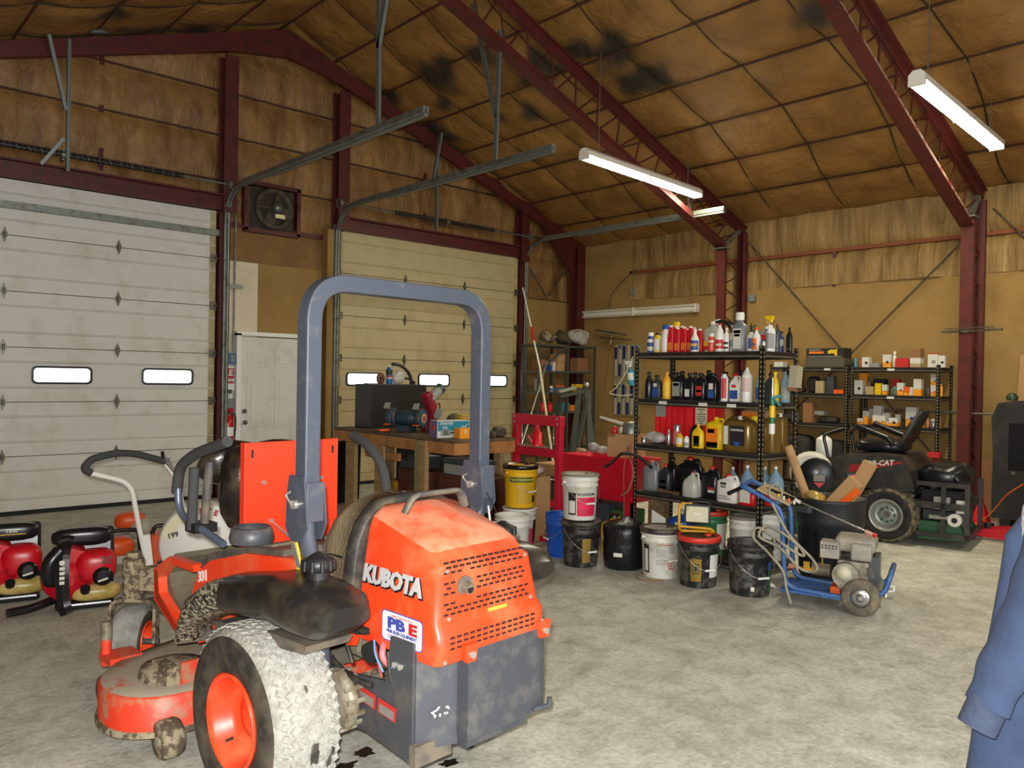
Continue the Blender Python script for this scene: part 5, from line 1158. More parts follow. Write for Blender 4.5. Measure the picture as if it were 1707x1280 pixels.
# ---- fourth shelf
B('grey oil jug leaning at the left end of the fourth shelf', 'jug', 5.75, 4.43, Z4, .15, .284, c_grey, P_('cap_rust', (170, 80, 50)), shape='sq', depth=.6, handle=True, shoulder=.2, lab=((c_labgr, .1, .6, .5, .3),))
B('black jug with red cap and small label right of the grey jug', 'jug', 5.75, 4.28, Z4, .115, .251, P_('jug_charcoal', (44, 44, 46)), c_red, shape='sq', depth=.6, lab=((c_labk, .1, .6, .8, 0), (c_labr, .34, .44, .6, 0), (c_lab, .14, .22, .6, 0)), shoulder=.22, capr=.25)
B('large black jug with wide red cap on the fourth shelf', 'jug', 5.92, 4.14, Z4, .22, .316, c_blk, c_red, shape='sq', depth=.7, handle=True, capr=.28, caph=.08, shoulder=.2)
B('translucent gallon jug with red cap on the fourth shelf', 'jug', 5.735, 3.985, Z4, .14, .213, c_clear, c_red, shape='sq', depth=.9, handle=True, shoulder=.4, capr=.16, caph=.06, neck=.15)
B('black jug with red cap behind the translucent gallon', 'jug', 5.97, 3.93, Z4, .09, .252, c_blk, c_red, shape='sq', capr=.3)
B('black jug with red cap right of the translucent gallon', 'jug', 5.79, 3.83, Z4, .15, .27, c_blk, c_red, shape='sq', depth=.7, capr=.22, handle=True, lab=((c_labr, .3, .36, .5, .4), (c_lab, .2, .28, .5, .4)), shoulder=.18)
for x, y, w_, h, lb in ((6.0, 3.76, .11, .259, 'clear gallon jug with white cap behind the white jug with red cap'), (5.95, 3.59, .12, .293, 'clear gallon jug with white cap behind the red and white diesel jug'), (6.06, 3.49, .08, .281, 'clear gallon jug with white cap partly hidden by the corner post')):
    B(lb, 'jug', x, y, Z4, w_, h, c_clearb, c_white, neck=.22, capr=.24, caph=.08, shoulder=.38)
B('white jug with red cap and small black label on the fourth shelf', 'jug', 5.72, 3.62, Z4, .18, .235, c_white, c_red, shape='sq', depth=.55, handle=True, capr=.24, neck=.22, lab=((c_labk, .62, .72, .36, -.2), (c_labgr, .5, .6, .3, -.2), (c_labgr, .2, .24, .5, -.2), (c_labgr, .12, .16, .7, -.1), (c_labr, .28, .32, .2, .4)), shoulder=.15)
T = B('red jug with white diesel additive label beside the corner post', 'jug', 5.71, 3.43, Z4, .145, .185, c_red, c_red, shape='sq', depth=.55, lab=((c_lab, .12, .8, .74, -.12),), shoulder=.1, neck=.25)
g = G(); g.text('DIESEL', .022, c_labk, TR((-.012, -.0435, .135), R(90)), ex=.0004, bold=.0012); g.text('911', .034, c_labr, TR((-.005, -.0435, .105), R(90)), ex=.0004, bold=.0015); g.build('lettering', T)
B('plain red bottle just right of the corner post on the fourth shelf', 'bottle', 5.85, 3.325, Z4, .07, .16, c_red, c_red, shape='sq')
B('clear jug of blue fluid at the right end of the fourth shelf', 'jug', 6.0, 3.36, Z4, .13, .3, c_clearb, c_white, neck=.2, capr=.2, caph=.07, shoulder=.38, lab=((c_teal, .04, .5, 1, 0),))
t = thing('scrub_brush', 'old wooden-handled brush lying on the front of the fourth shelf', 'brush', (5.668, 4.17, Z4 + .001), LX)
g = G(); g.tube([(-.11, 0, .022), (-.02, 0, .018), (.06, 0, .014)], .014, M('old_brush_wood', (96, 66, 48), .8), 8, rs=[.022, .013, .012]); g.box((.065, 0, .0155), (.05, .026, .03), M('old_brush_wood', (96, 66, 48), .8)); g.build('handle_and_head', t)
# clear dispenser hanging at the right end
t = thing('hanging_dispenser', 'clear plastic dispenser hanging off the right end of the near rack', 'dispenser', (6.03, 3.22, 1.48))
g = G(); g.box((0, 0, .1), (.09, .07, .2), P_('dispenser_clear', (186, 178, 150), .25, alpha=.75), rot=(0, R(8), 0)); g.box((-.01, 0, .01), (.1, .07, .03), m_card2); g.tube(spline([(0, 0, .2), (-.04, 0, .28), (-.12, .02, .33), (-.2, .1, .34)]), .005, c_blk, 6); g.build('dispenser_body', t, bevel=.006)
t = thing('caulking_gun', 'green caulking gun with red lever hanging beside the corner post', 'caulking gun', (5.72, 3.245, 1.24), 0)
g = G(); g.cyl((0, 0, -.02), (0, 0, .17), .022, c_green, 14); g.cyl((0, 0, .03), (0, 0, .12), .0225, c_yel, 14); g.cyl((0, 0, -.1), (0, 0, -.02), .024, c_white, 12); g.build('tube', t)
g = G(); g.bar((-.01, 0, .18), (.13, 0, .2), .018, .02, c_teal); g.bar((.02, 0, .17), (.12, 0, .12), .014, .016, c_teal); g.cyl((0, 0, .17), (0, 0, .34), .005, c_steel, 8); g.build('trigger', t)

# ---- far racks
def pbox(label, x, y, z, w_, h, base, top=None, d_=None, tilt=0, blot=None, group=None):
    T = thing('filter_box', label, 'box', (x, y, z), LX + tilt, group); w_ *= 1.08
    d_ = d_ or w_ * .9
    g = G(); g.box((0, 0, h / 2), (w_, d_, h), base)
    if top: g.box((0, 0, h * .78 if False else h - h * .3), (w_ + .002, d_ + .002, h * .6), top)
    if blot: g.sphere((.01, -d_ / 2, h * .42), w_ * .22, blot, sc=(1, .08, 1), n=10, k=6)
    g.build('box_body', T); return T
c_wix = P_('box_yellow_orange', (232, 150, 30), .55)
Y1, Y2, Y3 = 1.751, 1.411, 1.036
F = 0.85
pbox('white and orange filter box with dark picture on the filter rack top shelf', 10.02, 4.14, Y1, .085, .156, c_wix, c_lab, blot=c_labk)
B('white bottle beside the picture filter box on the wall rack', 'bottle', 10.02, 4.06, Y1, .045, .196, c_white, c_white, capr=.7, caph=.2)
pbox('long red box on the top shelf of the filter rack', 10.02, 3.95, Y1, .14, .11, c_labr, None, blot=None)
pbox('pale tan box right of the long red box', 10.02, 3.80, Y1, .11, .112, m_tan, c_lab)
t = pbox('brown carton stacked on the pale tan box', 10.02, 3.80, Y1 + .1135, .11, .112, m_card2)
pbox('white box with red top near the right of the top shelf', 10.02, 3.605, Y1, .1, .155, c_lab, None, blot=c_labgr); 
g = G(); g.box((10.02, 3.605, Y1 + .16), (.1, .104, .012), c_labr); tag(g.build('box_lid'), 'red lid on the white box near the right of the top shelf', 'lid')
pbox('white box with a dark picture at the right end of the top shelf', 10.0, 3.51, Y1, .07, .137, c_lab, None, d_=.05, blot=c_labk)
pbox('small white box toward the left of the filter rack top shelf', 10.02, 4.40, Y1, .08, .125, c_lab, None, blot=c_labk)
pbox('low grey scrap box in the left middle of the filter rack top shelf', 10.02, 4.285, Y1, .11, .05, c_labgr)
B('turquoise can at the left corner of the filter rack top shelf', 'can', 10.0, 4.53, Y1, .036, .131, c_teal, None, name='small_can')
pbox('orange-red box at the left end of the filter rack top shelf', 10.12, 4.47, Y1, .09, .1, P_('box_salmon', (196, 110, 84), .6))
L2 = [(10.04, 4.49, .09, .176, c_lab, c_lab, 'white box with dark print at the left end of the second wall shelf', c_labk), (10.14, 4.475, .09, .267, c_wix, None, 'tall plain orange box at the left end of the second wall shelf', None), (10.02, 4.345, .085, .1, m_tan, None, 'tan box in front of the yellow cans on the second wall shelf', None), (10.04, 4.25, .07, .143, c_yel, None, 'yellow box right of the tan one on the second wall shelf', None), (10.18, 4.29, .12, .199, c_dgrey, c_labk, 'dark box at the back of the second wall shelf', None), (10.02, 4.165, .052, .126, c_wix, c_lab, 'narrow white and orange filter box on the second wall shelf', c_labk), (10.16, 4.09, .08, .197, c_lab, c_labr, 'dark red topped box standing behind the steel filter', None), (10.02, 3.975, .07, .152, c_wix, c_lab, 'white and orange filter box with picture in the middle of the second wall shelf', c_labk), (10.02, 3.9, .056, .105, c_wix, c_or, 'small orange filter box right of the middle one', c_labk), (10.02, 3.85, .04, .1, c_lab, None, 'small white box beside the tall filter box', None), (10.02, 3.775, .08, .2, c_wix, c_lab, 'tall narrow white and orange filter box on the second wall shelf', None), (10.02, 3.59, .066, .13, c_wix, c_lab, 'lower filter box of the stacked pair at the right of the second wall shelf', c_labr)]
for x, y, w_, h, b_, tp, lb, bl in L2: pbox(lb, x, y, Y2, w_, h, b_, tp, blot=bl)
pbox('upper filter box of the stacked pair at the right of the second wall shelf', 10.02, 3.59, Y2 + .1315, .066, .128, c_wix, c_lab, blot=c_labb)
B('green steel oil filter on the second wall shelf', 'filter', 10.02, 4.05, Y2, .062, .12, P_('filter_green', (84, 104, 92), .4, metal=.3), None, neck=.9, shoulder=.05, name='oil_filter_can')
B('dark metal canister at the right of the second wall shelf', 'canister', 10.06, 3.68, Y2, .075, .11, c_dgrey, None, neck=.9, shoulder=.06, name='canister')
B('orange jar right of the stacked filter boxes on the wall rack', 'jar', 10.04, 3.53, Y2, .04, .148, c_wix, c_wix, name='jar')
B('brown glass bottle at the left of the second wall shelf', 'bottle', 10.1, 4.40, Y2, .05, .22, P_('glass_brownish', (120, 98, 78), .3), c_dgrey)
L3 = [(10.0, 4.455, .06, .074, 'small white filter box at the left of the third wall shelf', c_labk), (10.12, 4.43, .07, .165, 'upright white filter box behind the small one on the third wall shelf', c_labk), (10.02, 4.395, .04, .1, 'narrow orange filter box on the third wall shelf', None), (10.22, 4.38, .09, .19, 'tall white filter box at the back of the third wall shelf', None), (9.99, 4.25, .07, .12, 'filter box with photo, left of the pair in front on the third wall shelf', c_labgr), (9.99, 4.175, .07, .12, 'filter box with photo, right of the pair in front on the third wall shelf', c_labgr), (10.16, 4.30, .09, .235, 'tallest filter box with a picture at the back of the third wall shelf', c_labo), (10.14, 4.19, .08, .15, 'white filter box behind the pair with photos', None), (10.0, 4.11, .04, .054, 'tiny white box right of the pair with photos', None), (10.0, 4.04, .09, .1, 'filter box left of the tractor seat on the third wall shelf', c_labk), (10.14, 4.05, .05, .138, 'narrow filter box behind the one left of the seat', c_labr), (10.1, 3.87, .11, .234, 'big orange and white filter box above the tractor seat back', c_labb), (10.02, 3.745, .1, .119, 'orange filter box right of the tractor seat on the third wall shelf', None), (10.02, 3.535, .04, .14, 'narrow brown box at the right end of the third wall shelf', None)]
for k, (x, y, w_, h, lb, bl) in enumerate(L3):
    pbox(lb, x, y, Y3, w_, h, m_card2 if 'brown' in lb else c_wix, None if 'brown' in lb or 'narrow orange' in lb else c_lab, d_=w_ * .8, blot=bl)
B('steel can right of the orange filter box on the third wall shelf', 'can', 10.0, 3.655, Y3, .05, .125, P_('can_copper', (166, 110, 76), .35, metal=.4), None, neck=.9, shoulder=.05, name='small_can')
B('silver can near the right post of the third wall shelf', 'can', 10.0, 3.59, Y3, .062, .12, c_steel, None, neck=.9, shoulder=.05, name='small_can')
# dark tool rack contents
t = thing('tool_case', 'yellow and black power tool carton on top of the left wall rack', 'box', (10.1, 4.93, 1.751), LX)
g = G(); g.box((0, 0, .06), (.52, .26, .12), M('case_grey', (84, 78, 66), .7)); g.box((0, -.01, .185), (.5, .24, .125), c_labk); g.build('carton_body', t, bevel=.004)
g = G(); g.prism([(.04, .2), (.08, .225), (.15, .225), (.17, .24), (.17, .15), (.14, .145), (.14, .17), (.1, .18), (.06, .17)], -.136, -.13, c_laby, 'Y'); g.box((-.11, -.132, .19), (.2, .004, .03), c_labo); g.box((-.13, -.132, .225), (.16, .004, .014), c_labgr); g.box((0, -.132, .135), (.46, .004, .01), c_labgr); g.build('printed_panel', t)
dk_ = [(.18, .08, 'charcoal tool bag lying on the second shelf of the dark tool rack', 10.08, 5.42, 1.413, .36), (.14, .22, 'upright dark tool cover on the second shelf of the dark tool rack', 10.1, 5.13, 1.413, .14), (.14, .08, 'flat black tool on the third shelf of the dark tool rack', 10.08, 4.9, 1.026, .26), (.14, .1, 'black tool box on the left of the third shelf of the dark tool rack', 10.08, 5.48, 1.021, .2), (.3, .3, 'rounded black sewing-case shaped cover on the fourth shelf of the dark tool rack', 10.06, 5.32, .551, .46), (.2, .26, 'black upright case at the right of the fourth shelf of the dark tool rack', 10.1, 4.8, .551, .3)]
for d_, h, lb, x, y, z, w_ in dk_:
    t = thing('tool_cover', lb, 'cover', (x, y, z), LX); g = G(); lump(g, (0, 0, h / 2), (w_, d_, h), M('charcoal_fabric', (36, 33, 30), .7, dirt=.3, dc=(64, 56, 44), ds=6), p=4, j=.012, sd=len(lb)); g.build('cover_body', t)
for k, (y, z, w_, h, m, lb) in enumerate(((4.98, 1.411, .1, .16, m_tan, 'tan box on the second shelf of the dark tool rack'), (4.84, 1.411, .09, .22, c_dgrey, 'dark box at the right of the second shelf of the dark tool rack'), (5.13, 1.021, .12, .26, m_card2, 'brown box on the third shelf of the dark tool rack'), (5.56, 1.751, .12, .07, c_lab, 'low white box at the left end of the top shelf of the dark tool rack'), (5.0, 1.0215 + .105, .12, .05, c_labgr, 'grey tray lying on the flat black tool'), (5.33, 1.021, .06, .14, c_labgr, 'pale grey bottle-shaped box on the third shelf of the dark tool rack'), (4.93, .551, .06, .05, c_or, 'little orange cap box on the fourth shelf of the dark tool rack'), (4.72, 1.411, .12, .05, c_or, 'orange strip on the right of the second shelf of the dark tool rack'))):
    pbox(lb, 10.0 if k != 4 else 10.05, y, z, w_, h, m)
# ------------------------------------------------------------------ workbench and what is on and under it
m_wood = M('bench_lumber', (158, 128, 82), .8, dirt=.35, dc=(128, 100, 62), ds=5, stretch=(1, 1, 6)); m_wood2 = M('bench_apron', (172, 118, 62), .75, dirt=.35, dc=(140, 92, 48), ds=6); m_btop = M('bench_top', (112, 86, 58), .7, dirt=.5, dc=(74, 62, 48), ds=5); m_trt = M('treated_lumber', (122, 118, 78), .8)
t = thing('workbench', 'wooden workbench with plywood top beside the right garage door', 'workbench', (4.65, 5.9, 0))
g = G(); g.span((0, 0, .915), (.775, 2.25, .94), m_btop); g.build('bench_top', t)
for a, b, n in (((-.0, 0, .80), (.03, 2.25, .912), 0), ((.03, -.0, .80), (.775, .03, .912), 0)):
    g = G(); g.span(a, b, m_wood2); g.build('apron', t)
g = G(); g.span((.02, .95, .66), (.05, 1.6, .74), m_wood2); g.build('lower_rail', t)
for k, (x, y, w_) in enumerate(((-.03, 1.74, .18), (-.03, 1.17, .16), (-.03, .53, .07), (-.035, .42, .1), (.70, .14, .1), (.70, 2.1, .1))):
    g = G(); g.span((x, y, 0), (x + .05, y + w_, .80 if k not in (2, 3) else .912), m_trt if k == 2 else m_wood); g.build('leg', t)
g = G(); g.span((.755, .26, .05), (.77, 2.08, .80), M('under_bench_shade', (44, 34, 26), .9)); g.build('added_backing', t)  # dark sheet added to imitate the shade under the bench
m_mar = M('cabinet_maroon', (84, 44, 32), .5, dirt=.25, dc=(60, 34, 26), ds=6)
for (x, y0, y1, z1, lb) in ((4.80, 6.52, 7.06, .57, 'maroon drawer cabinet with yellow labels under the left part of the workbench'), (4.80, 5.70, 6.34, .58, 'maroon drawer cabinet with yellow labels under the right end of the workbench')):
    t = thing('drawer_cabinet', lb, 'cabinet', (x, y0, 0)); W = y1 - y0
    g = G(); g.span((.012, 0, .0), (.42, W, z1), m_mar); g.build('cabinet_body', t, bevel=.004)
    n = 5; hh = (z1 - .03) / n
    for k in range(n):
        z = .01 + k * hh; g = G(); g.span((0, .01, z), (.014, W - .01, z + hh - .008), m_mar); dr = g.build('drawer', t, bevel=.003)
        g = G(); g.span((-.006, .08, z + hh * .25), (.0, .2, z + hh * .72), c_laby); g.build('yellow_label', dr)
for k, (x, y, z, d, m, lb) in enumerate(((4.98, 6.9, .572, (.3, .3, .09), c_dgrey, 'dark flat case lying on the left drawer cabinet under the bench'), (4.95, 6.78, .663, (.24, .3, .05), c_dgrey, 'smaller dark case on top of the flat case under the bench'), (5.0, 6.1, .582, (.32, .42, .1), c_labgr, 'grey parts case lying on the right drawer cabinet under the bench'), (4.86, 6.42 - .01, .0, (.1, .08, .06), c_or, 'small orange box on the floor between the drawer cabinets'), (5.0, 6.1, .684, (.28, .5, .05), c_dgrey, 'long dark case stacked on the grey parts case'))):
    g = G(); g.box((0, 0, d[2] / 2), d, m); o = g.build('tool_case', loc=(x, y, z), bevel=.006); tag(o, lb, 'case')
g = G(); lump(g, (0, 0, .09), (.26, .3, .18), c_blk, p=2.6, j=.02); o = g.build('power_tool', loc=(5.0, 7.42, 0)); tag(o, 'dark power tool body on the floor under the left part of the bench', 'tool')
g = G(); lump(g, (0, 0, .1), (.24, .24, .2), M('tool_yellow', (196, 140, 24), .45), p=2.4, j=.02); g.tube([(-.08, -.1, .06), (-.1, -.2, .02)], .02, c_blk, 8); o = g.build('power_saw', loc=(4.98, 7.42, .19)); tag(o, 'yellow power tool under the left part of the workbench', 'tool')
# cartons beside the bench end
for (loc, d, lb, m) in (((5.33, 5.54, 0), (.24, .26, .6), 'tall brown carton standing at the right end of the workbench', m_card), ((5.11, 5.50, 0), (.12, .12, .25), 'small low carton in front of the tall one behind the white buckets', m_card2), ((6.35, 6.25, 0), (.3, .3, .6), 'brown carton behind the red press frame', m_card)):
    g = G(); g.box((0, 0, d[2] / 2), d, m); o = g.build('carton', loc=loc, bevel=.004); tag(o, lb, 'box')
g = G(); lump(g, (0, 0, .05), (.22, .2, .1), m_cb, p=2.2, j=.03, sd=8); o = g.build('plastic_bag', loc=(5.33, 5.54, .601)); tag(o, 'crumpled clear bag lying on the tall brown carton', 'bag')
t = thing('rubbish_bin', 'dark green tall bin standing behind the red press frame', 'bin', (5.93, 5.92, 0))
g = G(); g.lathe([(.13, 0), (.16, .46), (.17, .47)], M('bin_dark_green', (34, 48, 38), .6, dirt=.3, dc=(70, 72, 60), ds=10), 4 * 6, p=5); g.build('bin_body', t)
g = G(); g.lathe([(.175, .47), (.175, .49), (.1, .51), (.01, .515)], c_blk, 24, p=5); g.build('bin_lid', t)
# black bin by the bench
t = thing('wheeled_bin', 'tall black bin with a lime rag on its lid left of the bench', 'bin', (5.0, 8.62, 0))
g = G(); g.box((0, 0, .36), (.36, .4, .72), c_blk, taper=1.06); g.build('bin_body', t, bevel=.02); g = G(); g.box((0, 0, .735), (.4, .44, .03), c_blk); g.build('bin_lid', t, bevel=.01)
g = G(); g.tube(spline([(-.15, -.12, 0), (-.05, -.16, .012), (.04, -.12, .006), (.13, -.15, .012)]), .016, M('lime_rag', (190, 226, 50), .8), 6, sx=2); o = g.build('lime_rag', loc=(5.0, 8.62, .765)); tag(o, 'lime green rag lying on the black bin', 'rag')

ZB = .941
t = thing('tool_cabinet', 'black two-tone steel cabinet standing on the left end of the workbench', 'cabinet', (4.9, 7.74, ZB))
g = G(); g.span((0, 0, 0), (.76, .36, .5), M('cabinet_black', (20, 20, 20), .5)); g.build('cabinet_body', t, bevel=.006)
g = G(); g.span((-.006, .01, .01), (0, .35, .49), M('cabinet_charcoal', (52, 54, 52), .5)); g.build('side_panel', t)
g = G(); g.bar((-.02, .18, .51), (.16, .18, .51), .1, .012, c_lab); o = g.build('cardboard_scrap', loc=(4.95, 7.74, ZB + .0)); o.location.z = ZB - .003; tag(o, 'flat pale scrap lying on the left end of the black cabinet', 'cardboard')
B('blue propane-like can standing on top of the black cabinet', 'can', 5.20, 7.85, ZB + .5, .072, .22, P_('can_blue', (28, 92, 160), .35), c_white, rotz=R(-20), lab=((c_labk, .5, .88, 1.2, 0), (c_labr, .38, .46, 1.2, 0), (c_lab, .3, .36, 1.2, 0)), capr=.4, caph=.08, neck=.5, shoulder=.1)
g = G(); g.T = Matrix.Rotation(R(15), 4, 'Z'); g.lathe([(.006, -.008), (.065, -.008), (.065, .008), (.006, .008)], M('disc_brown', (104, 62, 50), .7), 24, axis='Y', c=(0, 0, .066)); g.cyl((0, -.012, .066), (0, .012, .066), .018, c_blk, 10); o = g.build('sanding_disc', loc=(5.07, 7.83, ZB + .501)); tag(o, 'round brown disc standing on edge on the black cabinet', 'disc')
g = G(); lump(g, (0, 0, .07), (.17, .13, .15), m_cb, p=2.1, j=.04, sd=5); o = g.build('plastic_bag', loc=(5.34, 7.85, ZB + .512)); tag(o, 'small clear plastic bag on the black cabinet in front of the window', 'bag')
g = G(); pts = [(.0 + .26 * math.sin(a), 0, .0 + .24 * math.cos(a)) for a in [R(-5 + 12 * k) for k in range(9)]]; g.tube(pts, .02, m_hose, 6, sx=1.3); g.tube([(.12, 0, .08), (.27, 0, .06)], .014, c_blk, 6); g.box((.27, 0, .02), (.05, .05, .04), c_blk); o = g.build('bow_saw_frame', loc=(5.33, 7.95, ZB + .501)); tag(o, 'curved black saw frame standing on the right end of the cabinet top', 'saw')
# bench grinder
t = thing('bench_grinder', 'blue bench grinder with two wheels in front of the black cabinet', 'grinder', (4.95, 7.12, ZB), R(-66))
m_gb = M('grinder_blue', (44, 64, 78), .45, dirt=.3, dc=(70, 66, 58), ds=9)
g = G(); g.lathe([(.05, -.13), (.075, -.11), (.08, 0), (.075, .11), (.05, .13)], m_gb, 20, axis='X', c=(0, 0, .15)); g.box((0, 0, .035), (.16, .14, .07), m_gb); g.build('motor_body', t)
for s in (-1, 1):
    g = G(); g.lathe([(.1, -.03), (.108, -.02), (.108, .02), (.1, .03)], m_gb, 28, axis='X', c=(s * .18, 0, .15)); w_ = g.build('wheel_guard', t)
    g = G(); g.lathe([(.085, -.034), (.085, .034)], M('wheel_face', (56, 72, 86), .7), 24, axis='X', c=(s * .18, 0, .15)); g.lathe([(.052, -.037), (.052, .037)], M('grind_label', (176, 150, 120), .6), 20, axis='X', c=(s * .18, 0, .15)); g.lathe([(.03, -.039), (.03, .039)], c_labr, 16, axis='X', c=(s * .18, 0, .15)); g.cyl((s * .14, 0, .15), (s * .225, 0, .15), .012, c_steel, 10); g.build('grinding_wheel', w_)
    g = G(); g.box((s * .18, -.11, .28), (.07, .006, .07), P_('shield_clear', (150, 150, 140), .2), rot=(R(-30), 0, 0)); g.cyl((s * .18, -.06, .25), (s * .18, -.11, .26), .008, c_or, 8); g.box((s * .18, -.11, .08), (.06, .05, .012), c_or); g.build('eye_shield', t)
g = G(); lump(g, (0, 0, .015), (.14, .06, .03), c_or, p=2.5); o = g.build('orange_knob_tool', loc=(4.72, 7.2, ZB + .003)); tag(o, 'small orange tool on the bench edge in front of the grinder', 'tool')
g = G(); g.tube(spline([(4.8, 6.98, ZB + .012), (4.7, 6.96, ZB + .012), (4.62, 6.95, ZB + .01), (4.58, 6.95, ZB - .08), (4.585, 6.95, .7), (4.59, 6.95, .55)]), .005, c_blk, 6); tag(g.build('grinder_cable'), 'thin black cord hanging over the bench front from the grinder', 'cord')
# red chain grinder
t = thing('chain_grinder', 'dark red upright grinder with grey motor standing on the middle of the bench', 'grinder', (5.2, 6.98, ZB), R(10))
m_dr = M('grinder_red', (140, 24, 44), .45, dirt=.2, dc=(90, 24, 34), ds=9)
g = G(); g.box((0, 0, .03), (.2, .2, .06), m_dr); g.bar((0, 0, .05), (.0, .0, .22), .11, .09, m_dr, up=(0, 1, 0)); g.bar((0, 0, .2), (-.12, 0, .42), .1, .1, m_dr, up=(0, 1, 0)); g.build('body', t, bevel=.015)
g = G(); g.cyl((-.06, 0, .35), (.08, 0, .45), .055, c_labgr, 16); g.cyl((.08, 0, .45), (.12, 0, .478), .06, c_dgrey, 16); g.build('motor', t)
g = G(); g.tube(spline([(.02, 0, .27), (.09, 0, .31), (.1, 0, .25), (.03, -.03, .2), (-.06, -.05, .16)]), .007, c_blk, 6); g.build('lever_and_cord', t)
g = G(); g.box((.0, -.07, .2), (.07, .05, .1), c_labgr, rot=(R(20), 0, R(20))); g.build('vise_clamp', t)
for loc, d, m, nm, lb, c_ in (((5.35, 6.62, ZB), (.17, .12, .2), P_('box_mustard', (180, 160, 40), .6), 'mustard_box', 'mustard yellow box behind the starter box', 'box'),):
    g = G(); g.box((0, 0, d[2] / 2), d, m); o = g.build(nm, loc=loc, bevel=.003); tag(o, lb, c_)
g = G(); g.lathe([(.05, 0), (.085, 0), (.085, .035), (.05, .035)], M('tape_amber', (190, 140, 50), .4), 28, cap=False); g.lathe([(.05, .0), (.05, .035)], m_card, 20, cap=False); o = g.build('tape_roll', loc=(5.22, 6.45, ZB + .155)); tag(o, 'roll of amber tape lying above the starter box', 'tape')
g = G(); g.box((0, 0, .0775), (.2, .16, .154), c_dgrey); o = g.build('dark_box', loc=(5.22, 6.48, ZB)); tag(o, 'dark box under the roll of tape behind the starter box', 'box')
t = thing('starter_box', 'white and teal carton printed STARTER on the bench', 'box', (4.885, 6.28, ZB), R(-7))
g = G(); g.box((0, 0, .085), (.37, .15, .17), c_lab); g.box((-.186, 0, .085), (.004, .15, .17), P_('box_purple_grey', (110, 96, 130), .6)); g.box((-.189, .0, .1), (.003, .08, .05), c_labr); g.build('carton_body', t, bevel=.002)
g = G(); g.box((0, -.0765, .115), (.355, .003, .095), P_('box_teal', (30, 130, 150), .5)); g.prism([(.06, .078), (.11, .12), (.12, .105), (.165, .14), (.13, .09), (.118, .104), (.09, .075)], -.0795, -.078, c_lab, 'Y'); g.build('teal_panel', t)
g = G(); g.text('STARTER', .037, c_signw if False else c_lab, TR((-.085, -.079, .14), R(90)), ex=.0006, bold=.001, shear=.15); g.text('CUB', .03, c_lab, TR((-.1, -.079, .1), R(90)), ex=.0006, bold=.001); g.build('lettering', t)
g = G(); g.lathe([(.03, 0), (.034, .003)], c_labgr, 16, axis='Y', c=(-.09, -.08, .055)); g.box((-.09, -.078, .05), (.11, .004, .055), c_labgr); g.box((-.02, -.078, .05), (.04, .004, .015), c_labk); g.build('printed_starter', t)
t = thing('orange_box', 'small orange filter box with picture leaning on the starter box', 'box', (4.93, 6.09, ZB), R(-7))
g = G(); g.box((0, 0, .05), (.19, .11, .1), P_('box_orange', (240, 150, 24), .5)); g.box((.06, -.0565, .05), (.07, .003, .098), c_lab); g.prism([(.02, .05), (.06, .085), (.085, .07), (.07, .03), (.03, .025)], -.0595, -.057, P_('print_orange', (196, 92, 30), .6), 'Y'); g.box((-.03, -.057, .07), (.02, .002, .04), c_lab); g.build('carton_body', t, bevel=.002)
for k, (x, y, d, lb) in enumerate(((5.2, 6.15, (.14, .08, .16), 'black air tool standing behind the orange filter box'), (5.32, 6.3, (.16, .14, .12), 'dark cast part lying on the bench behind the roll bar'), (5.33, 6.04, (.14, .12, .1), 'dark greasy part at the end of the bench'), (5.2, 6.0, (.07, .08, .07), 'small dark fitting at the bench end'), (5.33, 6.78, (.16, .16, .2), 'bulky dark motor on the far end of the bench'))):
    g = G(); lump(g, (0, 0, d[2] / 2), d, m_dust if k != 4 else m_grd, p=2.6, j=.02, sd=k)
    if k == 0: g.tube([(-.07, 0, .15), (-.12, 0, .2), (-.2, 0, .2)], .006, c_steel, 6)
    if k == 1: g.tube([(-.02, 0, .1), (-.02, 0, .18), (.08, 0, .2)], .006, c_steel, 6)
    o = g.build(('air_tool', 'cast_part', 'greasy_part', 'fitting', 'motor')[k], loc=(x, y, ZB)); tag(o, lb, ('tool', 'part', 'part', 'fitting', 'motor')[k])
g = G(); lump(g, (0, 0, .03), (.1, .2, .06), m_dust, p=2.4, j=.02, sd=12); o = g.build('hand_drill', loc=(5.0, 6.72, ZB + .008)); tag(o, 'dark hand tool lying right of the grinder', 'tool')
g = G(); lump(g, (0, 0, .05), (.16, .12, .1), m_cb, p=2.2, j=.03, sd=4); o = g.build('plastic_bag', loc=(5.12, 7.3, ZB)); tag(o, 'clear plastic bag on the bench right of the grinder wheels', 'bag')

# ------------------------------------------------------------------ red shop press
m_press = M('press_red', (186, 22, 46), .42, dirt=.15, dc=(120, 24, 36), ds=9)
t = thing('shop_press', 'red steel shop press frame standing between the bench and the parts washer', 'press', (5.5, 5.31, 0))
for y in (.04, .65):
    g = G(); g.span((-.03, y - .035, .05), (.03, y + .035, 1.12), m_press); g.build('upright', t, bevel=.006)
    g = G(); g.span((-.22, y - .03, 0), (.2, y + .03, .05), m_press); g.build('foot', t, bevel=.006)
g = G(); g.span((-.035, -.0, 1.08), (.035, .69, 1.18), m_press); tb = g.build('top_beam', t, bevel=.006)
for y in (.04, .65):
    for z in (1.105, 1.155): g = G(); g.cyl((-.035, y, z), (-.045, y, z), .012, c_steel, 6); g.build('bolt', tb)
g = G(); g.span((-.05, .02, .78), (-.03, .68, .85), m_press); g.span((.03, .02, .78), (.05, .68, .85), m_press); g.build('bed', t)
g = G(); g.span((-.045, .02, .3), (-.02, .68, .37), m_press); g.build('lower_brace', t)
g = G(); g.span((-.03, .2, .862), (.03, .6, .875), c_steel); g.build('press_plate', t)
for y in (.12, .57): g = G(); g.tube(spline([(0, y, 1.08), (.01, y + .01, .98), (0, y, .9)]), .008, c_steel, 6); g.build('return_spring', t)
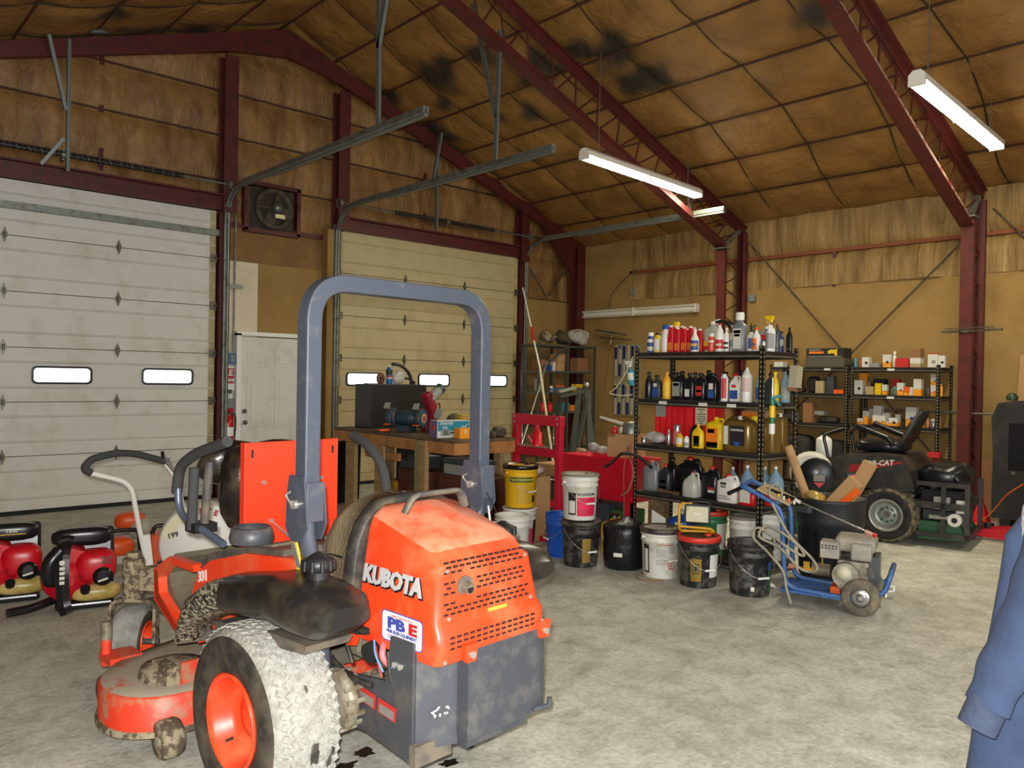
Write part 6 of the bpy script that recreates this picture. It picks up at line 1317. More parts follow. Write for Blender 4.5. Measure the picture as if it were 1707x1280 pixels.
t = thing('bottle_jack', 'red hydraulic bottle jack hanging under the top beam of the press', 'jack', (5.5, 5.66, .876))
g = G(); g.lathe([(.06, 0), (.06, .02), (.05, .03), (.05, .13), (.03, .14), (.025, .203)], P_('jack_red', (206, 24, 40), .35), 20); g.build('jack_body', t)
g = G(); g.bar((-.04, .03, .03), (-.08, .05, .1), .02, .02, c_red); g.build('pump_socket', t)

# ------------------------------------------------------------------ parts washer
m_wash = M('washer_red', (204, 18, 46), .38, dirt=.12, dc=(150, 24, 44), ds=8)
t = thing('parts_washer', 'red steel parts washer tub on legs left of the near shelf rack', 'parts washer', (5.75, 4.66, 0))
g = G(); W, D = .90, .46
def wr(z, i, r=.05): return rrect(i, D - i, i, W - i, z, r)
g.loft([wr(.40, .02), wr(.42, .0), wr(.79, .0), wr(.80, -.012), wr(.79, .02), wr(.6, .03)], m_wash); g.build('tub', t)
for x, y in ((.03, .07), (.03, W - .1), (D - .06, .07), (D - .06, W - .1)):
    g = G(); g.span((x, y - .045, 0), (x + .03, y + .045, .42), m_wash); g.span((x, y - .045, 0), (x + .08, y - .035, .42), m_wash); g.build('leg', t)
t = thing('cardboard_box', 'open brown cardboard box full of odds and ends on the parts washer', 'box', (6.0, 4.93, .802), R(12))
g = G(); g.box((0, 0, .11), (.26, .28, .22), m_card); g.box((0, 0, .2205), (.25, .27, .002), m_card2); g.build('carton', t, bevel=.003); g = G(); g.box((-.131, .1, .205), (.004, .08, .03), m_card2); g.build('torn_flap', t)
t = thing('funnel', 'galvanized bell-shaped funnel standing in the cardboard box', 'funnel', (6.0, 4.88, 1.026))
g = G(); g.lathe([(.085, 0), (.085, .03), (.075, .07), (.055, .105), (.03, .115), (.01, .118)], m_galv, 24); g.build('bell', t); g = G(); g.cyl((-.05, .06, .09), (-.16, .26, .15), .018, M('spout_pale', (176, 172, 150), .5), 10, r2=.012); g.build('spout', t)
B('small red-capped jar in the cardboard box on the washer', 'jar', 5.92, 5.02, 1.026, .06, .07, c_red, m_tan, name='jar', capr=.5)
B('milky bottle sticking out of the cardboard box on the washer', 'bottle', 6.04, 5.04, 1.026, .04, .06, c_lab, c_lab)
g = G(); g.tube(spline([(5.66, 4.92, .72), (5.66, 4.83, .77), (5.62, 4.72, .84), (5.56, 4.62, .88), (5.55, 4.5, .885), (5.56, 4.42, .86), (5.58, 4.3, .78)]), .014, m_hose, 8); tag(g.build('black_hose'), 'thick black hose curving out past the left post of the near rack', 'hose')
for k, (x, y, d, m, lb, nm, c_) in enumerate(((5.98, 5.34, (.12, .12, .1), c_labgr, 'crumpled pale rag on the left end of the parts washer', 'rag', 'rag'), (5.9, 5.42, (.1, .12, .06), m_tan, 'tan rag on the left end of the parts washer', 'rag', 'rag'), (5.95, 5.2, (.1, .12, .07), m_cb, 'clear wrapper on the parts washer left of the box', 'wrapper', 'wrapper'))):
    g = G(); lump(g, (0, 0, d[2] / 2), d, m, p=2.2, j=.025, sd=k); o = g.build(nm, loc=(x, y, .803)); tag(o, lb, c_)

for lb, lc, d_, m_ in (('added dark crate imitating the shade under the parts washer', (6.02, 5.22, 0), (.3, .36, .34), c_dgrey), ('green crate on the floor under the right end of the parts washer', (6.0, 4.9, 0), (.28, .18, .3), c_green)):  # dark crate added to keep the space below the tub dark
    g = G(); g.box((0, 0, d_[2] / 2), d_, m_, taper=1.05); o = g.build('crate', loc=lc, bevel=.01); tag(o, lb, 'crate')

# ------------------------------------------------------------------ corner: steel shelving, poles, stands
m_steel = M('shelf_steel_grey', (76, 80, 72), .6, .3)
t = thing('steel_shelving', 'grey steel shelving with diagonal braces in the far corner', 'shelf', (8.8, 9.05, 0))
for x in (0, .66, 1.32):
    for y in (0, .38):
        g = G(); g.box((x, y, 1.05), (.035, .035, 2.1), m_steel); g.build('post', t)
for z in (.4, 1.0, 1.33, 1.66, 2.08): g = G(); g.span((-.02, -.02, z - .03), (1.34, .4, z), m_steel); g.build('shelf', t)
g = G(); g.bar((.05, -.02, 1.7), (.62, -.02, 2.06), .01, .03, m_steel); g.build('brace', t)
def cbox(lb, x, y, z, d, m=m_card, nm='cardboard_box', c_='box', rz=0):
    g = G(); g.box((0, 0, d[2] / 2), d, m); o = g.build(nm, loc=(x, y + .085, z), rotz=rz, bevel=.003); tag(o, lb, c_); return o
cbox('upper small carton of the stacked pair on the corner shelving', 9.42, 9.14, 1.66 + .151, (.22, .18, .13)); cbox('lower small carton of the stacked pair on the corner shelving', 9.40, 9.14, 1.661, (.19, .18, .148))
cbox('carton at the right of the corner shelving beside the column', 9.92, 9.14, 1.661, (.26, .18, .23), m_card2); cbox('carton at the left of the corner shelving behind the poles', 9.0, 9.16, 1.661, (.16, .18, .18), m_card2)
cbox('blue box on the corner shelving behind the poles', 9.14, 9.1, 1.661, (.09, .09, .09), c_blue, 'blue_box'); cbox('white box standing on the corner shelving left of the cartons', 9.24, 9.08, 1.661, (.06, .06, .15), c_lab, 'white_box')
cbox('yellow box at the right of the middle corner shelf', 9.86, 9.12, 1.331, (.16, .12, .12), c_laby, 'yellow_box'); cbox('low grey-blue tray on the middle corner shelf', 9.46, 9.1, 1.331, (.3, .14, .07), P_('tray_blue_grey', (90, 104, 124), .5), 'tray', 'tray'); cbox('low red tool on the middle corner shelf', 9.38, 9.05, 1.402, (.16, .06, .03), c_or, 'orange_tool', 'tool')
cbox('dull bin at the left of the middle corner shelf', 8.95, 9.1, 1.331, (.12, .1, .2), c_labgr, 'grey_bin', 'bin')
cbox('teal rag bundle on the lower corner shelf', 9.5, 9.1, 1.001, (.2, .12, .14), c_teal, 'teal_bundle', 'bundle'); cbox('green bundle on the lower corner shelf', 9.36, 9.08, 1.001, (.1, .1, .1), c_green, 'green_bundle', 'bundle'); cbox('orange box on the lower corner shelf', 9.68, 9.08, 1.001, (.12, .1, .1), c_labo, 'orange_box')
B('red gas bottle at the far left of the lower corner shelf', 'bottle', 8.95, 9.1, 1.001, .08, .16, c_red, c_red); B('second red bottle on the lower corner shelf right of the poles', 'bottle', 9.12, 9.1, 1.001, .09, .16, c_red, c_red); B('small blue and white can on the middle corner shelf behind the poles', 'can', 9.12, 9.08, 1.331, .06, .1, c_lab, None, lab=((c_blue, .1, .5, 1.2, 0),), neck=.9, shoulder=.05, name='small_can')
for k, (x, d, m, lb) in enumerate(((9.12, (.30, .26, .18), m_brown, 'tangled brown cover on top of the corner shelving, left one'), (9.47, (.28, .26, .2), M('mossy_cover', (70, 62, 44), .9), 'mossy brown cover on top of the corner shelving, right one'), (9.86, (.38, .3, .24), m_cb, 'big crumpled translucent bag on top of the corner shelving'))):
    g = G(); lump(g, (0, 0, d[2] / 2), d, m, p=2.2, j=.07, sd=k + 20, n=28, k=14); o = g.build('plastic_bag' if k == 2 else 'canvas_cover', loc=(x, 9.18, 2.125)); tag(o, lb, 'bag' if k == 2 else 'cover')
t = thing('long_pole', 'long white pole with a red band leaning from the press up to the door track', 'pole', (7.1, 6.9, 0))
g = G(); g.cyl((0, 0, 0), (.62, 1.02, 1.7), .018, M('pole_wood', (190, 178, 146), .5), 8); g.cyl((.62, 1.02, 1.7), (1.42, 2.25, 2.95), .013, c_white, 8); g.build('shaft', t)
g = G(); g.cyl((.86, 1.39, 2.075), (1.0, 1.60, 2.29), .0155, c_red, 8); g.build('red_band', t)
t = thing('aluminium_pole', 'thin bright aluminium pole crossing the long white pole', 'pole', (7.5, 7.9, 0))
g = G(); g.cyl((-.2, .05, .3), (.95, .6, 1.80), .012, c_steel, 8); g.cyl((-.2, .05, .3), (-.42, -.05, 0), .012, c_steel, 8); g.build('shaft', t)
t = thing('steel_stand', 'tall dark steel stand with splayed legs and a shiny round head', 'stand', (8.1, 7.5, 0))
for a, b in (((-.28, -.1, 0), (-.02, 0, 1.42)), ((.3, -.12, 0), (.1, 0, 1.42)), ((.05, .3, 0), (.04, .02, 1.42)), ((-.2, 0, 0), (.14, -.02, 1.32)), ((.12, -.1, 0), (.16, 0, 1.4)), ((-.36, .1, 0), (-.3, .1, 1.25))):
    g = G(); g.bar(a, b, .06, .05, m_steel); g.build('leg', t)
g = G(); g.sphere((.1, -.03, 1.46), .045, c_steel); g.build('round_head', t); g = G(); g.bar((-.42, 0, 1.3), (.16, 0, 1.38), .08, .04, m_steel); g.bar((-.4, .02, 1.36), (-.1, .02, 1.42), .06, .03, c_labgr); g.build('cross_bar', t)
# hanging blade packs
t = thing('display_board', 'narrow pegboard on the tan wall carrying rows of blade packs', 'board', (10.32, 8.50, 1.54))
g = G(); g.box((0, 0, 0), (.02, .56, 1.2), M('pegboard', (150, 136, 100), .7)); g.build('board', t)
ords = ('leftmost', 'second', 'third', 'fourth', 'fifth', 'rightmost')
for r_ in range(2):
    for k in range(6):
        y = 8.72 - k * .088; z = 1.86 if r_ == 0 else 1.22
        t = thing('blade_pack', ('%s blue and white blade pack from the left, %s row of the pegboard' % (ords[k], ('upper', 'lower')[r_])).replace('leftmost blue and white blade pack from the left', 'leftmost blue and white blade pack').replace('rightmost blue and white blade pack from the left', 'rightmost blue and white blade pack'), 'blade', (10.29, y, z), 0, 'blade packs hanging on the wall pegboard')
        g = G(); g.box((0, 0, 0), (.012, .035, .52), P_('blade_silver', (176, 174, 160), .4)); g.box((-.008, 0, -.16 if k % 2 else .12), (.006, .05, .2), c_navy); g.box((-.008, 0, .22), (.006, .035, .05), c_laby if k % 3 == 0 else c_blue); g.build('pack', t)
t = thing('wall_bracket', 'dark bars on a metal bracket high on the tan wall near the corner', 'bracket', (10.3, 8.75, 2.25))
g = G(); g.bar((-.1, .36, .13), (-.1, -.3, .03), .04, .025, m_dust); g.bar((-.12, .22, .0), (-.12, -.42, -.06), .04, .025, m_dust); g.build('bar', t); g = G(); g.bar((0, .05, .02), (-.16, .05, .06), .03, .03, c_steel); g.cyl((-.1, .0, .02), (-.1, .02, -.12), .008, c_steel, 6); g.build('bracket', t)
g = G(); g.tube(spline([(10.3, 8.82, 2.1), (10.3, 8.88, 1.8), (10.3, 8.95, 1.3)]), .008, M('cord_amber', (160, 120, 40), .6), 6); tag(g.build('amber_cord'), 'thin amber cord hanging below the wall bracket', 'cord')
t = thing('column_bracket', 'dark horizontal bar fixed across the right red column', 'bracket', (9.86, 3.23, 2.17))
g = G(); g.bar((0, .24, -.015), (0, -.38, .0), .03, .025, m_dust); g.bar((-.02, .2, .02), (-.02, -.3, .03), .03, .012, m_dust); g.build('bar', t); g = G(); g.box((.02, 0, 0), (.03, .06, .06), c_steel); g.build('clamp', t)
B2 = ((10.33, 8.4, 2.98), (10.33, 6.2, 2.75))
for k, (x, y, z) in enumerate(B2): 
    g = G(); g.box((0, 0, 0), (.05, .1, .1), m_jbox); o = g.build('wall_box', loc=(x - .02, y, z), bevel=.004); tag(o, ('small grey electrical box on the tan wall above the unlit strip light', 'small grey electrical box on the tan wall between the middle and right columns')[k], 'electrical box')
g = G(); g.tube(spline([(10.3, 8.9, 2.72), (10.3, 8.86, 2.95), (10.31, 8.6, 3.2), (10.32, 8.35, 3.35)]), .006, c_dgrey, 6); tag(g.build('lamp_cord'), 'thin dark cord running up the wall from the unlit strip light', 'cord')
g = G(); g.tube([(10.2, -1.5, 1.22), (10.2, 4.5, 1.22)], .012, m_galv, 8); g.build('x'); bpy.data.objects['x'].name = 'wall_pipe'; tag(bpy.data.objects['wall_pipe'], 'thin metal pipe running along the tan wall behind the filter box rack', 'pipe')

# ------------------------------------------------------------------ right side: second mower, cans, washer
m_bob = M('mower_charcoal', (36, 34, 32), .4, dirt=.38, dc=(66, 62, 54), ds=5); m_bgr = M('deck_green', (26, 84, 48), .45, dirt=.2, dc=(50, 70, 46), ds=8); m_bt = M('tyre_brown_dust', (48, 44, 36), .85, dirt=.45, dc=(116, 104, 78), ds=22, edge=.3)
MB2 = thing('riding_mower', 'dark zero-turn riding mower with green deck parked in front of the wall racks', 'mower', (8.42, 3.34, 0), R(9))
for s in (-1, 1): wheel(MB2, s * .42, 0, .27, .27, .22, .145, s, M('rim_silver', (150, 152, 144), .35, .4), tread=m_bt, side=M('tyre_black', (26, 24, 22), .8, dirt=.25, dc=(56, 50, 40), ds=10), lugn=30)
for k in range(8):
    a = 2 * PI * k / 8; g = G(); g.T = Matrix.Translation((-.4605, 0, .27)) @ Matrix.Rotation(a, 4, 'X'); g.prism([(.058, -.018), (.085, 0), (.058, .018)], -.006, .0, m_bgr, 'X'); g.build('rim_slot', MB2)
g = G(); g.prism([(.95, .42), (.9, .62), (.7, .74), (.45, .82), (.1, .86), (-.12, .84), (-.2, .7), (-.25, .52), (.1, .5), (.3, .56), (.45, .44)], -.50, .5, m_bob, 'X'); g.build('body_shell', MB2, bevel=.05, seg=3)
g = G(); g.prism([(.36, .66), (.34, .735), (-.12, .80), (-.14, .785), (.04, .735), (.2, .68)], -.506, -.5, P_('stripe_red', (150, 24, 34), .4), 'X'); g.build('red_stripe', MB2)
g = G(); g.text('BOB-CAT', .07, c_lab, TR((-.509, .09, .768), R(90), 0, R(-90)) @ Matrix.Rotation(R(-6), 4, 'Z').inverted(), bold=.002, shear=.25); g.build('lettering', MB2)
g = G(); 
for z0, z1, y0, y1, w_ in ((.86, .97, .42, -.08, .5),): lump(g, (0, .16, .915), (.5, .5, .14), c_blk, p=3.5)
g.build('seat_cushion', MB2)
g = G(); rings = []
for z, y, w_, d_ in ((.92, -.03, .44, .1), (1.0, -.08, .46, .12), (1.15, -.15, .42, .12), (1.24, -.2, .36, .1), (1.28, -.22, .28, .06)): rings.append([(w_ / 2 * math.cos(2 * PI * k / 20), y + d_ / 2 * math.sin(2 * PI * k / 20), z) for k in range(20)])
g.loft(rings, M('seat_black', (34, 34, 34), .35, dirt=.2, dc=(70, 66, 56), ds=6)); g.build('seat_back', MB2)
for s in (-1, 1):
    g = G(); g.tube(arc([(s * .3, .0, .93), (s * .32, .02, 1.0), (s * .32, .34, 1.12)], .05, 4), .028, c_blk, 8); g.build('armrest', MB2)
    g = G(); g.tube(arc([(s * .46, .55, .7), (s * .48, .62, 1.02), (s * .3, .48, 1.08)], .06, 4), .016, c_blk, 8); g.build('steering_lever', MB2)
g = G(); g.box((0, -.42, .40), (.84, .5, .06), m_bob); g.span((-.42, -.70, .1), (-.38, -.66, .62), m_bob); g.span((.3, -.70, .1), (.34, -.66, .62), m_bob); g.span((-.42, -.70, .1), (.34, -.66, .15), m_bob); g.span((-.42, -.5, .1), (-.38, -.46, .6), m_bob); g.bar((-.4, -.68, .12), (-.4, -.25, .12), .03, .05, m_bob); g.bar((-.4, -.68, .6), (-.4, -.25, .6), .03, .04, m_bob); g.build('rear_frame', MB2)
g = G(); g.box((0, -.45, .34), (.5, .36, .3), c_dgrey); lump(g, (-.02, -.44, .64), (.62, .46, .34), c_blk, p=2.6, j=.03); g.box((-.1, -.45, .44), (.5, .36, .2), c_blk); g.cyl((-.1, -.3, .7), (-.1, -.62, .74), .06, c_dgrey, 14); g.build('engine', MB2, bevel=.01)
g = G()
random.seed(12)
for k in range(10):
    c = (random.uniform(-.36, .1), random.uniform(-.7, -.28), random.uniform(.55, .76)); g = G(); g.cyl(c, (c[0] + random.uniform(-.1, .1), c[1] + random.uniform(-.12, .12), c[2] + random.uniform(-.03, .05)), random.uniform(.012, .03), random.choice([c_dgrey, c_steel, c_blk, m_grd]), 8); g.build('engine_fitting', MB2)
g = G(); g.cyl((-.37, -.58, .28), (-.44, -.58, .28), .06, c_lab, 18); g.cyl((-.43, -.58, .28), (-.445, -.58, .28), .026, c_blk, 12); g.cyl((-.4, -.36, .29), (-.4, -.56, .29), .022, c_steel, 10); g.build('muffler_pipe', MB2)
g = G(); g.box((-.36, -.46, .42), (.06, .14, .12), c_labgr); g.box((-.36, -.62, .4), (.05, .08, .12), c_lab); g.build('hydraulic_pump', MB2, bevel=.008)
g = G(); g.prism([(-.68, .08), (-.26, .06), (-.26, .24), (-.6, .24)], -.36, .30, m_bgr, 'X'); g.build('rear_green_panel', MB2)
g = G(); lump(g, (0, .75, .2), (.9, .6, .16), m_bgr, p=4); g.build('cutting_deck', MB2)
for s in (-1, 1): g = G(); g.lathe([(.05, -.04), (.12, -.04), (.13, 0), (.12, .04), (.05, .04)], m_bt, 20, axis='X', c=(s * .3, 1.2, .13)); g.tube([(s * .3 - .06, 1.2, .13), (s * .3 - .06, 1.2, .3), (s * .3 + .06, 1.2, .3), (s * .3 + .06, 1.2, .13)], .014, m_bob, 6); g.bar((s * .3, 1.2, .3), (s * .2, .6, .5), .05, .05, m_bob); g.build('front_caster', MB2)
g = G(); g.box((.1, -.3, .84), (.14, .1, .05), c_red); g.build('red_cap', MB2)
B('white chemical bottle with black neck standing on the dark mower platform', 'bottle', 8.12, 4.0, .765, .16, .26, c_white, c_blk, name='bottle', neck=.4)
# engine unit with round screen
t = thing('stand_engine', 'green push mower with white engine shroud and black round screen behind the can', 'mower', (7.35, 3.72, 0), R(-62))
g = G(); lump(g, (0, .05, .26), (.54, .44, .4), m_bgr, p=3.4); g.build('green_deck', t)
for x, y in ((-.24, -.16), (.24, -.16), (-.24, .26), (.24, .26)): g = G(); g.lathe([(.03, -.02), (.1, -.02), (.1, .02), (.03, .02)], c_blk, 18, axis='X', c=(x, y, .1)); g.build('wheel', t)
g = G(); g.lathe([(.17, .0), (.2, .03), (.2, .12), (.15, .2), (.05, .2)], P_('shroud_white', (196, 192, 176), .5), 28, axis='Y', c=(-.02, -.08, .68)); g.box((0, .05, .5), (.24, .2, .12), c_dgrey); g.build('engine_shroud', t)
g = G(); g.lathe([(.17, -.03), (.14, -.055), (.02, -.065)], c_blk, 28, axis='Y', c=(.03, -.06, .66)); g.box((.05, -.13, .64), (.1, .01, .06), P_('print_dim', (120, 112, 100), .5)); g.prism([(.0, .6), (.1, .6), (.05, .55)], -.135, -.13, c_labr, 'Y'); g.build('round_screen', t)
t = thing('power_strip', 'small device with a glowing red indicator light beside the dark mower', 'device', (7.52, 3.40, 0), R(-60))
g = G(); g.box((0, 0, .3), (.12, .1, .6), c_blk); g.box((0, 0, .64), (.14, .1, .1), c_dgrey); g.build('housing', t, bevel=.01)
g = G(); g.sphere((0, -.055, .66), .02, M('led_red', (255, 30, 60), .3, emit=6), sc=(1, .5, 1)); g.build('indicator_light', t)

# rubbish can
t = thing('rubbish_can', 'large black ribbed rubbish can behind the blue pressure washer', 'bin', (6.02, 2.90, 0))
g = G(); g.lathe([(.2, 0), (.215, .03), (.235, .44), (.25, .46), (.25, .5), (.255, .62), (.262, .64), (.262, .66), (.25, .66), (.235, .5), (.18, .3), (.01, .29)], M('can_black', (28, 29, 31), .5, dirt=.2, dc=(60, 60, 56), ds=10), 40, cap=False)
g.build('can_body', t)
for k in range(20):
    a = 2 * PI * k / 20; g = G(); g.T = Matrix.Rotation(a, 4, 'Z'); g.bar((0, -.22, .06), (0, -.238, .42), .02, .012, c_blk, up=(0, 1, 0)); g.build('rib', t)
for s in (-1, 1): g = G(); g.T = Matrix.Rotation(R(-20 if s > 0 else 165), 4, 'Z'); g.box((.285, 0, .58), (.05, .12, .05), c_dgrey); g.build('handle', t, bevel=.01)
t = thing('cardboard_tube', 'cardboard tube leaning out of the rubbish can', 'tube', (6.0, 2.97, .36), 0)
g = G(); g.cyl((0, 0, 0), (-.03, .27, .67), .034, m_card, 18); g.cyl((-.03, .27, .67), (-.0302, .272, .674), .03, m_card2, 18); g.build('tube_body', t)
t = thing('long_carton', 'long flat cardboard carton leaning out of the rubbish can to the right', 'box', (6.1, 2.82, .50), 0)
g = G(); g.bar((0, .04, .02), (.04, -.17, .44), .05, .10, m_card, up=(0, 1, 1)); g.build('carton', t, bevel=.003)
t = thing('torn_carton', 'shorter torn carton with orange edge in the rubbish can', 'box', (5.95, 2.86, .52), 0)
g = G(); g.bar((0, .06, .0), (.02, -.18, .29), .05, .12, m_card, up=(0, 1, 1)); g.build('carton', t); g = G(); g.bar((-.026, -.02, .04), (-.01, -.21, .23), .012, .05, c_or, up=(0, 1, 1)); g.build('orange_edge', t)
g = G(); lump(g, (0, 0, .03), (.17, .14, .08), M('foil_wrapper', (196, 180, 130), .3, .2, dirt=.5, dc=(200, 150, 30), ds=14), p=2.2, j=.05, sd=3, n=26, k=12); o = g.build('snack_wrapper', loc=(5.92, 2.98, .635)); tag(o, 'crumpled shiny yellow wrapper on top of the rubbish in the can', 'wrapper')
g = G(); lump(g, (0, 0, .04), (.14, .14, .08), m_card2, p=2.2, j=.03, sd=6, n=20, k=8); o = g.build('rubbish', loc=(6.1, 2.93, .345)); tag(o, 'brown rubbish filling the can under the wrapper', 'rubbish', kind='stuff')

# ------------------------------------------------------------------ pressure washer
m_pb = M('washer_blue', (48, 88, 146), .4, dirt=.25, dc=(90, 120, 150), ds=14); m_eg = M('engine_grey_dust', (136, 132, 122), .6, dirt=.4, dc=(160, 152, 132), ds=12)
t = thing('pressure_washer', 'blue-framed wheeled pressure washer with grey engine in front of the near rack', 'pressure washer', (5.42, 2.545, 0), R(19))
g = G()
for x in (-.16, .18):
    g.tube(arc([(x, .60, .785), (x, .36, .67), (x, .33, .12), (x, -.02, .10)], .09, 6), .017, m_pb, 10)
g.tube(arc([(-.16, .595, .783), (-.16, .64, .80), (.18, .64, .80), (.18, .595, .783)], .04, 4), .017, m_pb, 10)
g.build('handle_frame', t)
g = G(); g.span((-.17, -.02, .085), (.19, .36, .105), m_pb); g.bar((-.16, -.1, .10), (-.16, .08, .10), .03, .035, m_pb); g.bar((.18, -.1, .10), (.18, .08, .10), .03, .035, m_pb); g.build('base_plate', t)
g = G(); g.tube(arc([(-.16, -.08, .10), (-.17, -.3, .16), (-.16, -.34, .3), (.18, -.34, .3), (.18, -.3, .16), (.18, -.08, .10)], .05, 5), .017, m_pb, 10); g.build('front_bumper', t)
for s in (-1, 1):
    x = .0 + s * .18; g = G(); g.lathe([(.065, -.035), (.11, -.04), (.122, -.02), (.122, .02), (.11, .04), (.065, .035)], M('wheel_dusty_rubber', (88, 82, 70), .9, dirt=.4, dc=(126, 116, 92), ds=14), 28, axis='X', c=(x, -.16, .122), cap=False); w_ = g.build('wheel', t)
    g = G(); g.lathe([(.066, -.02 * s), (.06, .03 * s), (.035, .02 * s), (.025, .03 * s), (.012, .04 * s)], c_steel, 22, axis='X', c=(x, -.16, .122)); g.build('hub', w_)
g = G(); g.cyl((-.2, -.16, .122), (.2, -.16, .122), .012, c_steel, 8); g.build('axle', t)
g = G(); g.box((0, -.1, .24), (.22, .2, .2), M('crankcase', (150, 146, 130), .5, .2, dirt=.4, dc=(110, 100, 80), ds=14)); g.cyl((-.1, -.06, .25), (-.17, -.06, .25), .085, M('crankcase', (0, 0, 0)), 20); g.build('crankcase', t, bevel=.012)
g = G(); g.lathe([(.05, -.175), (.055, -.19), (.0, -.195)], P_('starter_cream', (196, 190, 164), .5), 8, axis='X', c=(0, -.05, .27)); g.build('recoil_cover', t)
g = G(); g.span((-.12, -.24, .40), (.14, .02, .50), m_eg); g.build('fuel_tank', t, bevel=.03, seg=3)
g = G(); g.span((-.19, -.02, .36), (-.06, .1, .47), m_eg); 
for j in range(2):
    for k in range(5): g.box((-.191, .085 - k * .022, .445 - j * .016), (.004, .014, .008), c_blk)
g.build('air_cleaner', t, bevel=.015)
g = G(); g.span((-.18, -.22, .36), (-.04, -.09, .47), m_eg); g.build('muffler_cover', t, bevel=.015)
g = G(); g.span((-.1, -.26, .16), (.12, -.2, .38), c_dgrey); g.cyl((-.1, -.2, .3), (-.15, -.22, .26), .02, c_steel, 8); g.build('engine_block', t)
g = G(); g.cyl((-.02, .05, .24), (-.02, .17, .24), .045, M('pump_dust', (110, 98, 82), .6, .3), 14); g.build('pump', t)
g = G(); g.cyl((-.07, .16, .24), (-.07, .24, .24), .016, P_('brass', (196, 150, 50), .3, metal=.7), 8); g.box((-.07, .2, .26), (.03, .04, .07), P_('brass', (0, 0, 0))); g.cyl((-.07, .28, .25), (-.07, .32, .25), .02, P_('copper_fitting', (176, 110, 80), .4), 8); g.cyl((-.06, .1, .28), (-.06, .1, .36), .007, P_('brass', (0, 0, 0)), 6); g.build('brass_fittings', t)
g = G(); g.span((-.1, -.02, .105), (.1, .04, .15), c_or); g.build('oil_plug', t)
g = G(); g.T = Matrix.Translation((0, .42, .74)); g.box((0, 0, 0), (.34, .24, .012), m_tan, rot=(R(23), 0, 0)); g.build('handle_panel', t)
for k, c in enumerate((c_laby, c_lab, c_or, c_lab)): g = G(); g.cyl((-.12, .36 - k * .035 + .03, .735 - k * .013), (-.12, .36 - k * .035 + .03, .76 - k * .013), .008, c, 8); g.build('spray_tip', t)
m_hs = M('hose_beige', (150, 142, 122), .6, dirt=.3, dc=(110, 104, 90), ds=12)
pts = spline([(-.2, .42, .70), (-.22, .3, .5), (-.21, .14, .34), (-.22, .12, .27), (-.21, .22, .27), (-.22, .36, .40), (-.21, .5, .46), (-.2, .44, .54), (-.22, .26, .45), (-.2, .2, .36), (-.21, .3, .40), (-.2, .50, .52), (-.21, .54, .45), (-.22, .44, .36), (-.2, .34, .24), (-.21, .31, .12), (-.2, .28, .02)], 7)
g = G(); g.tube(pts, .0095, m_hs, 8); g.build('beige_hose', t)
g = G(); g.tube([(-.19 + .0, .40 + .045 * math.cos(a), .78 + .05 * math.sin(a)) for a in [R(k * 24) for k in range(15)]], .008, m_hs, 8, closed=True); g.build('hose_loop', t)
ln = bpy.data.objects.new('spray_lance', None); COL.objects.link(ln); ln.parent = t; ln['label'] = 'steel spray lance slanting across the rubbish can'; ln.location = (-.14, .08, 0); ln.rotation_euler = (0, 0, R(-19)); t = ln
g = G(); g.tube([(0, .62, .775), (0, .42, .765), (0, .22, .72)], .016, c_blk, 8); g.cyl((0, .62, .77), (0, .76, .70), .014, c_blk, 8); g.build('gun_handle', t)
g = G(); g.cyl((0, .24, .725), (0, -.28, .575), .006, c_steel, 8); g.build('lance_tube', t)
g = G(); g.cyl((0, .26, .73), (0, .18, .706), .013, c_lab, 8); g.cyl((0, -.28, .575), (0, -.33, .56), .012, P_('nozzle_pink', (200, 150, 130), .5), 8); g.cyl((0, -.33, .56), (0, -.35, .554), .014, c_red, 8); g.build('nozzle', t)

# white scraps on the floor
t = thing('plastic_clip', 'small white plastic clip standing on the concrete right of the pressure washer', 'clip', (5.93, 2.41, 0), R(-60))
g = G(); g.box((-.02, 0, .045), (.015, .05, .09), c_white); g.box((.01, 0, .085), (.06, .05, .012), c_white); g.box((.03, 0, .065), (.012, .05, .04), c_white); g.box((.01, 0, .05), (.04, .05, .01), c_white); g.build('clip_body', t)
g = G(); lump(g, (0, 0, .02), (.16, .1, .04), P_('tissue', (226, 224, 212), .8), p=2.1, j=.05, sd=3, n=24, k=10); o = g.build('crumpled_tissue', loc=(5.5, 3.12, 0), rotz=R(20)); tag(o, 'crumpled white tissue on the floor under the pressure washer handle', 'tissue')
g = G(); g.tube(spline([(5.07, 3.98, .005), (4.9, 3.9, .005), (4.9, 3.76, .006), (5.0, 3.72, .005), (4.93, 3.82, .006)]), .004, M('cord_rusty', (150, 106, 66), .6), 6); tag(g.build('thin_cord'), 'thin rusty cord lying on the floor in front of the white bucket', 'cord')

# stakes, tall dark cabinet, vacuum, floor jack
t = thing('wooden_stake', 'pale wooden stake leaning on the wall beside the right red column', 'stake', (10.14, 3.36, 0)); g = G(); g.bar((-.1, -.08, 0), (.02, 0, 1.26), .045, .03, M('stake_pale', (196, 170, 116), .7)); g.build('stake', t)
t = thing('dark_board', 'dark red-brown board standing against the wall left of the right column', 'board', (10.24, 3.36, 0)); g = G(); g.bar((-.04, .0, 0), (.0, .0, .92), .1, .03, m_mar); g.build('board', t)
t = thing('timber_offcut', 'pale upright timber offcut against the wall right of the red column', 'timber', (10.2, 2.98, 0)); g = G(); g.bar((0, 0, 0), (.05, -.02, .95), .12, .05, m_wood); g.bar((-.06, .08, 0), (0, .1, .7), .1, .03, m_card2); g.build('offcut', t)
t = thing('tall_timber', 'tall pale plank leaning at the far right behind the dark cabinet', 'timber', (10.26, 2.74, 0)); g = G(); g.bar((-.05, .06, 0), (.04, 0, 1.9), .12, .03, M('plank_orange', (196, 156, 108), .7)); g.build('plank', t)
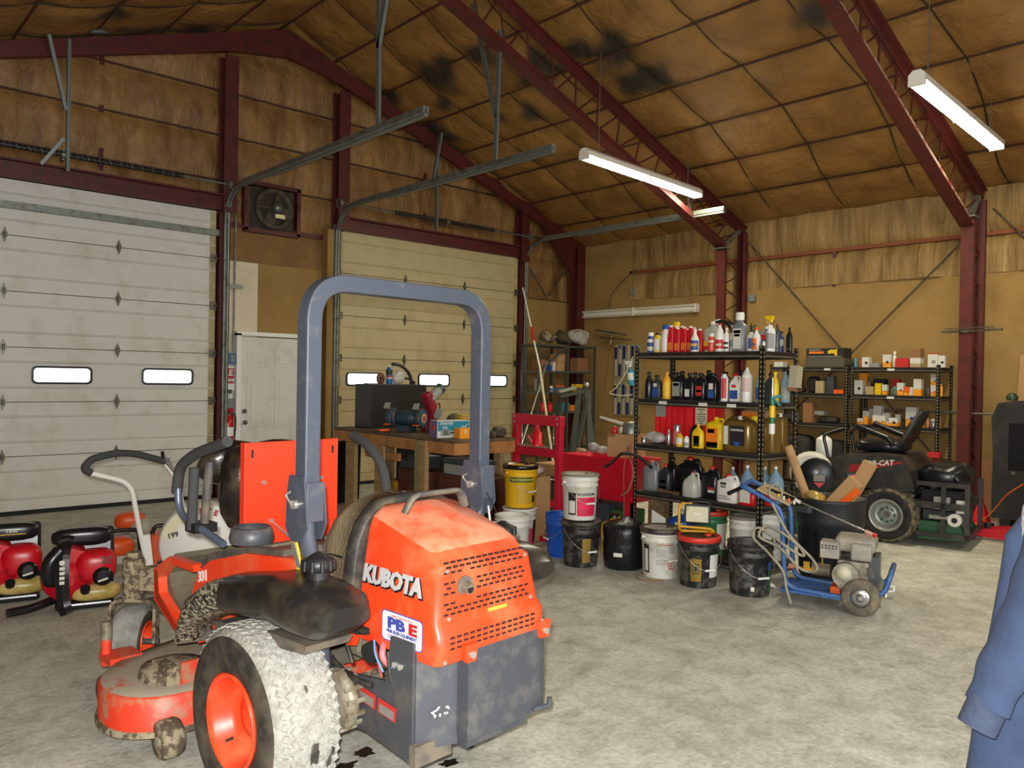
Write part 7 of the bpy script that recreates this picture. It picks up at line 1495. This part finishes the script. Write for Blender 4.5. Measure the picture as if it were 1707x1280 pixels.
t = thing('tall_machine', 'tall black rounded machine cover at the right edge against the tan wall', 'machine', (9.86, 2.52, 0))
g = G(); m_bc = M('machine_black', (30, 30, 29), .55, dirt=.3, dc=(52, 48, 40), ds=5)
g.prism([(-.3, .12), (.34, .12), (.34, .8), (.36, 1.2), (.3, 1.36), (.15, 1.39), (-.3, 1.39)], -.2, .2, m_bc, 'X'); g.build('cover', t, bevel=.03, seg=3)
for y in (-.22, .22): g = G(); g.span((-.16, y - .05, 0), (.16, y + .05, .12), m_bc); g.build('foot', t)
g = G(); g.box((-.203, .1, .9), (.006, .18, .5), c_blk); g.cyl((-.2, .14, .62), (-.21, .14, .62), .02, c_steel, 8); g.build('front_panel', t)
g = G(); g.lathe([(.05, 0), (.06, .04), (.04, .07), (.02, .08)], P_('cap_dark_green', (30, 60, 40), .4), 16); o = g.build('small_pot', loc=(9.78, 2.72, 1.391)); tag(o, 'small dark pot on top of the tall black machine', 'pot')
t = thing('shop_vacuum', 'grey and red shop vacuum at the right edge behind the blue jacket', 'vacuum', (9.35, 2.26, 0))
g = G(); g.lathe([(.17, .08), (.2, .1), (.2, .5), (.19, .52)], M('vac_grey', (110, 110, 106), .5), 28); g.build('tank', t); g = G(); g.lathe([(.2, .52), (.2, .58), (.14, .66), (.05, .7)], c_red, 28); g.build('motor_head', t)
g = G(); g.lathe([(.15, .6), (.12, .69), (.04, .72)], c_labgr, 20, c=(0, .02, .02)); g.build('top_cap', t)
for k in range(4): a = PI / 4 + k * PI / 2; g = G(); g.box((.16 * math.cos(a), .16 * math.sin(a), .05), (.06, .06, .1), c_blk); g.build('caster', t)
g = G(); g.tube(spline([(9.22, 2.45, .56), (9.3, 2.62, .42), (9.45, 2.8, .2), (9.5, 2.95, .06), (9.42, 3.05, .012), (9.3, 3.02, .012), (9.2, 2.98, .012)]), .007, P_('cord_orange', (220, 96, 36), .5), 6); tag(g.build('extension_cord'), 'orange extension cord sagging from the shop vacuum to the floor', 'cord')
m_jk = M('jack_red_paint', (190, 22, 36), .35, dirt=.15, dc=(110, 40, 36), ds=10)
t = thing('floor_jack', 'red low floor jack with small wheels at the right edge of the floor', 'jack', (8.95, 2.55, 0), R(4))
g = G(); 
for s in (-1, 1): g.prism([(.26, .05), (.24, .10), (.0, .14), (-.4, .17), (-.4, .05), (0, .035)], s * .11, s * .12, m_jk, 'X')
g.span((-.11, -.4, .06), (.11, -.1, .15), m_jk); g.build('side_frame', t)
for s in (-1, 1): g = G(); g.cyl((s * .09, .24, .045), (s * .15, .24, .045), .045, c_dgrey, 18); g.cyl((s * .15, .24, .045), (s * .155, .24, .045), .015, c_steel, 8); g.build('wheel', t)
g = G(); g.cyl((0, .12, .12), (0, .12, .17), .05, c_blk, 16); g.bar((0, .12, .12), (0, -.2, .09), .08, .05, m_jk); g.build('lift_arm', t)
t = thing('red_stand', 'small red jack stand on the floor behind the dark mower', 'stand', (9.72, 3.0 - .02, 0)); g = G(); g.box((0, 0, .12), (.18, .18, .24), c_red, taper=.35); g.cyl((0, 0, .2), (0, 0, .3), .03, c_red, 8); g.build('stand_body', t)
g = G(); g.box((0, 0, .03), (.2, .14, .06), m_card2); o = g.build('small_carton', loc=(9.05, 2.93, 0)); tag(o, 'small brown carton on the floor beside the floor jack', 'box')

# ------------------------------------------------------------------ blowers and other hand machines at the left
m_br = M('blower_red', (196, 18, 34), .35, dirt=.15, dc=(120, 20, 30), ds=9); m_tankf = M('fuel_yellowed', (200, 176, 104), .35, dirt=.35, dc=(150, 128, 60), ds=7)
def blower(lb, loc, rz, num):
    t = thing('backpack_blower', lb, 'leaf blower', loc, rz)
    g = G(); g.box((0, .12, .26), (.34, .05, .46), c_blk, rot=(R(-8), 0, 0)); g.box((0, .02, .03), (.34, .3, .05), c_blk); g.build('backpack_frame', t, bevel=.02, seg=3)
    g = G(); lump(g, (-.02, .08, .44), (.36, .12, .12), c_blk, p=3.4); g.build('top_pad', t)
    g = G(); lump(g, (.06, -.06, .27), (.24, .2, .22), m_br, p=3.2); g.box((-.09, -.02, .3), (.12, .18, .2), m_br, rot=(0, R(20), 0)); bd = g.build('engine_cover', t, bevel=.012)
    g = G(); g.lathe([(.055, 0), (.06, -.02), (.03, -.03)], c_blk, 18, axis='Y', c=(.1, -.16, .22)); g.box((.1, -.195, .2), (.06, .004, .012), c_lab, rot=(0, R(-15), 0)); g.build('starter_cover', t)
    g = G(); g.lathe([(.04, -.14), (.14, -.1), (.16, 0), (.14, .1), (.04, .12)], m_br, 24, axis='Y', c=(-.1, .0, .2)); g.build('fan_housing', t)
    g = G(); g.tube(spline([(-.16, -.08, .2), (-.2, -.14, .22), (-.2, -.16, .32), (-.14, -.14, .4)]), .045, c_blk, 12); g.build('air_elbow', t)
    g = G(); lump(g, (.06, -.06, .1), (.3, .17, .11), m_tankf, p=2.8); g.cyl((.0, -.15, .13), (.0, -.17, .15), .03, c_blk, 14); g.build('fuel_tank', t)
    g = G(); g.tube(spline([(-.1, .05, .46), (-.12, -.14, .42), (-.13, -.2, .26), (-.12, -.19, .08), (-.1, -.22, .01)]), .028, c_blk, 4, sx=1.4, sy=.35, smooth=False); st = g.build('shoulder_strap', t)
    g = G()
    for k in range(4): g.box((-.13, -.223, .3 - k * .03), (.028, .003, .02), c_lab)
    g.sphere((-.13, -.222, .335), .018, c_lab, sc=(1, .2, 1), n=10, k=6); g.build('strap_print', st)
    if num == 0:
        g = G(); g.box((0, .04, .47), (.14, .01, .03), c_blk, rot=(R(-20), 0, 0)); g.text('7500', .035, c_lab, TR((0, .012, .455), R(75)), bold=.001); g.box((0, .015, .432), (.16, .003, .005), c_laby); g.build('pad_print', t)
    else:
        g = G(); g.text('22', .06, c_blk, TR((.12, -.165, .32), R(85)), bold=.002); g.build('number', t)
    g = G(); g.tube(spline([(-.18, -.02, .06), (-.3, -.14, .05), (-.42, -.2, .05)]), .028, c_blk, 10); g.build('control_handle', t)
    return t
blower('red and black backpack blower with printed back pad, left of the pair', (1.12, 6.20, 0), R(-12), 0)
blower('red backpack blower marked 22 with yellowed fuel tank, right of the pair', (1.46, 5.75, 0), R(-14), 1)
m_so = M('saw_orange', (226, 86, 30), .4); m_sg = M('saw_grey', (176, 172, 158), .5)
t = thing('trimmer_engine', 'orange and grey trimmer engine on the floor by the left garage door', 'trimmer', (2.35, 7.7, 0), R(-14))
g = G(); lump(g, (-.03, 0, .18), (.26, .2, .16), m_so, p=2.8); g.build('orange_cover', t); g = G(); g.lathe([(.1, .1), (.1, -.08), (.06, -.12), (.03, -.15)], m_sg, 22, axis='Y', c=(.05, 0, .105)); g.box((-.05, 0, .03), (.2, .16, .06), m_sg); g.build('grey_housing', t); g = G(); g.cyl((.05, -.15, .1), (.06, -.22, .1), .012, c_steel, 8); g.build('drive_shaft', t)
t = thing('chain_saw', 'orange chain saw with black wrap handle near the left garage door', 'chain saw', (2.0, 6.9, 0), R(-10))
g = G(); lump(g, (-.02, 0, .12), (.26, .2, .16), m_so, p=3); g.box((0, 0, .03), (.26, .18, .06), m_sg); g.build('engine_body', t); g = G(); g.tube(arc([(-.14, 0, .16), (-.1, 0, .25), (.14, 0, .25), (.16, 0, .05), (-.02, -.02, .03)], .05, 5), .016, c_blk, 8); g.build('wrap_handle', t); g = G(); g.box((-.17, 0, .14), (.04, .1, .14), c_blk); g.build('hand_guard', t)
t = thing('cutoff_saw', 'red-orange hand machine standing behind the white blower handle', 'saw', (2.26, 6.6, 0), R(-14))
g = G(); g.box((0, 0, .13), (.22, .2, .24), m_so); g.box((.0, -.1, .17), (.1, .012, .1), m_sg); g.build('body', t, bevel=.02); g = G(); g.tube(arc([(-.1, 0, .24), (-.08, 0, .31), (.1, 0, .31), (.12, 0, .2)], .04, 4), .016, c_blk, 8); g.build('top_handle', t)
t = thing('battery_box', 'black box with silver edges beside the white blower housing', 'box', (2.62, 7.05, 0), R(-18))
g = G(); g.box((0, 0, .15), (.26, .2, .3), c_blk); g.box((0, 0, .3), (.27, .21, .01), c_steel); g.box((0, -.101, .2), (.26, .003, .01), c_steel); g.build('box_body', t, bevel=.004)

# white walk-behind blower
m_wb = M('blower_white', (224, 222, 214), .35)
t = thing('walk_behind_blower', 'white walk-behind leaf blower with looped black-grip handle left of the orange mower', 'leaf blower', (2.26, 5.85, 0), R(-21))
g = G(); g.lathe([(.05, -.12), (.27, -.12), (.285, -.1), (.285, .1), (.27, .12), (.05, .12)], m_wb, 48, axis='Y', c=(0, 0, .31)); g.build('fan_housing', t)
g = G()
for k, s in enumerate('ELITE'):
    a = R(118 - k * 13); g.text(s, .055, c_labk if k < 2 else m_sign, TR((.235 * math.cos(a), -.1225, .31 + .235 * math.sin(a)), R(90), 0, 0) @ Matrix.Rotation(a - PI / 2, 4, 'Z'), bold=.003)
g.text('199', .05, c_labk, TR((-.19, -.1225, .38), R(90)) @ Matrix.Rotation(R(14), 4, 'Z'), bold=.002); g.build('lettering', t)
g = G(); a0 = [R(k) for k in range(95, 170, 6)]; g.add([(.275 * math.cos(a), -.1215, .31 + .275 * math.sin(a)) for a in a0] + [(.2 * math.cos(a), -.1215, .31 + .2 * math.sin(a)) for a in a0[::-1]], [list(range(2 * len(a0)))], P_('decal_cream', (214, 206, 170), .5)); g.build('decal', t)
g = G(); g.box((.05, .2, .22), (.3, .24, .2), c_blk); g.cyl((.05, .2, .32), (.05, .2, .48), .1, c_blk, 20); g.build('engine', t, bevel=.01)
for x, y in ((-.26, -.1), (.3, -.1), (.02, .36)): g = G(); g.lathe([(.03, -.03), (.1, -.03), (.1, .03), (.03, .03)], c_blk, 20, axis='X', c=(x, y, .1)); g.build('wheel', t)
g = G(); g.box((.02, .05, .1), (.5, .4, .03), m_wb); g.build('base_plate', t)
Ti = Matrix.Rotation(R(21), 4, 'Z') @ Matrix.Translation((-2.26, -5.85, 0))
def L_(P): return [Ti @ Vector(p) for p in P]
g = G(); g.tube(arc(L_([(1.83, 5.6, .06), (1.80, 5.6, .25), (1.75, 5.6, .477), (1.69, 5.6, .805), (1.43, 5.6, .89)]), .09, 6), .017, m_wb, 10); g.tube(arc(L_([(1.83, 5.6, .06), (1.9, 5.66, .07), (2.02, 5.75, .08)]), .05, 4), .017, m_wb, 10); g.tube(arc(L_([(1.96, 5.75, .9), (2.02, 5.75, .82), (2.065, 5.75, .70), (2.14, 5.78, .38)]), .06, 5), .015, m_wb, 10); g.build('handle_tube', t)
g = G(); g.bar(*L_([(1.79, 5.59, .45), (1.83, 5.59, .1)]), .045, .035, m_wb, up=(0, 1, 0)); g.build('handle_socket', t)
g = G(); g.tube(arc(L_([(1.45, 5.6, .885), (1.40, 5.6, .915), (1.45, 5.61, .975), (1.60, 5.63, 1.005), (1.74, 5.68, .99), (1.95, 5.74, .92)]), .06, 5), .024, m_foam, 10); g.build('grip', t)
g = G(); g.cyl(*L_([(1.95, 5.74, .94), (2.02, 5.75, .84)]), .018, c_steel, 8); g.cyl(*L_([(1.94, 5.73, .93), (1.93, 5.72, .99)]), .012, c_blk, 8); g.box(L_([(1.96, 5.73, .93)])[0], (.05, .03, .03), c_blk); g.build('throttle_lever', t)

# ------------------------------------------------------------------ blue jacket at the right edge, hung on a stand
m_den = M('jacket_blue', (44, 58, 84), .95, dirt=.3, dc=(38, 50, 74), ds=5, bump=.25, bs=30); m_cuff = M('cuff_blue', (48, 58, 78), .9, bump=.4, bs=60); m_fl = M('fleece_lining', (196, 198, 196), .95, bump=.6, bs=60)
t = thing('blue_jacket', 'blue jacket with pale fleece lining hanging at the right edge', 'jacket', (2.34, .655, 0), R(-42.3))
# local x runs to the right as the camera sees it, local y away from it
g = G(); rings = []
for k, (z, xl, xr, d_) in enumerate(((1.24, .06, .3, .1), (1.16, -.0, .40, .16), (1.05, -.01, .44, .2), (.9, -.035, .46, .2), (.75, -.065, .48, .2), (.6, -.08, .5, .21), (.46, -.10, .5, .22), (.3, -.11, .52, .24))):
    cx, hw = (xl + xr) / 2, (xr - xl) / 2; ring = []
    for j in range(40):
        a = 2 * PI * j / 40; f = 1 + .045 * math.sin(a * 5 + z * 1.5) * (.3 + (1.24 - z)); ring.append((cx + hw * math.cos(a), d_ / 2 * f * math.sin(a), z))
    rings.append(ring)
g.loft(rings, m_den); g.build('jacket_body', t)
g = G(); P = spline([(.09, -.09, 1.22), (.035, -.11, 1.09), (-.02, -.12, .97), (-.075, -.12, .86), (-.115, -.12, .765)], 6); n = len(P)
g.tube(P, .07, m_den, 20, rs=[.085 - .033 * (i / (n - 1)) + .003 * math.sin(i * 1.1) for i in range(n)], sx=1, sy=.8); g.build('sleeve', t)
g = G(); g.tube([(-.11, -.12, .78), (-.14, -.12, .712)], .044, m_cuff, 20, cap=True); g.build('cuff', t)
g = G(); lump(g, (.12, -.06, 1.19), (.22, .2, .2), m_fl, p=2.4, j=.02, sd=2); g.build('fleece_collar', t)
g = G(); g.tube(spline([(.02, -.118, 1.08), (.06, -.15, 1.05), (.12, -.16, 1.06)]), .004, m_blackp, 5); g.build('seam_piping', t)
t = thing('coat_stand', 'dark stand holding up the blue jacket', 'stand', (2.66, .66, 0))
g = G(); g.cyl((0, 0, 0), (0, 0, 1.31), .015, c_blk, 10); g.cyl((0, 0, 1.3), (-.17, -.06, 1.3), .01, c_blk, 8); g.build('pole', t); g = G(); g.lathe([(.16, 0), (.16, .015), (.02, .03)], c_blk, 24); g.build('base', t)
